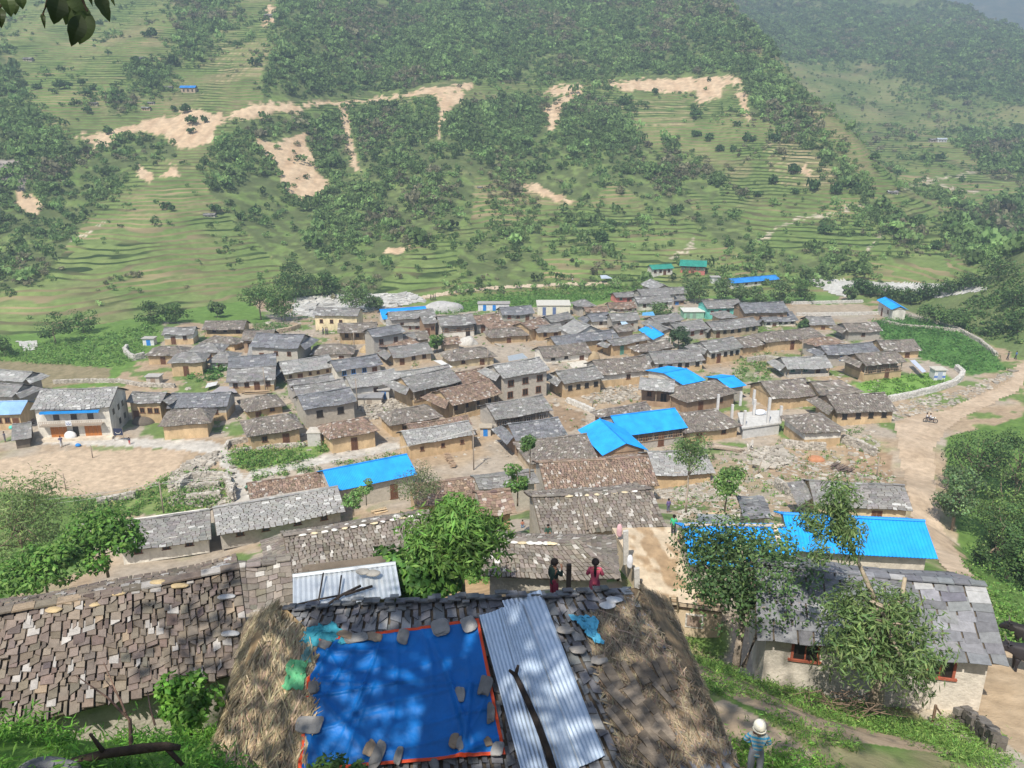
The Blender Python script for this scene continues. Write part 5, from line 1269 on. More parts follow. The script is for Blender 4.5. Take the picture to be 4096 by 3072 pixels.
# cloth hung over the roof edge
tpl=(np.array([0,0,20.6]),np.array([0,0,1.]))
for lab,x,y,cl in (('white and blue bag hanging at the roof yard edge',2520,2250,(.6,.62,.68)),('pink washing hung at the far edge of the roof yard',2478,2125,(.55,.35,.38))):
    p=at_z(x,y,20.6);mb=MB();mb.blob(p,(.16,.1,.4),cl,33,2,.25);tag(mb.build('cloth',M_CLOTH,None,smooth=True,origin=p),lab,'cloth')
# ---------------- near plants
CS('grass','lush grass along the bank below the shingled house',[(-60,2800),(300,2790),(640,2750),(880,2820),(960,3140),(-60,3140)],6000,.32,(.09,.21,.03),(.17,.30,.06),.16,801,.8,'grass',40,per=9,asp=5)
CS('grass','bright grass and weeds on the slope above the slate house',[(2660,2480),(2800,2590),(2980,2720),(3300,2790),(3700,2840),(4000,2930),(4000,3140),(3300,3140),(3060,2990),(2990,2880),(2850,2850),(2720,2680)],4600,.22,(.115,.205,.045),(.2,.28,.08),.13,802,.6,'grass',45,per=8,asp=4,excl=('grass_dirt','boy_dirt'),gate=.46)
CS('grass','weeds below the boy with the white hat',[(2820,2960),(2960,2990),(3300,3060),(3300,3140),(2750,3140)],900,.25,(.10,.21,.035),(.18,.29,.06),.12,803,.8,'grass',45,per=8,asp=4)
CS('weeds','bright weeds along the brown path behind the tarpaulin house',[(1690,2290),(1900,2275),(2150,2310),(2190,2340),(1950,2330),(1700,2350)],420,.32,(.08,.18,.035),(.14,.26,.05),.16,804,.9,'plants',60,per=14)
CS('weeds','weeds between the slate house and the road',[(3860,2250),(4000,2420),(4140,2520),(4140,2640),(3980,2560),(3850,2360)],500,.3,(.10,.19,.04),(.2,.24,.09),.18,805,.7,'plants',60)
def near_tree(label,px,py,z,**k): return tree(label,at_z(px,py,z),**k)
# big leafy tree in front of the blue roofs (two stems)
p0=at_z(2945,2650,22.8)
tree('large leafy tree with two pale stems in front of the blue roofs',p0,5.1,3.0,crown_z=3.4,rz=1.6,nl=10000,ls=.165,col=(.065,.115,.042),young=(.12,.18,.06),tv=.3,cf=.34,trunk=.17,clumps=46,aspect=1.9,bark=(.36,.30,.24),lean=(.45,1.2),seed=5)
q0=at_z(2975,2650,22.8);mb=MB();mb.tube([q0-UPV*.2,q0+np.array([.45,.2,1.1]),q0+np.array([.9,.9,2.3])],[.10,.08,.05],7,(.36,.3,.24))
o=mb.build('stem',M_BARK,bpy.data.objects[[o.name for o in COL.objects if o.get('label','').startswith('large leafy tree with two')][0]],smooth=True)
# pollarded willow by the whitewashed house
w0=at_z(3503,2812,24.6);dW=float(proj(w0)[2])
wp=[w0-UPV*.3,w0+np.array([.05,.1,.8]),w0+np.array([.22,.3,1.6]),w0+np.array([.3,.5,2.6]),at_y(3510,2420,w0[1]+.8),at_y(3470,2330,w0[1]+1.0),at_y(3410,2200,w0[1]+1.2),at_y(3390,2120,w0[1]+1.3)]
tree('pollarded willow with a thick trunk before the whitewashed house',w0,4.2,2.05,crown_z=2.7,rz=1.35,nl=7200,ls=.24,col=(.10,.155,.055),young=(.17,.23,.08),trunk=.24,tv=.22,cf=.36,clumps=34,aspect=4.5,droop=.5,bark=(.33,.27,.21),trunkpts=wp[:5],seed=6)
wt=bpy.data.objects[[o.name for o in COL.objects if o.get('label','').startswith('pollarded willow')][0]]
mb=MB();mb.tube(wp[4:],[.09,.08,.06,.04],6,(.36,.3,.22));mb.tube([wp[3],at_y(3605,2400,w0[1]+.6),at_y(3620,2310,w0[1]+.7)],[.09,.07,.06],6,(.36,.3,.22));mb.build('branch',M_BARK,wt,smooth=True)
rgw=np.random.default_rng(8);top=at_y(3365,2060,w0[1]+1.3);mc=MB()
sc_=float(proj(top)[2])/F
for k in range(16):
    cpt=top+np.array([rgw.normal(0,62*sc_),rgw.normal(0,.6),rgw.normal(0,75*sc_)]);v=rgw.normal(size=(190,3));v/=np.linalg.norm(v,axis=1)[:,None]
    off=v*np.cbrt(rgw.random((190,1)))*.42;off[:,2]-=.35*rgw.random(190)
    leaves(mc,cpt+off,.22,rgw,leafcols(190,rgw,(.10,.155,.055),.2,(.17,.23,.08)),4.5,1.,.3,out=v)
o=mc.build('crown',M_LEAF,wt);o['label']='separate upper tuft on the long bare stem'
# bushy bright tree and vine behind the iron roof
b0=at_y(1850,2300,27.)
tree('bright bushy tree with long narrow leaves behind the small iron roof',b0,3.6,2.3,crown_z=1.7,rz=1.65,trunkpts=[b0-UPV*2.2,b0-UPV*.5,b0+np.array([-.1,.1,.7]),b0+np.array([-.3,.2,1.6])],nl=6500,ls=.34,col=(.095,.18,.04),young=(.16,.27,.065),tv=.3,cf=.34,trunk=.13,clumps=34,aspect=4.,droop=.4,seed=9,lean=(-.3,.3))
tree('broad-leaved vine heaped beside the small iron roof',at_z(1675,2385,24.3),2.7,1.7,crown_z=1.5,rz=1.25,nl=3200,ls=.30,col=(.07,.16,.035),young=(.14,.26,.05),trunk=.06,clumps=18,aspect=1.25,seed=10,cat='vine',name='vine')
# slim trees on the middle slope
def stem_tree(label,px,pyb,Y,pyt,w,**k):
    p=at_y(px,pyb,Y);d=float(proj(p)[2]);lo,hi=.3,25.
    for _i in range(25):
        hh=(lo+hi)/2
        if proj(p+UPV*hh)[1]>pyt: lo=hh
        else: hi=hh
    cr=w*d/F/2;rz=k.pop('rzpx',w*.9)*d/F/2
    return tree(label,p,hh,cr,crown_z=hh-rz,rz=rz,**k)
stem_tree('slender tree with a round feathery crown on a tall bare stem',2745,2035,52,1728,165,nl=2600,ls=.22,col=(.10,.165,.06),young=(.17,.23,.08),aspect=3.5,trunk=.09,clumps=26,seed=21,bark=(.42,.35,.28))
stem_tree('small loose-crowned tree beside the slender round one',2900,2035,53,1862,140,nl=1500,ls=.24,col=(.10,.18,.05),young=(.16,.25,.07),trunk=.07,clumps=16,seed=22)
stem_tree('young tree with sparse leaves between the shingle roofs',2070,2010,58,1845,110,nl=900,ls=.26,col=(.10,.19,.05),trunk=.07,clumps=12,seed=23,rzpx=150)
stem_tree('thin tree leaning over the hipped shingle roof below the blue gable',2120,1900,66,1738,90,nl=800,ls=.26,col=(.07,.13,.04),trunk=.06,clumps=10,seed=24)
stem_tree('olive thorny bush with dead branches before the blue sheet roof',1665,2010,70,1868,210,nl=2600,ls=.22,col=(.095,.125,.055),young=(.16,.17,.09),trunk=.08,clumps=24,seed=25,aspect=3,cat='bush',rzpx=130)
stem_tree('light green sapling beside the thorny bush',1465,2010,69,1915,70,nl=600,ls=.24,col=(.11,.19,.06),trunk=.05,clumps=8,seed=26)
stem_tree('light green shrub at the end of the longest pale slate roof',1415,2050,67,1965,90,nl=700,ls=.24,col=(.11,.20,.06),trunk=.05,clumps=9,seed=27,cat='shrub')
tree('loose feathery willow hiding the corner below the playground',at_z(120,2330,9.5),8.8,4.0,crown_z=5.2,rz=3.6,nl=5200,ls=.34,col=(.12,.175,.06),young=(.19,.23,.10),trunk=.16,clumps=40,aspect=4,droop=.3,seed=28)
tree('dark glossy bush above the ridge of the shingled house',at_z(430,2290,17.5),3.6,2.0,crown_z=2.2,rz=1.6,nl=3400,ls=.30,col=(.075,.16,.03),young=(.15,.25,.05),trunk=.09,clumps=22,aspect=1.8,droop=.3,seed=29,cat='bush')
tree('glossy bush trailing along the shingled ridge toward the picture edge',at_z(190,2370,19.5),2.6,1.9,crown_z=1.5,rz=1.2,nl=2600,ls=.28,col=(.085,.17,.035),young=(.15,.24,.06),trunk=.07,clumps=18,aspect=1.8,seed=30,cat='bush')
tree('leafy nettle shrub between the shingled eave and the straw',at_z(760,2905,29.4),1.35,.72,crown_z=.75,rz=.6,nl=1500,ls=.16,col=(.10,.22,.035),young=(.16,.30,.06),trunk=.03,clumps=14,aspect=1.7,seed=31,cat='shrub')
tree('shaded fern shrub at the lower edge of the tarpaulin',at_z(1350,3160,30.6),.75,.6,crown_z=.45,rz=.35,nl=700,ls=.13,col=(.06,.12,.03),trunk=.02,clumps=10,aspect=2.4,seed=32,cat='shrub')
# bare branches and dark logs on the bank
bk=[((520,3140),(525,2990),(520,2880),(430,2790),(300,2700)),((520,2890),(470,2780),(415,2650)),((500,2850),(480,2790),(425,2725)),((620,2900),(600,2830),(590,2765))]
mb=MB()
for i,pl_ in enumerate(bk):
    P=[at_y(x,y,10.6+.25*j) for j,(x,y) in enumerate(pl_)];mb.tube(P,np.linspace(.05 if i==0 else .018,.008,len(P)),6,(.20,.13,.10) if i else (.12,.08,.065))
tag(mb.build('bare_sapling',M_BARK,None,smooth=True,origin=at_y(520,3140,10.6)),'bare reddish sapling with thin forked twigs on the grassy bank','sapling')
P=[at_y(x,y,9.2) for x,y in((290,3045),(420,3015),(560,2995),(660,2985),(720,2990))];mb=MB();mb.tube(P,[.05,.065,.07,.06,.04],8,(.06,.045,.035));mb.tube([P[1],at_y(360,2935,9.2)],[.04,.02],6,(.06,.045,.035));mb.tube([P[3],at_y(730,3060,9.2)],[.04,.03],6,(.06,.045,.035))
tag(mb.build('fallen_branch',M_BARK,None,smooth=True,origin=P[0]),'thick dark fallen branch lying across the grassy bank','branch')
p=at_y(200,3090,9.0);mb=MB();mb.blob(p,(.42,.25,.16),(.16,.16,.17),12,3,.2);tag(mb.build('boulder',M_STONE,None,smooth=True,origin=p),'smooth grey boulder at the very bottom of the grassy bank','boulder')
mb=MB();rgb=np.random.default_rng(44)
pc=at_ground(3350,2860)
for i in range(60):
    a=pc+rgb.normal(0,1,3)*np.array([.75,.45,.1])+UPV*.25;d=rgb.normal(0,1,3)*np.array([.8,.4,.25]);mb.tube([a-d*.5,a+rgb.normal(0,.06,3),a+d*.5],[.016,.014,.006],5,(.21,.15,.11))
tag(mb.build('brushwood',M_BARK,None,origin=pc),'heap of cut brown brushwood on the grass above the slate house','brushwood heap')
# small things by the whitewashed house
for lab,x0,y0,x1,y1 in (('wooden stake and brace on the grass before the whitewashed house',3728,2900,3728,2825),):
    p=at_ground(x0,y0);d=float(proj(p)[2]);hh=(y0-y1)*d/F/.78;mb=MB();mb.tube([p-UPV*.1,p+UPV*hh],.045,6,(.18,.12,.08));mb.tube([p+UPV*hh*.95,p+np.array([.28,.1,hh*.45])],.03,6,(.2,.13,.09));tag(mb.build('stake',M_WOOD,None,origin=p),lab,'stake')

H('low brown shingle annex between the shingled house and the straw thatch','E',1860,1440,2370,1360,1010,h=1.2,roof='shingle',wall='stone',win=0,door=0,zb=23.8,name='shingle_annex',cat='annex',o=.2)
def ridge_stones(hs,us,label,group,cols,dy=-.15,s=.22):
    for i,u in enumerate(us):
        p=hs['RA']*(1-u)+hs['RB']*u+hs['fr'][2]*dy+UPV*(.06-abs(dy)*hs['t']-.08*math.sin(math.pi*u));rgq=np.random.default_rng(i+len(label))
        mb=MB();mb.blob(p,(s*rgq.uniform(.8,1.3),s*.75,.06),np.array(cols[i%len(cols)])*rgq.uniform(.85,1.1),140+i,2,.2)
        tag(mb.build('stone',M_STONE,None,origin=p),label,'stone',group)
WH=(.62,.61,.58);YL=(.55,.47,.32)
ridge_stones(WST,(.22,.31,.40,.48,.56,.64,.70),'white stone in the row along the shingle ridge behind the two children','white stones along the shingle ridge',(WH,WH,YL,WH))
ridge_stones(FAN,(.30,.38,.45,.53,.60,.68,.76,.85),'pale stone along the ridge above the prop pole roof','pale stones above the prop pole roof',(YL,WH,YL))
ridge_stones(LONG,(.12,.2,.27,.33,.40,.46,.52,.6,.66,.73,.8,.86,.92),'pale stone along the ridge of the very long shingle house','pale stones along the very long ridge',(WH,YL,WH))
ridge_stones(LONG,(.18,.3,.43,.55,.63,.78),'pale stone on the back slope of the very long shingle house','pale stones on the very long back slope',(WH,),.75,.17)
hs=FAN;nv=hs['fr'][2];P=[hs['RA']*.62+hs['RB']*.38+UPV*.1-nv*.1,hs['RA']*.64+hs['RB']*.36-nv*(hs['D']*1.0)+UPV*(.12-hs['D']*hs['t'])]
mb=MB();mb.tube(P,[.06,.075],7,(.22,.18,.15));tag(mb.build('pole',M_WOOD,None,smooth=True,origin=P[0]),'grey pole lying up the shingle slope behind the roof yard','pole')
hs=LBL;mb=MB();mb.box((hs['RA']+hs['RB'])/2+UPV*.12,(hs['RB']-hs['RA'])/2*.96,hs['fr'][2]*.09,UPV*.03,(.5,.42,.34));o=mb.build('ridge_board',M_WOOD,hs['T'])
mb=MB();a=hs['RA']*.12+hs['RB']*.88;mb.box(a-hs['fr'][2]*.6+UPV*(.14-.6*hs['t']),hs['fr'][1]*.12,(hs['fr'][2]+UPV*hs['t'])*.5,UPV*.03,(.55,.45,.37));tag(mb.build('plank',M_WOOD,None,origin=a),'pale board lying across the end of the lower blue roof','plank')

H('brown shingle house with a dark doorway beside the bright bushy tree','F',1870,632,2145,602,430,h=1.9,roof='brown',wall='ochre',win=0,door=1,dc='dark',zb=13.0,Dmax=4)
H('narrow slate roof behind the young tree with sparse leaves','F',1840,420,2330,355,296,h=1.8,roof='slate',wall='stone',win=0,door=0,zb=6.8,Dmax=3)
H('small slate shed on the stony ground above the timber-ridged blue roof','G',1950,935,2190,948,835,h=1.3,roof='dark',wall='stone',win=0,door=0,zb=14.6,Dmax=3,name='slate_shed',cat='shed')
# ================================================================== VILLAGE PROPS
def stone_wall(label,pts,h=.9,w=.5,seed=0,col=((.30,.27,.23),(.55,.51,.45)),cat='stone wall'):
    """dry stone wall along ground points given by their foot"""
    rgq=np.random.default_rng(seed+1);P=[at_ground(x,y) for x,y in pts]
    mb=MB();c0,c1=map(np.asarray,col)
    for a,b in zip(P,P[1:]):
        d=b-a;L=np.linalg.norm(d[:2]);e=d/np.linalg.norm(d);n=np.array([-e[1],e[0],0])
        mb.box((a+b)/2+UPV*(h*.42),e*L/2,n*w*.36,UPV*h*.42,(c0+c1)/2*.8)
        k=int(L/.3)+1;rows=max(2,int(h/.19))
        for r_i in range(rows):
            for i in range(k):
                for s in(-1,1):
                    u=(i+rgq.uniform(.2,.8))/k;c=a+d*u+UPV*(h*(r_i+.5)/rows)+n*s*w*.3+rgq.normal(0,.02,3)
                    t=rgq.random();mb.box(c,e*rgq.uniform(.11,.24),n*rgq.uniform(.08,.15),UPV*h/rows*.5*rgq.uniform(.8,1.1),c0*(1-t)+c1*t)
        for i in range(k):
            u=(i+.5)/k;c=a+d*u+UPV*(h+.02);t=rgq.random();mb.box(c+n*rgq.normal(0,.08),e*rgq.uniform(.1,.2),n*rgq.uniform(.1,.2),UPV*.06,c0*(1-t)+c1*t)
    return tag(mb.build('stone_wall',M_STONE,None,origin=P[0]),label,cat)
stone_wall('long pale stone wall curving around the bright green plot',[(3555,1606),(3640,1590),(3740,1565),(3815,1540),(3840,1520),(3850,1500),(3825,1478)],.9,.8,1,((.45,.43,.40),(.62,.60,.56)))
stone_wall('stone wall between the dirt road and the green maize',[(3600,1262),(3700,1285),(3830,1322),(3920,1370),(3985,1425)],.7,.6,2)
stone_wall('low stone wall edging the maize field behind the grey-walled house',[(3530,1290),(3610,1308),(3750,1318),(3850,1330)],.6,.5,3)
stone_wall('pale wall along the near side of the brown yard',[(3185,1264),(3350,1262),(3540,1258)],.7,.4,4,((.48,.46,.42),(.6,.58,.54)))
stone_wall('pale wall along the far side of the brown yard',[(3165,1218),(3300,1215),(3450,1211)],.7,.4,5,((.48,.46,.42),(.6,.58,.54)))
stone_wall('broken stone wall of the upper pen beside the lane',[(715,1965),(740,1940),(770,1925),(840,1920),(905,1925),(925,1975),(935,2005)],1.1,.6,6)
stone_wall('inner stone wall of the upper pen',[(770,1962),(820,1955),(878,1952)],.8,.5,7)
stone_wall('lowest terrace wall of the pens above the slate roof',[(750,2005),(810,1998),(880,1990)],.8,.5,8)
stone_wall('stone wall between the weedy terraces',[(395,2020),(470,2005),(540,1992)],.8,.5,9)
stone_wall('end wall of the pens where the lane meets the slate roof',[(925,2010),(935,1970)],1.3,.5,10)
stone_wall('stone retaining wall below the weedy terraces',[(320,2135),(380,2130),(440,2125)],1.0,.6,11)
stone_wall('long retaining wall on the side of the weedy plot',[(945,1810),(1100,1790),(1220,1785)],.5,.4,12)
stone_wall('stone wall around the pen beside the first hipped house',[(510,1400),(500,1412),(520,1435),(540,1442),(580,1432)],1.1,.5,13,((.42,.40,.36),(.6,.58,.54)))
stone_wall('low stone wall running behind the large whitewashed house',[(215,1535),(330,1530),(480,1530),(560,1545),(700,1550)],.6,.5,14)
stone_wall('stone kerb wall across the middle lane rubble',[(2270,1610),(2330,1635),(2375,1655)],.8,.4,15,((.5,.48,.44),(.62,.6,.56)))
stone_wall('ruined stone wall among the rubble beside the concrete columns',[(3130,1785),(3200,1795),(3300,1800)],1.0,.6,16)
stone_wall('ruined stone wall on the slope under the hipped road hut',[(3370,1770),(3430,1790),(3500,1825)],1.1,.6,17)
stone_wall('sloping rubble wall behind the slate house by the road',[(3105,1945),(3160,1985),(3225,2010)],1.0,.6,18)
stone_wall('dark low wall beside the path at the whitewashed house',[(3835,2885),(3880,2910),(3940,2965),(3985,3000)],.55,.3,19,((.10,.09,.08),(.24,.22,.2)))
stone_wall('wall of the rubble courtyard behind the white-banded slate house',[(2990,1450),(3060,1440),(3130,1450)],.9,.5,20)
stone_wall('short wall by the stone lane corner',[(905,1800),(915,1780),(1000,1765)],.7,.3,21)
stone_wall('mud wall beside the small green maize plot',[(1110,1335),(1160,1325),(1200,1312)],.9,.4,22,((.45,.36,.25),(.55,.45,.33)))
# ---- goal posts and power poles
def pole(label,x,y0,y1,w=.07,col=(.26,.21,.17),lean=0.,name='power_pole',cat='pole',top=False,Y=None):
    p=at_ground(x,y0) if Y is None else at_y(x,y0,Y)
    d=float(proj(p)[2]);lo,hi=.5,14.
    for _ in range(25):
        hh=(lo+hi)/2
        if proj(p+UPV*hh+np.array([lean*hh,0,0]))[1]>y1: lo=hh
        else: hi=hh
    T=thing(name,label,cat,p);t=p+UPV*hh+np.array([lean*hh,0,0])
    mb=MB();mb.tube([p-UPV*.3,(p+t)/2,t],[w,w*.9,w*.75],8,col);mb.build('shaft',M_WOOD,T,smooth=True)
    if top:
        mb=MB();mb.bx(t[0]-.45,t[0]+.45,t[1]-.04,t[1]+.04,t[2]-.35,t[2]-.27,(.2,.17,.14));mb.build('crossarm',M_WOOD,T)
        mb=MB()
        for s in(-.4,.4): mb.tube([t+np.array([s,0,-.27]),t+np.array([s,0,-.12])],.035,6,(.6,.58,.55))
        mb.build('insulator',M_CONC,T)
    return t
pole('leaning goal post in the middle of the playground, farther of the two',371,1832,1781,.07,name='goal_post',cat='goal post')
pole('goal post near the weedy edge of the playground',263,1954,1894,.06,name='goal_post',cat='goal post')
W={}
for k,lab,x,y0,y1,ln in ((1,'thin power pole on the weedy terraces below the playground',655,2052,1925,0.),(2,'power pole in front of the louvred stone house',1432,1636,1512,-.02),(3,'power pole at the corner of the long ochre house',1895,1880,1712,.0),(4,'power pole before the planked house with three dark windows',1064,1570,1470,-.03),(5,'power pole beside the cream-walled hipped house, by its end',1811,1465,1390,-.02),(6,'power pole at the far end of the cream-walled hipped house',1952,1460,1388,0.),(7,'power pole in front of the gallery house',1418,1398,1325,0.),(8,'power pole on the lane before the green-doored house',2448,1412,1338,0.),(9,'power pole beside the kerb wall in the rubble',2370,1640,1575,0.),(10,'slanting pole standing before the hipped plank-walled house',2860,1622,1555,-.25),(11,'power pole beside the slate house with the blue window',3205,1425,1358,0.),(12,'power pole on the brown slope below the road hut',3505,1912,1830,0.),(13,'pole leaning against the ochre earth bank above the blue roofs',3030,1895,1845,.2)):
    W[k]=pole(lab,x,y0,y1,.085,(.30,.25,.2),ln,top=(k in(1,3,2)))
def wire(label,a,b,sag=.6,r_=.018,col=(.55,.55,.52)):
    t=np.linspace(0,1,14)[:,None];P=a*(1-t)+b*t-UPV*sag*4*t*(1-t);mb=MB();mb.tube(P,r_,4,col,False);tag(mb.build('power_line',M_TIN,None,origin=a),label,'power line')
off=np.array([0,0,-.12])
wire('power line strung from the terrace pole to the ochre house pole, upper wire',W[1]+off+np.array([.4,0,0]),W[3]+off+np.array([.4,0,0]),.9)
wire('power line strung from the terrace pole to the ochre house pole, lower wire',W[1]+off+np.array([-.4,0,-.25]),W[3]+off+np.array([-.4,0,-.25]),1.0)
wire('power line running from the terrace pole toward the feathery willow, upper wire',W[1]+off,at_y(-60,2010,W[1][1]-14),.5)
wire('power line running from the terrace pole toward the feathery willow, lower wire',W[1]+off-UPV*.3,at_y(-60,2035,W[1][1]-14),.5)
# ---- little outbuildings
def hut(label,x,y0,wpx,hpx,dcol,wall,name='toilet_hut',cat='hut',depth=1.4,roofc=(.4,.38,.36),doors=1,stripe=None):
    p=at_ground(x,y0);d=float(proj(p)[2]);w=wpx*d/F;h=hpx*d/F/.93
    T=thing(name,label,cat,p);fr=(p-np.array([w/2,0,0]),np.array([1.,0,0]),np.array([0,1.,0]))
    m=MB();m.bx(0,w,0,depth,-.5,h,wall,fr)
    if stripe is not None: m.bx(-.01,w+.01,-.01,.05,h*.25,h*.45,stripe,fr)
    m.build('wall',M_CONC,T)
    m=MB();m.bx(-.2,w+.2,-.25,depth+.2,h,h+.12,roofc,fr);m.build('roof',M_CONC,T)
    for i in range(doors):
        xc=w*(i+.5)/doors*(.62 if doors>1 else 1)+(0 if doors==1 else w*.05);dw=min(.8,w*.42/doors*(1.4 if doors>1 else 1));m=MB();m.bx(xc-dw/2,xc+dw/2,-.03,.02,.0,h*.82,dcol,fr);dr=m.build('door',M_TIN,T)
        m=MB();m.bx(xc+dw*.3,xc+dw*.38,-.07,-.032,h*.38,h*.44,(.3,.3,.3),fr);mat_parent(m.build('handle',M_TIN,T),dr)
    return T
B_=(.02,.20,.60)
hut('small white toilet hut with a blue door beside the maize',595,1382,44,26,B_,(.62,.62,.62))
hut('tiny stone hut with a wooden door among the green weeds',613,1536,52,28,(.3,.22,.16),(.48,.43,.37),'stone_hut')
hut('small flat-roofed hut with a bright blue door in the middle of the village',1536,1597,42,36,B_,(.55,.53,.5))
hut('low slate-topped store beside the blue-doored middle hut',1478,1620,96,28,(.3,.25,.2),(.5,.45,.38),'store_shed','shed',2.2,(.27,.27,.28))
hut('long white and blue shed at the edge of the maize field',1975,1243,124,26,B_,(.62,.62,.64),'store_shed','shed',2.5,(.35,.33,.32),2)
hut('white toilet tower with a blue stripe beside the bright plot',3757,1522,44,40,(.35,.4,.5),(.62,.62,.62),'toilet_hut','hut',1.8,(.5,.48,.42),1,(.10,.18,.5))
hut('pale flat-roofed house with yellow trim and a blue awning',2215,1262,130,38,(.1,.15,.3),(.62,.60,.50),'flat_roofed_house','house',5.5,(.56,.54,.48),2)
hut('green and white flat-roofed block before the turquoise house',2775,1275,80,26,(.2,.3,.25),(.25,.45,.34),'flat_roofed_house','house',4.0,(.6,.6,.56),2)
hut('white box hut between the willows and the blue hall',2862,1133,34,22,(.3,.3,.3),(.55,.55,.53),'stone_hut','hut',2.0)
hut('small blue-doored lean-to at the end of the long ochre house',1942,1745,42,34,B_,(.5,.45,.38),'lean_to','shed',1.2,(.4,.35,.28))
# concrete porch of the louvred stone house
p=at_ground(1258,1785);T=thing('concrete_porch','grey concrete stair porch against the louvred stone house','porch',p)
m=MB();m.bx(p[0]-.9,p[0]+.9,p[1],p[1]+2.0,p[2]-.3,p[2]+1.9,(.46,.44,.42));m.build('wall',M_CONC,T)
m=MB();m.bx(p[0]-1.0,p[0]+1.0,p[1]-.1,p[1]+2.1,p[2]+1.9,p[2]+2.02,(.5,.46,.4));m.build('landing',M_CONC,T)
# ---- concrete frame under construction
c0=at_ground(2985,1795);zf=float(c0[2])+1.55
SLB=[at_z(2968,1712,zf),at_z(3125,1690,zf),at_z(3118,1640,zf),at_z(2950,1650,zf)]
T=thing('unfinished_building','unfinished concrete frame of bare columns above a whitewashed base','building frame',[*np.mean(SLB,0)[:2],zf-1.55])
m=MB();m.add(SLB+[q-UPV*.22 for q in SLB],[(0,1,2,3),(4,5,1,0),(5,6,2,1),(6,7,3,2),(7,4,0,3)],col=(.50,.49,.47));m.build('slab',M_CONC,T)
cm=np.mean(SLB,0);si=[cm+(q-cm)*.93-UPV*.2 for q in SLB]
m=MB();m.add(si+[q-UPV*2.0 for q in si],[(0,4,5,1),(1,5,6,2),(2,6,7,3),(3,7,4,0)],col=(.50,.50,.49));m.build('wall',M_CONC,T)
for x,y0,y1 in ((2870,1635,1578),(2960,1622,1568),(3013,1617,1560),(3014,1662,1598),(3070,1693,1592),(2976,1702,1642),(3120,1685,1624),(2928,1652,1618)):
    b=at_z(x,y0,zf);d=float(proj(b)[2]);hh=(y0-y1)*d/F/.94
    if y0-y1>0:
        m=MB();w=.17;m.bx(b[0]-w,b[0]+w,b[1]-w,b[1]+w,zf-(2.3 if x in(2870,2928) else 0)+.003,zf+hh,(.55,.54,.53));m.build('column',M_CONC,T)
p=at_z(3040,1650,zf+.3);mb=MB();mb.blob(p,(.8,.5,.4),(.6,.63,.68),5,3,.25);tag(mb.build('plastic_sheet',M_PLASTIC,None,smooth=True,origin=p),'white plastic sheeting bundled among the concrete columns','plastic sheet')
# ---- timber
def planks(label,x,y,n,L,az_,seed,col=(.34,.28,.22),spread=.5,w=.09,hgt=.5):
    rgq=np.random.default_rng(seed);p=at_ground(x,y);p[2]=float(gz(p[0],p[1]));mb=MB()
    for i in range(n):
        a=az_+rgq.normal(0,.05);d=np.array([math.cos(a),math.sin(a),rgq.normal(0,.02)]);s=np.array([-d[1],d[0],0])
        c=p+s*rgq.uniform(-spread,spread)+d*rgq.normal(0,.15*L/3)+UPV*(.06+hgt*rgq.random());mb.box(c,d*L/2*rgq.uniform(.8,1.1),s*w,UPV*.03,np.asarray(col)*rgq.uniform(.65,1.35))
    return tag(mb.build('timber_stack',M_WOOD,None,origin=p),label,'timber stack')
planks('weathered planks stacked beside the hipped house near the columns',2905,1800,26,4.2,-.35,1)
planks('planks stacked under the house with three dark windows',1030,1575,14,4.4,.06,2,(.36,.27,.18),.3)
planks('planks leaning by the ochre wall of the white-banded house',2895,1440,10,4.,.2,3,(.4,.3,.2),.3)
planks('long boards lying along the long wavy shingle house',2985,1412,8,4.5,.28,4,(.4,.31,.21),.3)
planks('old timbers heaped before the low shingle house',1830,2005,24,2.2,.35,5,(.25,.18,.13),.7,.07,.7)
planks('split firewood piled beside the power pole at the ochre house',1800,1850,60,.7,.3,6,(.36,.26,.18),2.2,.05,.6)
planks('fresh-cut planks at the lip of the low shingle roof',1520,2050,10,1.6,.5,7,(.5,.38,.24),.4,.08,.3)
planks('pale boards propped below the concrete frame',3000,1790,7,2.4,1.3,8,(.5,.46,.4),.6,.1,.8)
planks('dark scrap wood heaped in the hollow by the rubble slope',3370,1885,40,1.6,.6,9,(.16,.12,.1),1.2,.05,.7)
def heap(label,x,y,rx,ry,rz,col,name,cat,seed,mat=M_GROUND,rough=.12):
    p=at_ground(x,y);p[2]=float(gz(p[0],p[1]));mb=MB();mb.blob(p,(rx,ry,rz),col,seed,4,rough);return tag(mb.build(name,mat,None,smooth=True,origin=p),label,cat)
heap('grey gravel heap at the edge of the maize field',1770,1243,5.0,3.,2.3,(.42,.41,.40),'gravel_heap','gravel heap',1)
heap('pale stone heap beside the leafy bush in the far lane',1868,1376,2.0,1.5,1.4,(.5,.48,.44),'stone_heap','stone heap',2,M_STONE,.2)
heap('round golden straw heap beside the white-walled hipped house',1470,1405,1.5,1.3,1.4,(.42,.31,.17),'straw_heap','straw heap',3,M_STRAW)
heap('brown straw stack at the corner of the lane house yard',2375,1438,1.1,1.0,1.5,(.34,.26,.16),'straw_heap','straw heap',4,M_STRAW)
heap('dark manure heap beside the collapsed slate shed',60,1690,2.6,1.8,1.1,(.17,.12,.09),'manure_heap','manure heap',5)
heap('orange earth heap in the rubble yard above the blue roofs',3260,1840,1.1,.8,.6,(.42,.20,.11),'earth_heap','earth heap',6)
heap('ochre straw-covered mound beside the iron sheets on the slope',2860,2085,1.5,1.0,.9,(.40,.31,.2),'straw_heap','straw heap',9,M_STRAW)
heap('dark hay pile in the green weeds below the ochre slate house',575,1690,1.6,1.2,.9,(.13,.11,.09),'hay_pile','hay pile',10,M_STRAW)
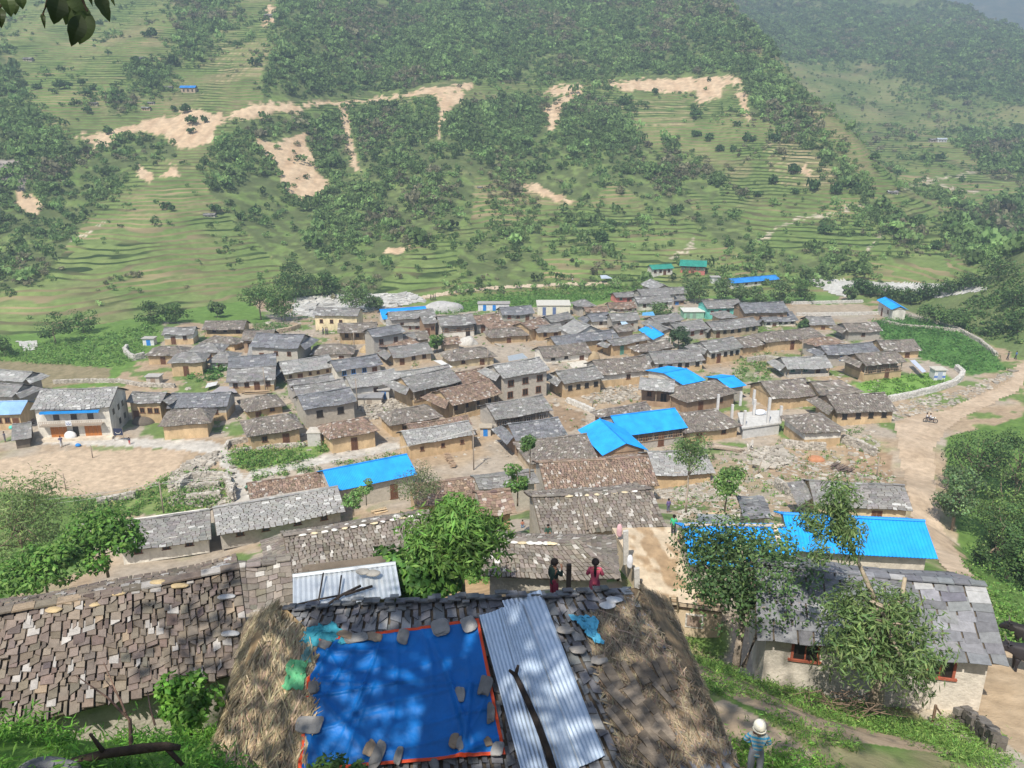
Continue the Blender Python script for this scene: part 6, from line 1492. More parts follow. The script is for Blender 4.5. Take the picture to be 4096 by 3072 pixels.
def flat_sheet(label,pts,z,col,name,cat,mat=None,th=.03):
    c=[at_ground(x,y,z) for x,y in pts];n=len(c);mb=MB();mb.add(c+[q-UPV*th for q in c],[(0,1,2,3),(7,6,5,4),(0,4,5,1),(1,5,6,2),(2,6,7,3),(3,7,4,0)],col=col)
    return tag(mb.build(name,mat or M_TIN,None,origin=c[0]),label,cat)
flat_sheet('shiny white metal sheet roof patch behind the three-storey stone house',[(2035,1445),(2112,1432),(2090,1412),(2030,1424)],2.2,(.62,.66,.70),'metal_sheet','metal sheet',M_ZINC)
flat_sheet('pale sheet laid by the bean vines',[(820,1552),(865,1540),(872,1526),(830,1532)],.6,(.6,.6,.6),'metal_sheet','metal sheet')
flat_sheet('grey tarpaulin sheet over the small yard by the bean vines',[(842,1570),(950,1570),(930,1545),(880,1545)],.9,(.33,.31,.32),'canvas_sheet','canvas sheet',M_CLOTH)
flat_sheet('white awning sheet on the slope beside the cream-walled house',[(1735,1442),(1790,1472),(1812,1468),(1765,1440)],1.2,(.62,.62,.6),'canvas_sheet','canvas sheet',M_CLOTH)
flat_sheet('pale blue sheet of the small open shed in the far green field',[(2405,1115),(2450,1113),(2425,1100),(2400,1101)],1.6,(.42,.48,.55),'metal_sheet','metal sheet')
flat_sheet('blue and white plastic sheet over a small shed in the centre',[(2568,1262),(2620,1262),(2612,1246),(2570,1250)],2.2,(.12,.40,.70),'plastic_sheet','plastic sheet',M_PLASTIC)
flat_sheet('torn pale blue plastic on the central shingle roof',[(2488,1300),(2515,1296),(2495,1280),(2480,1284)],2.4,(.45,.6,.75),'plastic_sheet','plastic sheet',M_PLASTIC)
flat_sheet('crumpled iron sheet above the lower blue roof',[(2785,2092),(2940,2095),(2915,2058),(2790,2055)],.8,(.60,.62,.63),'metal_sheet','metal sheet',M_ZINC)
flat_sheet('white and blue striped sheet beside the balcony house',[(3690,1490),(3705,1485),(3660,1440),(3640,1442)],1.4,(.5,.55,.7),'plastic_sheet','plastic sheet',M_PLASTIC)
flat_sheet('clean paved yard before the dark-stained shingle house',[(2290,1472),(2370,1462),(2340,1440),(2265,1450)],.05,(.58,.54,.47),'paved_yard','yard',M_CONC)
# ---- details of the large whitewashed house
fr=BIG['fr'];T=BIG['T'];W_,Hh=BIG['W'],BIG['H'];y0=BIG['wy0']
def part(nm,boxes,mat,par=T,label=None):
    m=MB()
    for b in boxes: m.bx(*b[:6],b[6],fr)
    o=m.build(nm,mat,par)
    if label:o['label']=label
    return o
mid=Hh*.50
part('awning',[(W_*.12,W_*.86,-.35,.25,Hh-.42,Hh-.36,(.01,.25,.68)),(W_*.12,W_*.86,-.37,-.33,Hh-.62,Hh-.36,(.01,.25,.68))],M_TIN)
part('balcony',[(W_*.10,W_*.88,-.55,y0-.003,mid-.12,mid,(.32,.27,.22))],M_WOOD)
part('railing',[(W_*.10,W_*.88,-.55,-.5,mid+.62,mid+.68,(.42,.35,.29)),(W_*.10,W_*.88,-.55,-.5,mid+.1,mid+.15,(.42,.35,.29))]+[(W_*.10+i*W_*.78/34,W_*.10+i*W_*.78/34+.06,-.54,-.51,mid+.001,mid+.66,(.38,.31,.26)) for i in range(35)],M_WOOD)
for x0_,x1_ in ((.19,.40),(.62,.83)):
    for i in range(4):
        a=W_*(x0_+(x1_-x0_)*i/4);b=W_*(x0_+(x1_-x0_)*(i+1)/4)-.04
        part('door',[(a,b,y0-.05,y0+.02,.35,mid-.35,(.42,.16,.045))],M_WOOD,label='orange-brown plank shop door')
part('door',[(W_*.47,W_*.54,y0-.03,y0+.02,.35,mid-.3,(.03,.025,.02))],M_PANE,label='dark open doorway')
for x_ in (.25,.47,.68): part('window',[(W_*x_,W_*x_+.8,y0-.03,y0+.02,mid+.5,mid+1.35,(.05,.04,.035))],M_PANE)
part('plinth',[(.2,W_-.2,-.5,y0-.004,-.3,.35,(.58,.50,.40))],M_WALL)
for yy,zz in ((1.6,Hh*.62),(3.6,Hh*.62),(5.2,Hh*.62),(3.4,Hh*.18),(5.4,Hh*.2)): 
    if yy<2*BIG['D']-1:
        m=MB();m.bx(W_-.42,W_-.37,yy,yy+.7,zz,zz+.85,(.05,.045,.04),fr);m.build('window',M_PANE,T)
def banner(label,x,y,w,h,base,fg,lines):
    p=at_ground(x,y);T_=thing('banner',label,'banner',p);m=MB();m.bx(p[0]-w/2,p[0]+w/2,p[1]-.02,p[1],p[2]+.9,p[2]+.9+h,base);m.build('cloth',M_CLOTH,T_)
    m=MB();m.tube([p+np.array([-w/2,.02,-.2]),p+np.array([-w/2,.02,1+h])],.03,6,(.3,.25,.2));m.tube([p+np.array([w/2,.02,-.2]),p+np.array([w/2,.02,1+h])],.03,6,(.3,.25,.2));m.build('pole',M_WOOD,T_)
    m=MB()
    for (a,b) in lines:
        m.tube([np.array([p[0]+a[0]*w/2,p[1]-.03,p[2]+.9+h*(.5+.5*a[1])]),np.array([p[0]+b[0]*w/2,p[1]-.03,p[2]+.9+h*(.5+.5*b[1])])],.045,5,fg)
    m.build('emblem',M_CLOTH,T_)
ARC=[((math.cos(t)*.6,math.sin(t)*.6+.1),(math.cos(t+.4)*.6,math.sin(t+.4)*.6+.1)) for t in np.arange(3.4,6.0,.4)]
banner('dark blue banner with a pale curved emblem beside the large whitewashed house',478,1765,1.25,1.0,(.03,.035,.07),(.5,.48,.42),ARC)
bo=BIG['pt'](W_*.47,-.6,mid+.0);m=MB();m.bx(-.4,.4,-.02,.0,0,.75,(.6,.62,.66),(bo,fr[1],fr[2]));o=m.build('flag',M_CLOTH,None,origin=bo);T_=tag(o,'small white flag with a dark emblem hung on the balcony rail','flag')
m=MB()
for i,t in enumerate(np.arange(3.3,6.1,.4)): m.tube([bo+fr[1]*math.cos(t)*.28-fr[2]*.03+UPV*(.42+.26*math.sin(t)),bo+fr[1]*math.cos(t+.4)*.28-fr[2]*.03+UPV*(.42+.26*math.sin(t+.4))],.04,5,(.05,.08,.22))
m.tube([bo-fr[2]*.03+UPV*.42-fr[1]*.06,bo-fr[2]*.03+UPV*.42+fr[1]*.06],.06,5,(.05,.08,.22))
e_=m.build('emblem',M_CLOTH,None,origin=bo);e_.parent=o;e_.location=(0,0,0)
p=at_ground(285,1758);mb=MB();mb.blob(p+UPV*.6,(.85,.5,.75),(.66,.66,.67),3,3,.08);tag(mb.build('white_sheet_heap',M_CLOTH,None,smooth=True,origin=p),'white cloth-covered heap before the orange doors','covered heap')
p=at_ground(313,1786);mb=MB();mb.blob(p+UPV*.2,(.38,.3,.25),(.02,.20,.55),4,2,.1);tag(mb.build('plastic_tub',M_PLASTIC,None,smooth=True,origin=p),'blue plastic tub on the edge of the playground','tub')
p=at_ground(45,1710,.8);mb=MB();mb.blob(p,(.35,.3,.3),(.10,.50,.42),4,2,.05);tag(mb.build('water_tank',M_PLASTIC,None,smooth=True,origin=p),'round turquoise tub beside the manure heap','tub')
# ---- timber strip on the lower blue roof
# ---- lonely houses on the far slope
def far_house(label,x,y,wpx,hpx,rc,wc,blue=False):
    p=at_ground(x,y);p[2]=float(gz(p[0],p[1]));d=float(proj(p)[2]);w=wpx*d/F;h=hpx*d/F*.6;T=thing('hillside_house',label,'house',p)
    fr=(p-np.array([w/2,0,0]),np.array([1.,0,0]),np.array([0,1.,0]));dp=w*.5
    m=MB();m.bx(w*.04,w*.96,.1*dp,.9*dp,-2,h,wc,fr);m.build('wall',M_WALL,T)
    o_=fr[0];m=MB();rgq=np.random.default_rng(int(x))
    a=o_+UPV*h;b=a+np.array([w,0,0]);c=a+np.array([0,dp/2,dp*.28]);e=b+np.array([0,dp/2,dp*.28])
    for A,B,C_,D_ in ((a,b,c,e),(b+np.array([0,dp,0]),a+np.array([0,dp,0]),e,c)):
        if blue: sheet(m,A,B,C_,D_,rc,rgq,.5,.03)
        else: slabs(m,A,B,C_,D_,'slate',rgq,.8,(.7,1.4),th=.06)
    m.build('roof',M_TIN if blue else M_SLAB,T)
    for i in range(3):
        m=MB();m.bx(w*(.2+.27*i),w*(.2+.27*i)+w*.1,.1*dp-.05,.1*dp+.02,h*.25,h*.75,(.05,.04,.03),fr);m.build('window',M_PANE,T)
k_=.633
far_house('lone white house high on the far terraces',876*k_,378*k_,44,20,(.45,.45,.46),(.6,.56,.48))
far_house('blue-roofed house on the far terraces above the landslip',1185*k_,582*k_,64,32,SHC['blue2'],(.42,.33,.25),True)
far_house('small grey house next to the blue-roofed hillside house',1060*k_,560*k_,34,16,0,(.4,.36,.3))
far_house('brown house among trees left of the landslip road',590*k_,665*k_,32,18,0,(.42,.36,.28))
far_house('reddish house half hidden by trees above the landslip',680*k_,605*k_,30,15,0,(.42,.28,.22))
far_house('ochre house just above the raw road cut',918*k_,690*k_,36,20,0,(.48,.36,.24))
far_house('grey shed behind the ochre house above the road cut',950*k_,650*k_,30,12,0,(.4,.38,.35))
far_house('faint house on the uppermost terraces',170*k_,372*k_,38,16,0,(.42,.36,.3))
far_house('low stone hut on the bright green lower terraces',1320*k_,1365*k_,50,14,0,(.4,.37,.32))
far_house('tiny ochre hut on the middle terraces',1350+900*.633,1185*.633,24,12,0,(.5,.38,.22))
far_house('small house at the end of the spur terraces',2700+695*.633,820*.633,34,16,0,(.45,.34,.26))
far_house('pale house in the cluster on the distant spur',2700+1690*.633,895*.633,40,18,(.45,.5,.55),(.5,.5,.5),True)
far_house('dark house beside the pale one on the distant spur',2700+1640*.633,893*.633,36,16,0,(.36,.33,.3))
far_house('reddish house lower on the distant spur',2700+1925*.633,955*.633,30,14,0,(.46,.28,.22))
far_house('second reddish house lower on the distant spur, nearer the edge',2700+2030*.633,1010*.633,24,14,0,(.46,.28,.22))
far_house('low stone house amid trees on the lower spur',2700+1380*.633,1225*.633,42,12,0,(.42,.38,.32))
far_house('stone outcrop house at the top of the green ridge',1075,75,44,20,0,(.36,.33,.31))
# ================================================================== PEOPLE, CATTLE, MOTORBIKE
def skin(name,verts,edges,radii,mat,col,parent,sub=2,flat=None):
    me=bpy.data.meshes.new(name);me.from_pydata([tuple(v) for v in verts],edges,[]);me.update()
    o=bpy.data.objects.new(name,me);COL.objects.link(o)
    m=o.modifiers.new('skin','SKIN');m.use_smooth_shade=True
    sv=me.skin_vertices[0].data
    for i,rv in enumerate(radii):
        sv[i].radius=(rv,rv) if not isinstance(rv,tuple) else rv
    sv[0].use_root=True
    s=o.modifiers.new('sub','SUBSURF');s.levels=sub;s.render_levels=sub
    dg=bpy.context.evaluated_depsgraph_get();ev=o.evaluated_get(dg);nm=bpy.data.meshes.new_from_object(ev)
    o.modifiers.clear();o.data=nm;bpy.data.meshes.remove(me)
    n=len(nm.vertices);co=np.empty(n*3,np.float32);nm.vertices.foreach_get('co',co);co=co.reshape(-1,3)
    c=np.ones((n,4),np.float32);c[:,:3]=col(co) if callable(col) else np.asarray(col)
    a=nm.color_attributes.new('col','FLOAT_COLOR','POINT');a.data.foreach_set('color',c.ravel())
    nm.materials.clear();nm.materials.append(mat);nm.polygons.foreach_set('use_smooth',np.ones(len(nm.polygons),bool))
    o.parent=parent;return o
SKINC=(.23,.12,.075)
def person(label,p,h=1.6,yaw=0.,arms=('down','down'),legs='stand',shirt=(.3,.3,.3),pants=(.1,.1,.12),hair='short',hairc=(.012,.010,.010),hat=None,stripes=None,near=False,nod=0.,sub=None,skirt=False):
    """yaw 0 looks away from the camera (+Y); pi looks at it"""
    k=h/1.7;T=thing('person',label,'person',p);c,s=math.cos(yaw),math.sin(yaw)
    child=h<1.4;hs=1.18 if child else 1.0
    def w(x,y,z): return np.array([(x*c-y*s)*k,(x*s+y*c)*k,z*k])
    sb=sub if sub is not None else (2 if near else 1)
    dz=0.
    if legs=='sit': dz=-.50
    if legs=='squat': dz=-.62
    P=lambda x,y,z:w(x,y,z+dz)
    hy=.02+nod*.10;hz=1.585-nod*.03
    V=[P(0,0,.95),P(0,-.01,1.12),P(0,-.01,1.32),P(0,0,1.43),P(0,.01+nod*.03,1.49),P(0,hy,hz-.035),P(0,hy,hz+.05*hs)];r=[.125,.115,.125,.075,.052,.078*hs,.088*hs];E=[(0,1),(1,2),(2,3),(3,4),(4,5),(5,6)]
    r=[q*k for q in r]
    def add(v,rad,par): V.append(v);r.append(rad*k);E.append((par,len(V)-1));return len(V)-1
    V_n=add(P(0,hy+.115*hs,hz-.01),.018,5)   # nose
    hands=[];AR=[]
    for sd,mode in ((-1,arms[0]),(1,arms[1])):
        sh=P(sd*.175,-.01,1.385)
        if mode=='down': el,wr=P(sd*.235,-.03,1.12),P(sd*.25,.05,.88)
        elif mode=='behind': el,wr=P(sd*.29,-.10,1.14),P(sd*.10,-.20,.98)
        elif mode=='face': el,wr=P(sd*.27,.12,1.20),P(sd*.13,.20,1.44)
        elif mode=='front': el,wr=P(sd*.27,.02,1.15),P(sd*.12,.24,1.17)
        elif mode=='knee': el,wr=P(sd*.26,.14,1.16),P(sd*.18,.38,1.12)
        elif mode=='up': el,wr=P(sd*.33,.05,1.40),P(sd*.30,.16,1.62)
        i=add(sh,.062,2);j=add(el,.044,i);q=add(wr,.031,j);AR.append((sh,el,wr))
        d=wr-el;d/=np.linalg.norm(d)
        if near:
            palm=add(wr+d*.06*k,.034,q);side=np.cross(d,UPV);side/=np.linalg.norm(side)+1e-6
            for f in range(4):
                b=wr+d*.085*k+side*(f-1.5)*.021*k;m1=b+d*.035*k*(1.1-.12*abs(f-1.3));t1=m1+d*.02*k-UPV*.022*k*(.6+.15*f)
                a1=add(b,.0105,palm);a2=add(m1,.0095,a1);add(t1,.008,a2)
            tb=add(wr+d*.035*k+side*.045*k,.012,q);add(wr+d*.07*k+side*.06*k-UPV*.012*k,.0095,tb)
        else: add(wr+d*.085*k,.034,q)
    LG=[]
    for sd in(-1,1):
        hp=P(sd*.095,0,.90)
        if legs=='stand': kn,an,to=w(sd*.105,.01,.50),w(sd*.105,-.02,.07),w(sd*.125,.14,.035)
        elif legs=='walk': kn,an,to=w(sd*.10,.12*sd+.06,.50),w(sd*.10,.24*sd-.02,.07),w(sd*.11,.24*sd+.14,.035)
        elif legs=='sit': kn,an,to=w(sd*.15,.42,.46),w(sd*.13,.44,.07),w(sd*.14,.60,.035)
        else: kn,an,to=w(sd*.20,.36,.52),w(sd*.16,.10,.07),w(sd*.17,.26,.035)
        a=add(hp,.095,0);b=add(kn,.062,a);d_=add(an,.042,b);add(to,.036,d_);LG.append((hp,kn,an))
    skin('body',V,E,r,M_SKIN,SKINC,T,sb)
    # shirt
    V2=[P(0,0,.79),P(0,-.01,1.08),P(0,-.01,1.31),P(0,0,1.42)];r2=[.148,.138,.15,.085];E2=[(0,1),(1,2),(2,3)]
    for sh,el,wr in AR:
        i=len(V2);V2+=[sh,el,el+(wr-el)*.75];r2+=[.078,.060,.050];E2+=[(2,i),(i,i+1),(i+1,i+2)]
    col=shirt
    if stripes is not None:
        a_,b_=np.asarray(shirt),np.asarray(stripes)
        col=lambda co:np.where(((np.floor(co[:,2]/(.052*k)))%2==0)[:,None],a_,b_)
    skin('shirt',V2,E2,[q*k for q in r2],M_CLOTH,col,T,sb if stripes is None else 3)
    V3=[P(0,0,1.10),P(0,0,.90)];r3=[.130,.130];E3=[(0,1)]
    for hp,kn,an in LG:
        i=len(V3);V3+=[hp,kn,an+(kn-an)*.18];r3+=[.112,.082,.066];E3+=[(1,i),(i,i+1),(i+1,i+2)]
    if skirt:
        V3=[P(0,0,1.0),P(0,.0,.75),(LG[0][1]+LG[1][1])/2,(LG[0][2]+LG[1][2])/2+UPV*.12*k];r3=[.14,.2,.22,.24];E3=[(0,1),(1,2),(2,3)]
    skin('skirt' if skirt else 'trousers',V3,E3,[q*k for q in r3],M_CLOTH,pants,T,sb)
    # hair / hat
    hc=P(0,hy-.018,hz+.05*hs)
    if hat is not None:
        mb=MB();V_,T_=ico(3);q=V_*np.array([.125,.135,.135])*k*hs;q=q[:, :];zz=q[:,2]<-.045*k;q[zz,2]=-.045*k
        rot=np.stack([q[:,0]*c-q[:,1]*s,q[:,0]*s+q[:,1]*c,q[:,2]],1);mb.add(rot+hc+UPV*.05*k+np.array(p)+ (w(0,-.025,0)),None,T_,hat)
        mb.tube([np.array(p)+hc+np.array([math.cos(a)*.122*k*hs,math.sin(a)*.13*k*hs,-.02*k]) for a in np.linspace(0,2*math.pi,15)],.02*k,6,np.asarray(hat)*.93)
        mb.build('hat',M_CLOTH,T,smooth=True)
    else:
        mb=MB();V_,T_=ico(3);q=V_*np.array([.108,.118,.112])*k*hs
        front=(V_[:,1]>.35)&(V_[:,2]<.35);q[front]*=.80
        low=V_[:,2]<-.55;q[low]*=.85
        rot=np.stack([q[:,0]*c-q[:,1]*s,q[:,0]*s+q[:,1]*c,q[:,2]],1);mb.add(rot+hc+np.array(p),None,T_,hairc)
        if hair=='tail':
            mb.tube([np.array(p)+P(0,hy-.11,hz+.03),np.array(p)+P(0,-.145,1.46),np.array(p)+P(0,-.155,1.32),np.array(p)+P(0.01,-.15,1.16)],[.03*k,.042*k,.045*k,.015*k],8,hairc)
        mb.build('hair',M_CLOTH,T,smooth=True)
    if near:
        for sd in(-1,1):
            mb=MB();mb.blob(np.array(p)+P(sd*.035,hy+.088*hs,hz+.03),(.012*k,)*3,(.02,.015,.012),1,1,0);mb.build('eye',M_PANE,T,smooth=True)
            mb=MB();mb.blob(np.array(p)+P(sd*.092*hs,hy,hz+.01),(.014*k,.022*k,.034*k),SKINC,1,2,.05);mb.build('ear',M_SKIN,T,smooth=True)
        mb=MB();mb.blob(np.array(p)+P(0,hy+.094*hs,hz-.048),(.026*k,.010*k,.007*k),(.16,.05,.045),1,1,0);mb.build('mouth',M_SKIN,T,smooth=True)
    return T
def foot_from_head(px,pyhead,h,zoff=0.):
    """stand a person of height h on the ground so that the top of the head is at the given place in the photograph"""
    d=ray(px,pyhead);t=6*np.exp(np.linspace(0,4.5,2500));P=CAM+t[:,None]*d
    i=np.argmax(P[:,2]-h<gz(P[:,0],P[:,1])+zoff);q=P[i];return np.array([q[0],q[1],q[2]-h])
# boy with the white hat, hands behind his back
b=at_y(3040,2895,11.0);person('boy in a white knitted hat and blue striped jumper with hands behind his back',[b[0],b[1],b[2]-1.22],1.2,math.pi-.25,('behind','behind'),'stand',(.03,.27,.50),(.17,.18,.21),hat=(.78,.74,.62),stripes=(.36,.38,.34),near=True,nod=.4)
b=at_y(2218,2242,19.0);person('child in a dark green shirt and red trousers raising a hand to the face',[b[0],b[1],b[2]-1.36],1.36,-1.0,('down','face'),'stand',(.028,.05,.04),(.24,.035,.06),near=True)
b=at_y(2382,2242,18.9);person('girl in a pink top with a long black ponytail seen from behind',[b[0],b[1],b[2]-1.36],1.36,-.12,('front','front'),'stand',(.55,.10,.15),(.25,.06,.1),hair='tail',near=True)
P_=person
q=at_z(2692,2140,20.02);P_('child in a bright green shirt on the corner of the flat earth roof',q,1.22,-.3,('down','front'),'stand',(.05,.42,.20),(.04,.04,.05))
q=at_ground(2672,2050);P_('person in a purple top behind the child in the green shirt',q,1.35,.3,('down','down'),'stand',(.13,.10,.25),(.1,.1,.16))
q=at_y(2192,2140,44.);q[2]=max(q[2]-.1,float(gz(q[0],q[1])));P_('child in a dark green shirt squatting beside the white slab fan',q,1.25,math.pi,('knee','knee'),'squat',(.03,.07,.05),(.26,.15,.1))
q=at_ground(2090,2110);P_('small child in a blue skirt on the earth ledge by the hut wall',q,1.0,math.pi,('front','front'),'sit',(.35,.15,.1),(.10,.16,.25))
q=at_ground(247,1788);P_('man in a dark blue jacket and white trousers bending on the playground edge',q,1.6,.6,('front','front'),'walk',(.09,.09,.17),(.5,.5,.5))
q=at_ground(519,1778);P_('small child in red trousers beside the banner',q,1.05,math.pi,('down','down'),'stand',(.06,.06,.10),(.5,.05,.04))
q=at_ground(438,2122);P_('child in a purple top at the end of the nearest slate roof',q,1.35,2.6,('down','down'),'stand',(.12,.07,.16),(.09,.08,.12))
q=at_ground(990,1962);P_('person in a green wrap sitting on the paved lane',q,1.45,2.0,('knee','knee'),'squat',(.06,.22,.15),(.05,.17,.12),skirt=True)
q=at_ground(937,1962);P_('dark-clothed person sitting against the pen wall by the lane',q,1.4,-.8,('knee','knee'),'squat',(.05,.05,.06),(.04,.04,.05))
q=at_ground(22,1768);P_('person in dark clothes at the picture edge beside the manure heap',q,1.55,2.5,('down','front'),'stand',(.09,.09,.12),(.1,.1,.12))
q=at_ground(1735,2005);q=at_y(1722,2010,66.);q[2]=float(gz(q[0],q[1]));P_('person in an orange shirt working beside the old timbers',q,1.6,1.0,('front','front'),'stand',(.60,.13,.03),(.15,.18,.28))
for i,(x,y,cl) in enumerate(((1293,1338,(.3,.32,.3)),(1303,1340,(.16,.16,.2)),(1310,1339,(.35,.3,.28)))): P_(('villager in a pale shirt before the cream two-storey house','villager in dark clothes, middle of three before the cream house','villager with a grey shawl, last of three before the cream house')[i],at_ground(x,y),1.6,1.+i,('down','down'),'stand',cl,(.1,.1,.12))
for i,(x,y,cl) in enumerate(((1724,1203,(.06,.05,.06)),(1733,1203,(.05,.05,.08)),(1741,1202,(.3,.28,.3)))): P_(('walker in black, first on the footpath by the maize','walker in black, second on the footpath by the maize','walker in a grey top, last of three on the footpath by the maize')[i],at_ground(x,y),1.6,1.3,('down','down'),'walk',cl,(.05,.05,.06))
for i,(x,y,cl) in enumerate(((4030,1440,(.08,.09,.1)),(4062,1438,(.06,.14,.35)))): P_(('person in grey walking up the dirt road','person in blue walking up the dirt road')[i],at_ground(x,y),1.65,.6,('down','down'),'walk',cl,(.05,.05,.06))
P_('person in red by the willow trees at the terrace edge',at_ground(1128,1283),1.6,2.,('down','down'),'stand',(.5,.08,.08),(.1,.1,.1))
P_('person in a pale shirt on the path beyond the maize',at_ground(2290,1132),1.6,1.2,('down','down'),'walk',(.6,.6,.6),(.1,.1,.15))
# ---- motorbike with two riders on the dirt road
g=at_ground(3720,1692);g[2]=float(gz(g[0],g[1]))+.05
T=thing('motorbike','motorbike with a white tank on the dirt road bend','motorbike',g)
e=np.array([.93,-.36,0]);n=np.array([.36,.93,0])
def loc(x,y,z): return g+e*x+n*y+UPV*z
for x in(-.68,.68):
    m=MB();a=np.linspace(0,2*math.pi,17);m.tube([loc(x+.28*math.cos(t),0,.31+.28*math.sin(t)) for t in a],.055,6,(.02,.02,.02));wo=m.build('wheel',M_PLASTIC,T,smooth=True)
    m=MB()
    for t in np.linspace(0,math.pi,6): m.tube([loc(x-.25*math.cos(t),0,.31-.25*math.sin(t)),loc(x+.25*math.cos(t),0,.31+.25*math.sin(t))],.012,4,(.4,.4,.4))
    mat_parent(m.build('rim',M_ZINC,T),wo)
m=MB();m.tube([loc(-.68,0,.31),loc(-.25,0,.45),loc(.2,0,.42),loc(.45,0,.85)],.04,6,(.05,.05,.05));m.tube([loc(.68,0,.31),loc(.42,0,.98)],.035,6,(.3,.3,.3));m.tube([loc(-.68,0,.31),loc(-.5,0,.7)],.03,6,(.1,.1,.1));m.blob(loc(0,0,.45),(.22,.13,.16),(.12,.12,.12),1,2,.1);m.build('frame',M_ZINC,T)
m=MB();m.blob(loc(.2,0,.80),(.26,.15,.14),(.62,.62,.62),2,3,.04);m.build('tank',M_TIN,T,smooth=True)
m=MB();m.blob(loc(-.35,0,.80),(.42,.14,.07),(.03,.03,.03),3,3,.03);m.build('seat',M_PLASTIC,T,smooth=True)
m=MB();m.tube([loc(.36,-.34,1.02),loc(.42,0,1.0),loc(.36,.34,1.02)],.02,6,(.05,.05,.05));m.build('handlebar',M_ZINC,T)
m=MB();m.blob(loc(.58,0,.86),(.08,.09,.09),(.7,.7,.65),4,2,0);m.build('headlight',M_TIN,T,smooth=True)
ya=math.atan2(e[1],e[0])-math.pi/2
P_('motorbike rider in a white shirt on the dirt road',loc(-.08,0,.28),1.65,ya,('front','front'),'sit',(.62,.62,.64),(.07,.07,.1))
P_('passenger in a white shirt behind the motorbike rider',loc(-.55,0,.30),1.65,ya,('front','front'),'sit',(.55,.55,.57),(.06,.06,.08))
# ---- cattle at the picture edge
def cow(label,p,yaw,sc_=1.,col=(.022,.018,.017),low=False):
    T=thing('cow',label,'cow',p);c,s=math.cos(yaw),math.sin(yaw)
    w=lambda x,y,z:np.array([(x*c-y*s),(x*s+y*c),z])*sc_
    V=[w(-.55,0,.98),w(-.1,0,.95),w(.35,0,.98),w(.62,0,1.08),w(.85,0,1.15),w(1.05,0,1.02),w(1.2,0,.88)];r=[.27,.33,.30,.20,.15,.13,.085];E=[(i,i+1) for i in range(6)]
    def add(v,rad,par): V.append(v);r.append(rad);E.append((par,len(V)-1));return len(V)-1
    for x,par in((-.55,0),(.35,2)):
        for sd in(-1,1):
            if x<0: a=add(w(x-.02,sd*.17,.72),.16,par);b_=add(w(x-.10,sd*.17,.42),.075,a);f=add(w(x-.02,sd*.17,.10),.05,b_)
            else: a=add(w(x+.05,sd*.15,.68),.12,par);b_=add(w(x+.07,sd*.15,.38),.062,a);f=add(w(x+.05,sd*.15,.10),.045,b_)
            add(w(x+.05,sd*.16,.03),.055,f)
    for sd in(-1,1):
        a=add(w(.86,sd*.14,1.22),.035,4);add(w(.84,sd*.26,1.20),.03,a)
    t=add(w(-.84,0,1.02),.05,0);t2=add(w(-.92,0,.75),.025,t);add(w(-.92,0,.42),.035,t2)
    skin('body',V,E,[q*sc_ for q in r],M_SKIN,col,T,2)
    m=MB()
    for sd in(-1,1): m.tube([np.array(p)+w(.84,sd*.09,1.27),np.array(p)+w(.86,sd*.20,1.38),np.array(p)+w(.92,sd*.20,1.50)],[.03,.022,.008],6,(.12,.11,.1))
    m.build('horn',M_BARK,T,smooth=True);return T
q=at_ground(4105,2610);cow('black cow standing half outside the picture by the slate eave',[q[0],q[1],float(gz(q[0],q[1]))],2.6,.95)
q=at_ground(4100,2690);q[2]=float(gz(q[0],q[1]));cow('dark cow tethered at the farmyard edge, farther down the picture',q,2.9,.95,(.03,.026,.03))
# ================================================================== the shade tree the photographer stands under
tb=np.array([-8.5,-4.0,float(G(np.array([-8.5]),np.array([-4.]))[0])])
ST_=tree('big leafy tree whose drooping leaves hang into the upper picture corner',tb,13,8.6,crown_z=9.8,rz=2.6,nl=7200,ls=.38,col=(.05,.09,.03),young=(.09,.15,.04),trunk=.38,clumps=40,aspect=1.7,seed=3,lean=(2.4,6.6))
mb=MB();rgl=np.random.default_rng(12)
def bigleaf(mb,base,tip,w,col,curl=.02):
    base,tip=np.asarray(base),np.asarray(tip);d=tip-base;L=np.linalg.norm(d);d/=L;n=CAM-base;n-=d*(n@d);n/=np.linalg.norm(n);s=np.cross(d,n);k=9;V=[]
    for i in range(k):
        t=i/(k-1);ww=w*.5*(math.sin(math.pi*t**.8)**.8 if 0<t<1 else .02)*(1+.06*rgl.normal());c=base+d*L*t+n*curl*math.sin(t*3)
        V+=[c-s*ww+n*ww*.3,c,c+s*ww+n*ww*.3]
    Q=[]
    for i in range(k-1):
        for j in(0,1): Q.append((i*3+j,i*3+j+1,(i+1)*3+j+1,(i+1)*3+j))
    mb.add(V,Q,col=col)
D0=3.0
def c3(x,y,Y=D0): return at_y(x,y,Y)
LF=[((20,-40),(45,70),60),((0,30),(5,115),34),((75,-30),(92,40),50),((240,-20),(215,98),68),((300,-10),(262,100),60),((330,10),(300,120),66),((350,40),(318,178),74),((325,60),(285,186),60),((392,-30),(440,90),48),((440,-20),(462,28),16),((362,0),(372,30),14),((170,55),(180,118),16),((50,-10),(62,62),44),((285,-20),(345,70),60)]
for (a,b_,w_) in LF:
    Y=D0+rgl.normal(0,.12);mb=MB();bigleaf(mb,c3(*a,Y),c3(*b_,Y-.02),w_*Y/F,np.array([.03,.045,.014])*rgl.uniform(.7,1.4));mb.build('hanging_leaf',M_LEAF,ST_)
for tw in (((200,-60),(185,20),(170,60)),((330,-70),(300,-10),(240,-15)),((300,-60),(335,10),(350,45)),((60,-60),(20,-20),(0,30)),((420,-80),(400,-30),(380,-10))):
    mb=MB();mb.tube([c3(*q,D0) for q in tw],.004,5,(.06,.045,.03));mb.build('twig',M_BARK,ST_)
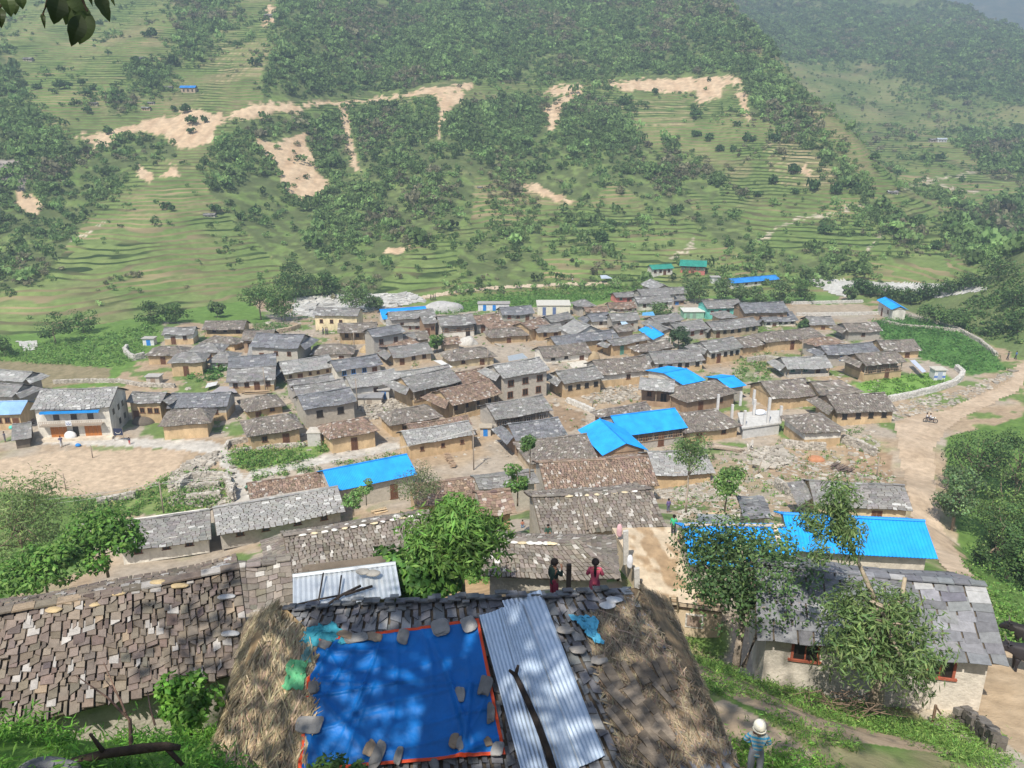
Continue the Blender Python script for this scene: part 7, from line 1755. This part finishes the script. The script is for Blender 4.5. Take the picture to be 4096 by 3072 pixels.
# ================================================================== LIGHT, AIR, CAMERA
sun_el,sun_az=R(53),R(203)   # direction TO the sun, azimuth clockwise from +Y
S=np.array([math.sin(sun_az)*math.cos(sun_el),math.cos(sun_az)*math.cos(sun_el),math.sin(sun_el)])
sl=bpy.data.lights.new('sun','SUN');sl.energy=SUN_E;sl.angle=R(.5);sl.color=(1,.94,.83)
so=bpy.data.objects.new('sun',sl);COL.objects.link(so);so.location=(-30,-60,120)
so.rotation_euler=Vector(tuple(-S)).to_track_quat('-Z','Y').to_euler()
w=bpy.data.worlds.new("World");sc.world=w;w.use_nodes=True
nt=w.node_tree;bg=nt.nodes['Background']
sky=nt.nodes.new('ShaderNodeTexSky');sky.sky_type='NISHITA';sky.sun_disc=False;sky.sun_elevation=sun_el;sky.sun_rotation=sun_az
sky.air_density=1.0;sky.dust_density=1.5;sky.ozone_density=1.0
nt.links.new(sky.outputs[0],bg.inputs[0]);bg.inputs[1].default_value=SKY_E
if HAZE>0:
    m,nt2,b=new_mat('haze');nt2.nodes.remove(b)
    pv=nt2.nodes.new('ShaderNodeVolumePrincipled');pv.inputs['Color'].default_value=(.64,.81,1,1);pv.inputs['Density'].default_value=HAZE;pv.inputs['Anisotropy'].default_value=.15
    nt2.links.new(pv.outputs[0],nt2.nodes['Material Output'].inputs['Volume'])
    hb=MB();hb.bx(-2300,2300,-60,3000,-12,520,(.9,.9,1));ho=hb.build('haze',m);ho['kind']='stuff'
    ho['label']='thin blue haze filling the valley'
cam=bpy.data.cameras.new('camera');co=bpy.data.objects.new('camera',cam);COL.objects.link(co)
co.location=CAM;co.rotation_euler=(R(90)-PITCH,0,0)
cam.sensor_width=36;cam.lens=F/4096*36;cam.clip_end=9000;cam.clip_start=.1
sc.camera=co
sc.view_settings.view_transform='Standard';sc.view_settings.look='None';sc.view_settings.exposure=EXPO;sc.view_settings.gamma=1
sc.cycles.max_bounces=6;sc.cycles.diffuse_bounces=3;sc.cycles.glossy_bounces=2;sc.cycles.transmission_bounces=3;sc.cycles.transparent_max_bounces=6;sc.cycles.volume_bounces=0
sc.cycles.use_denoising=True
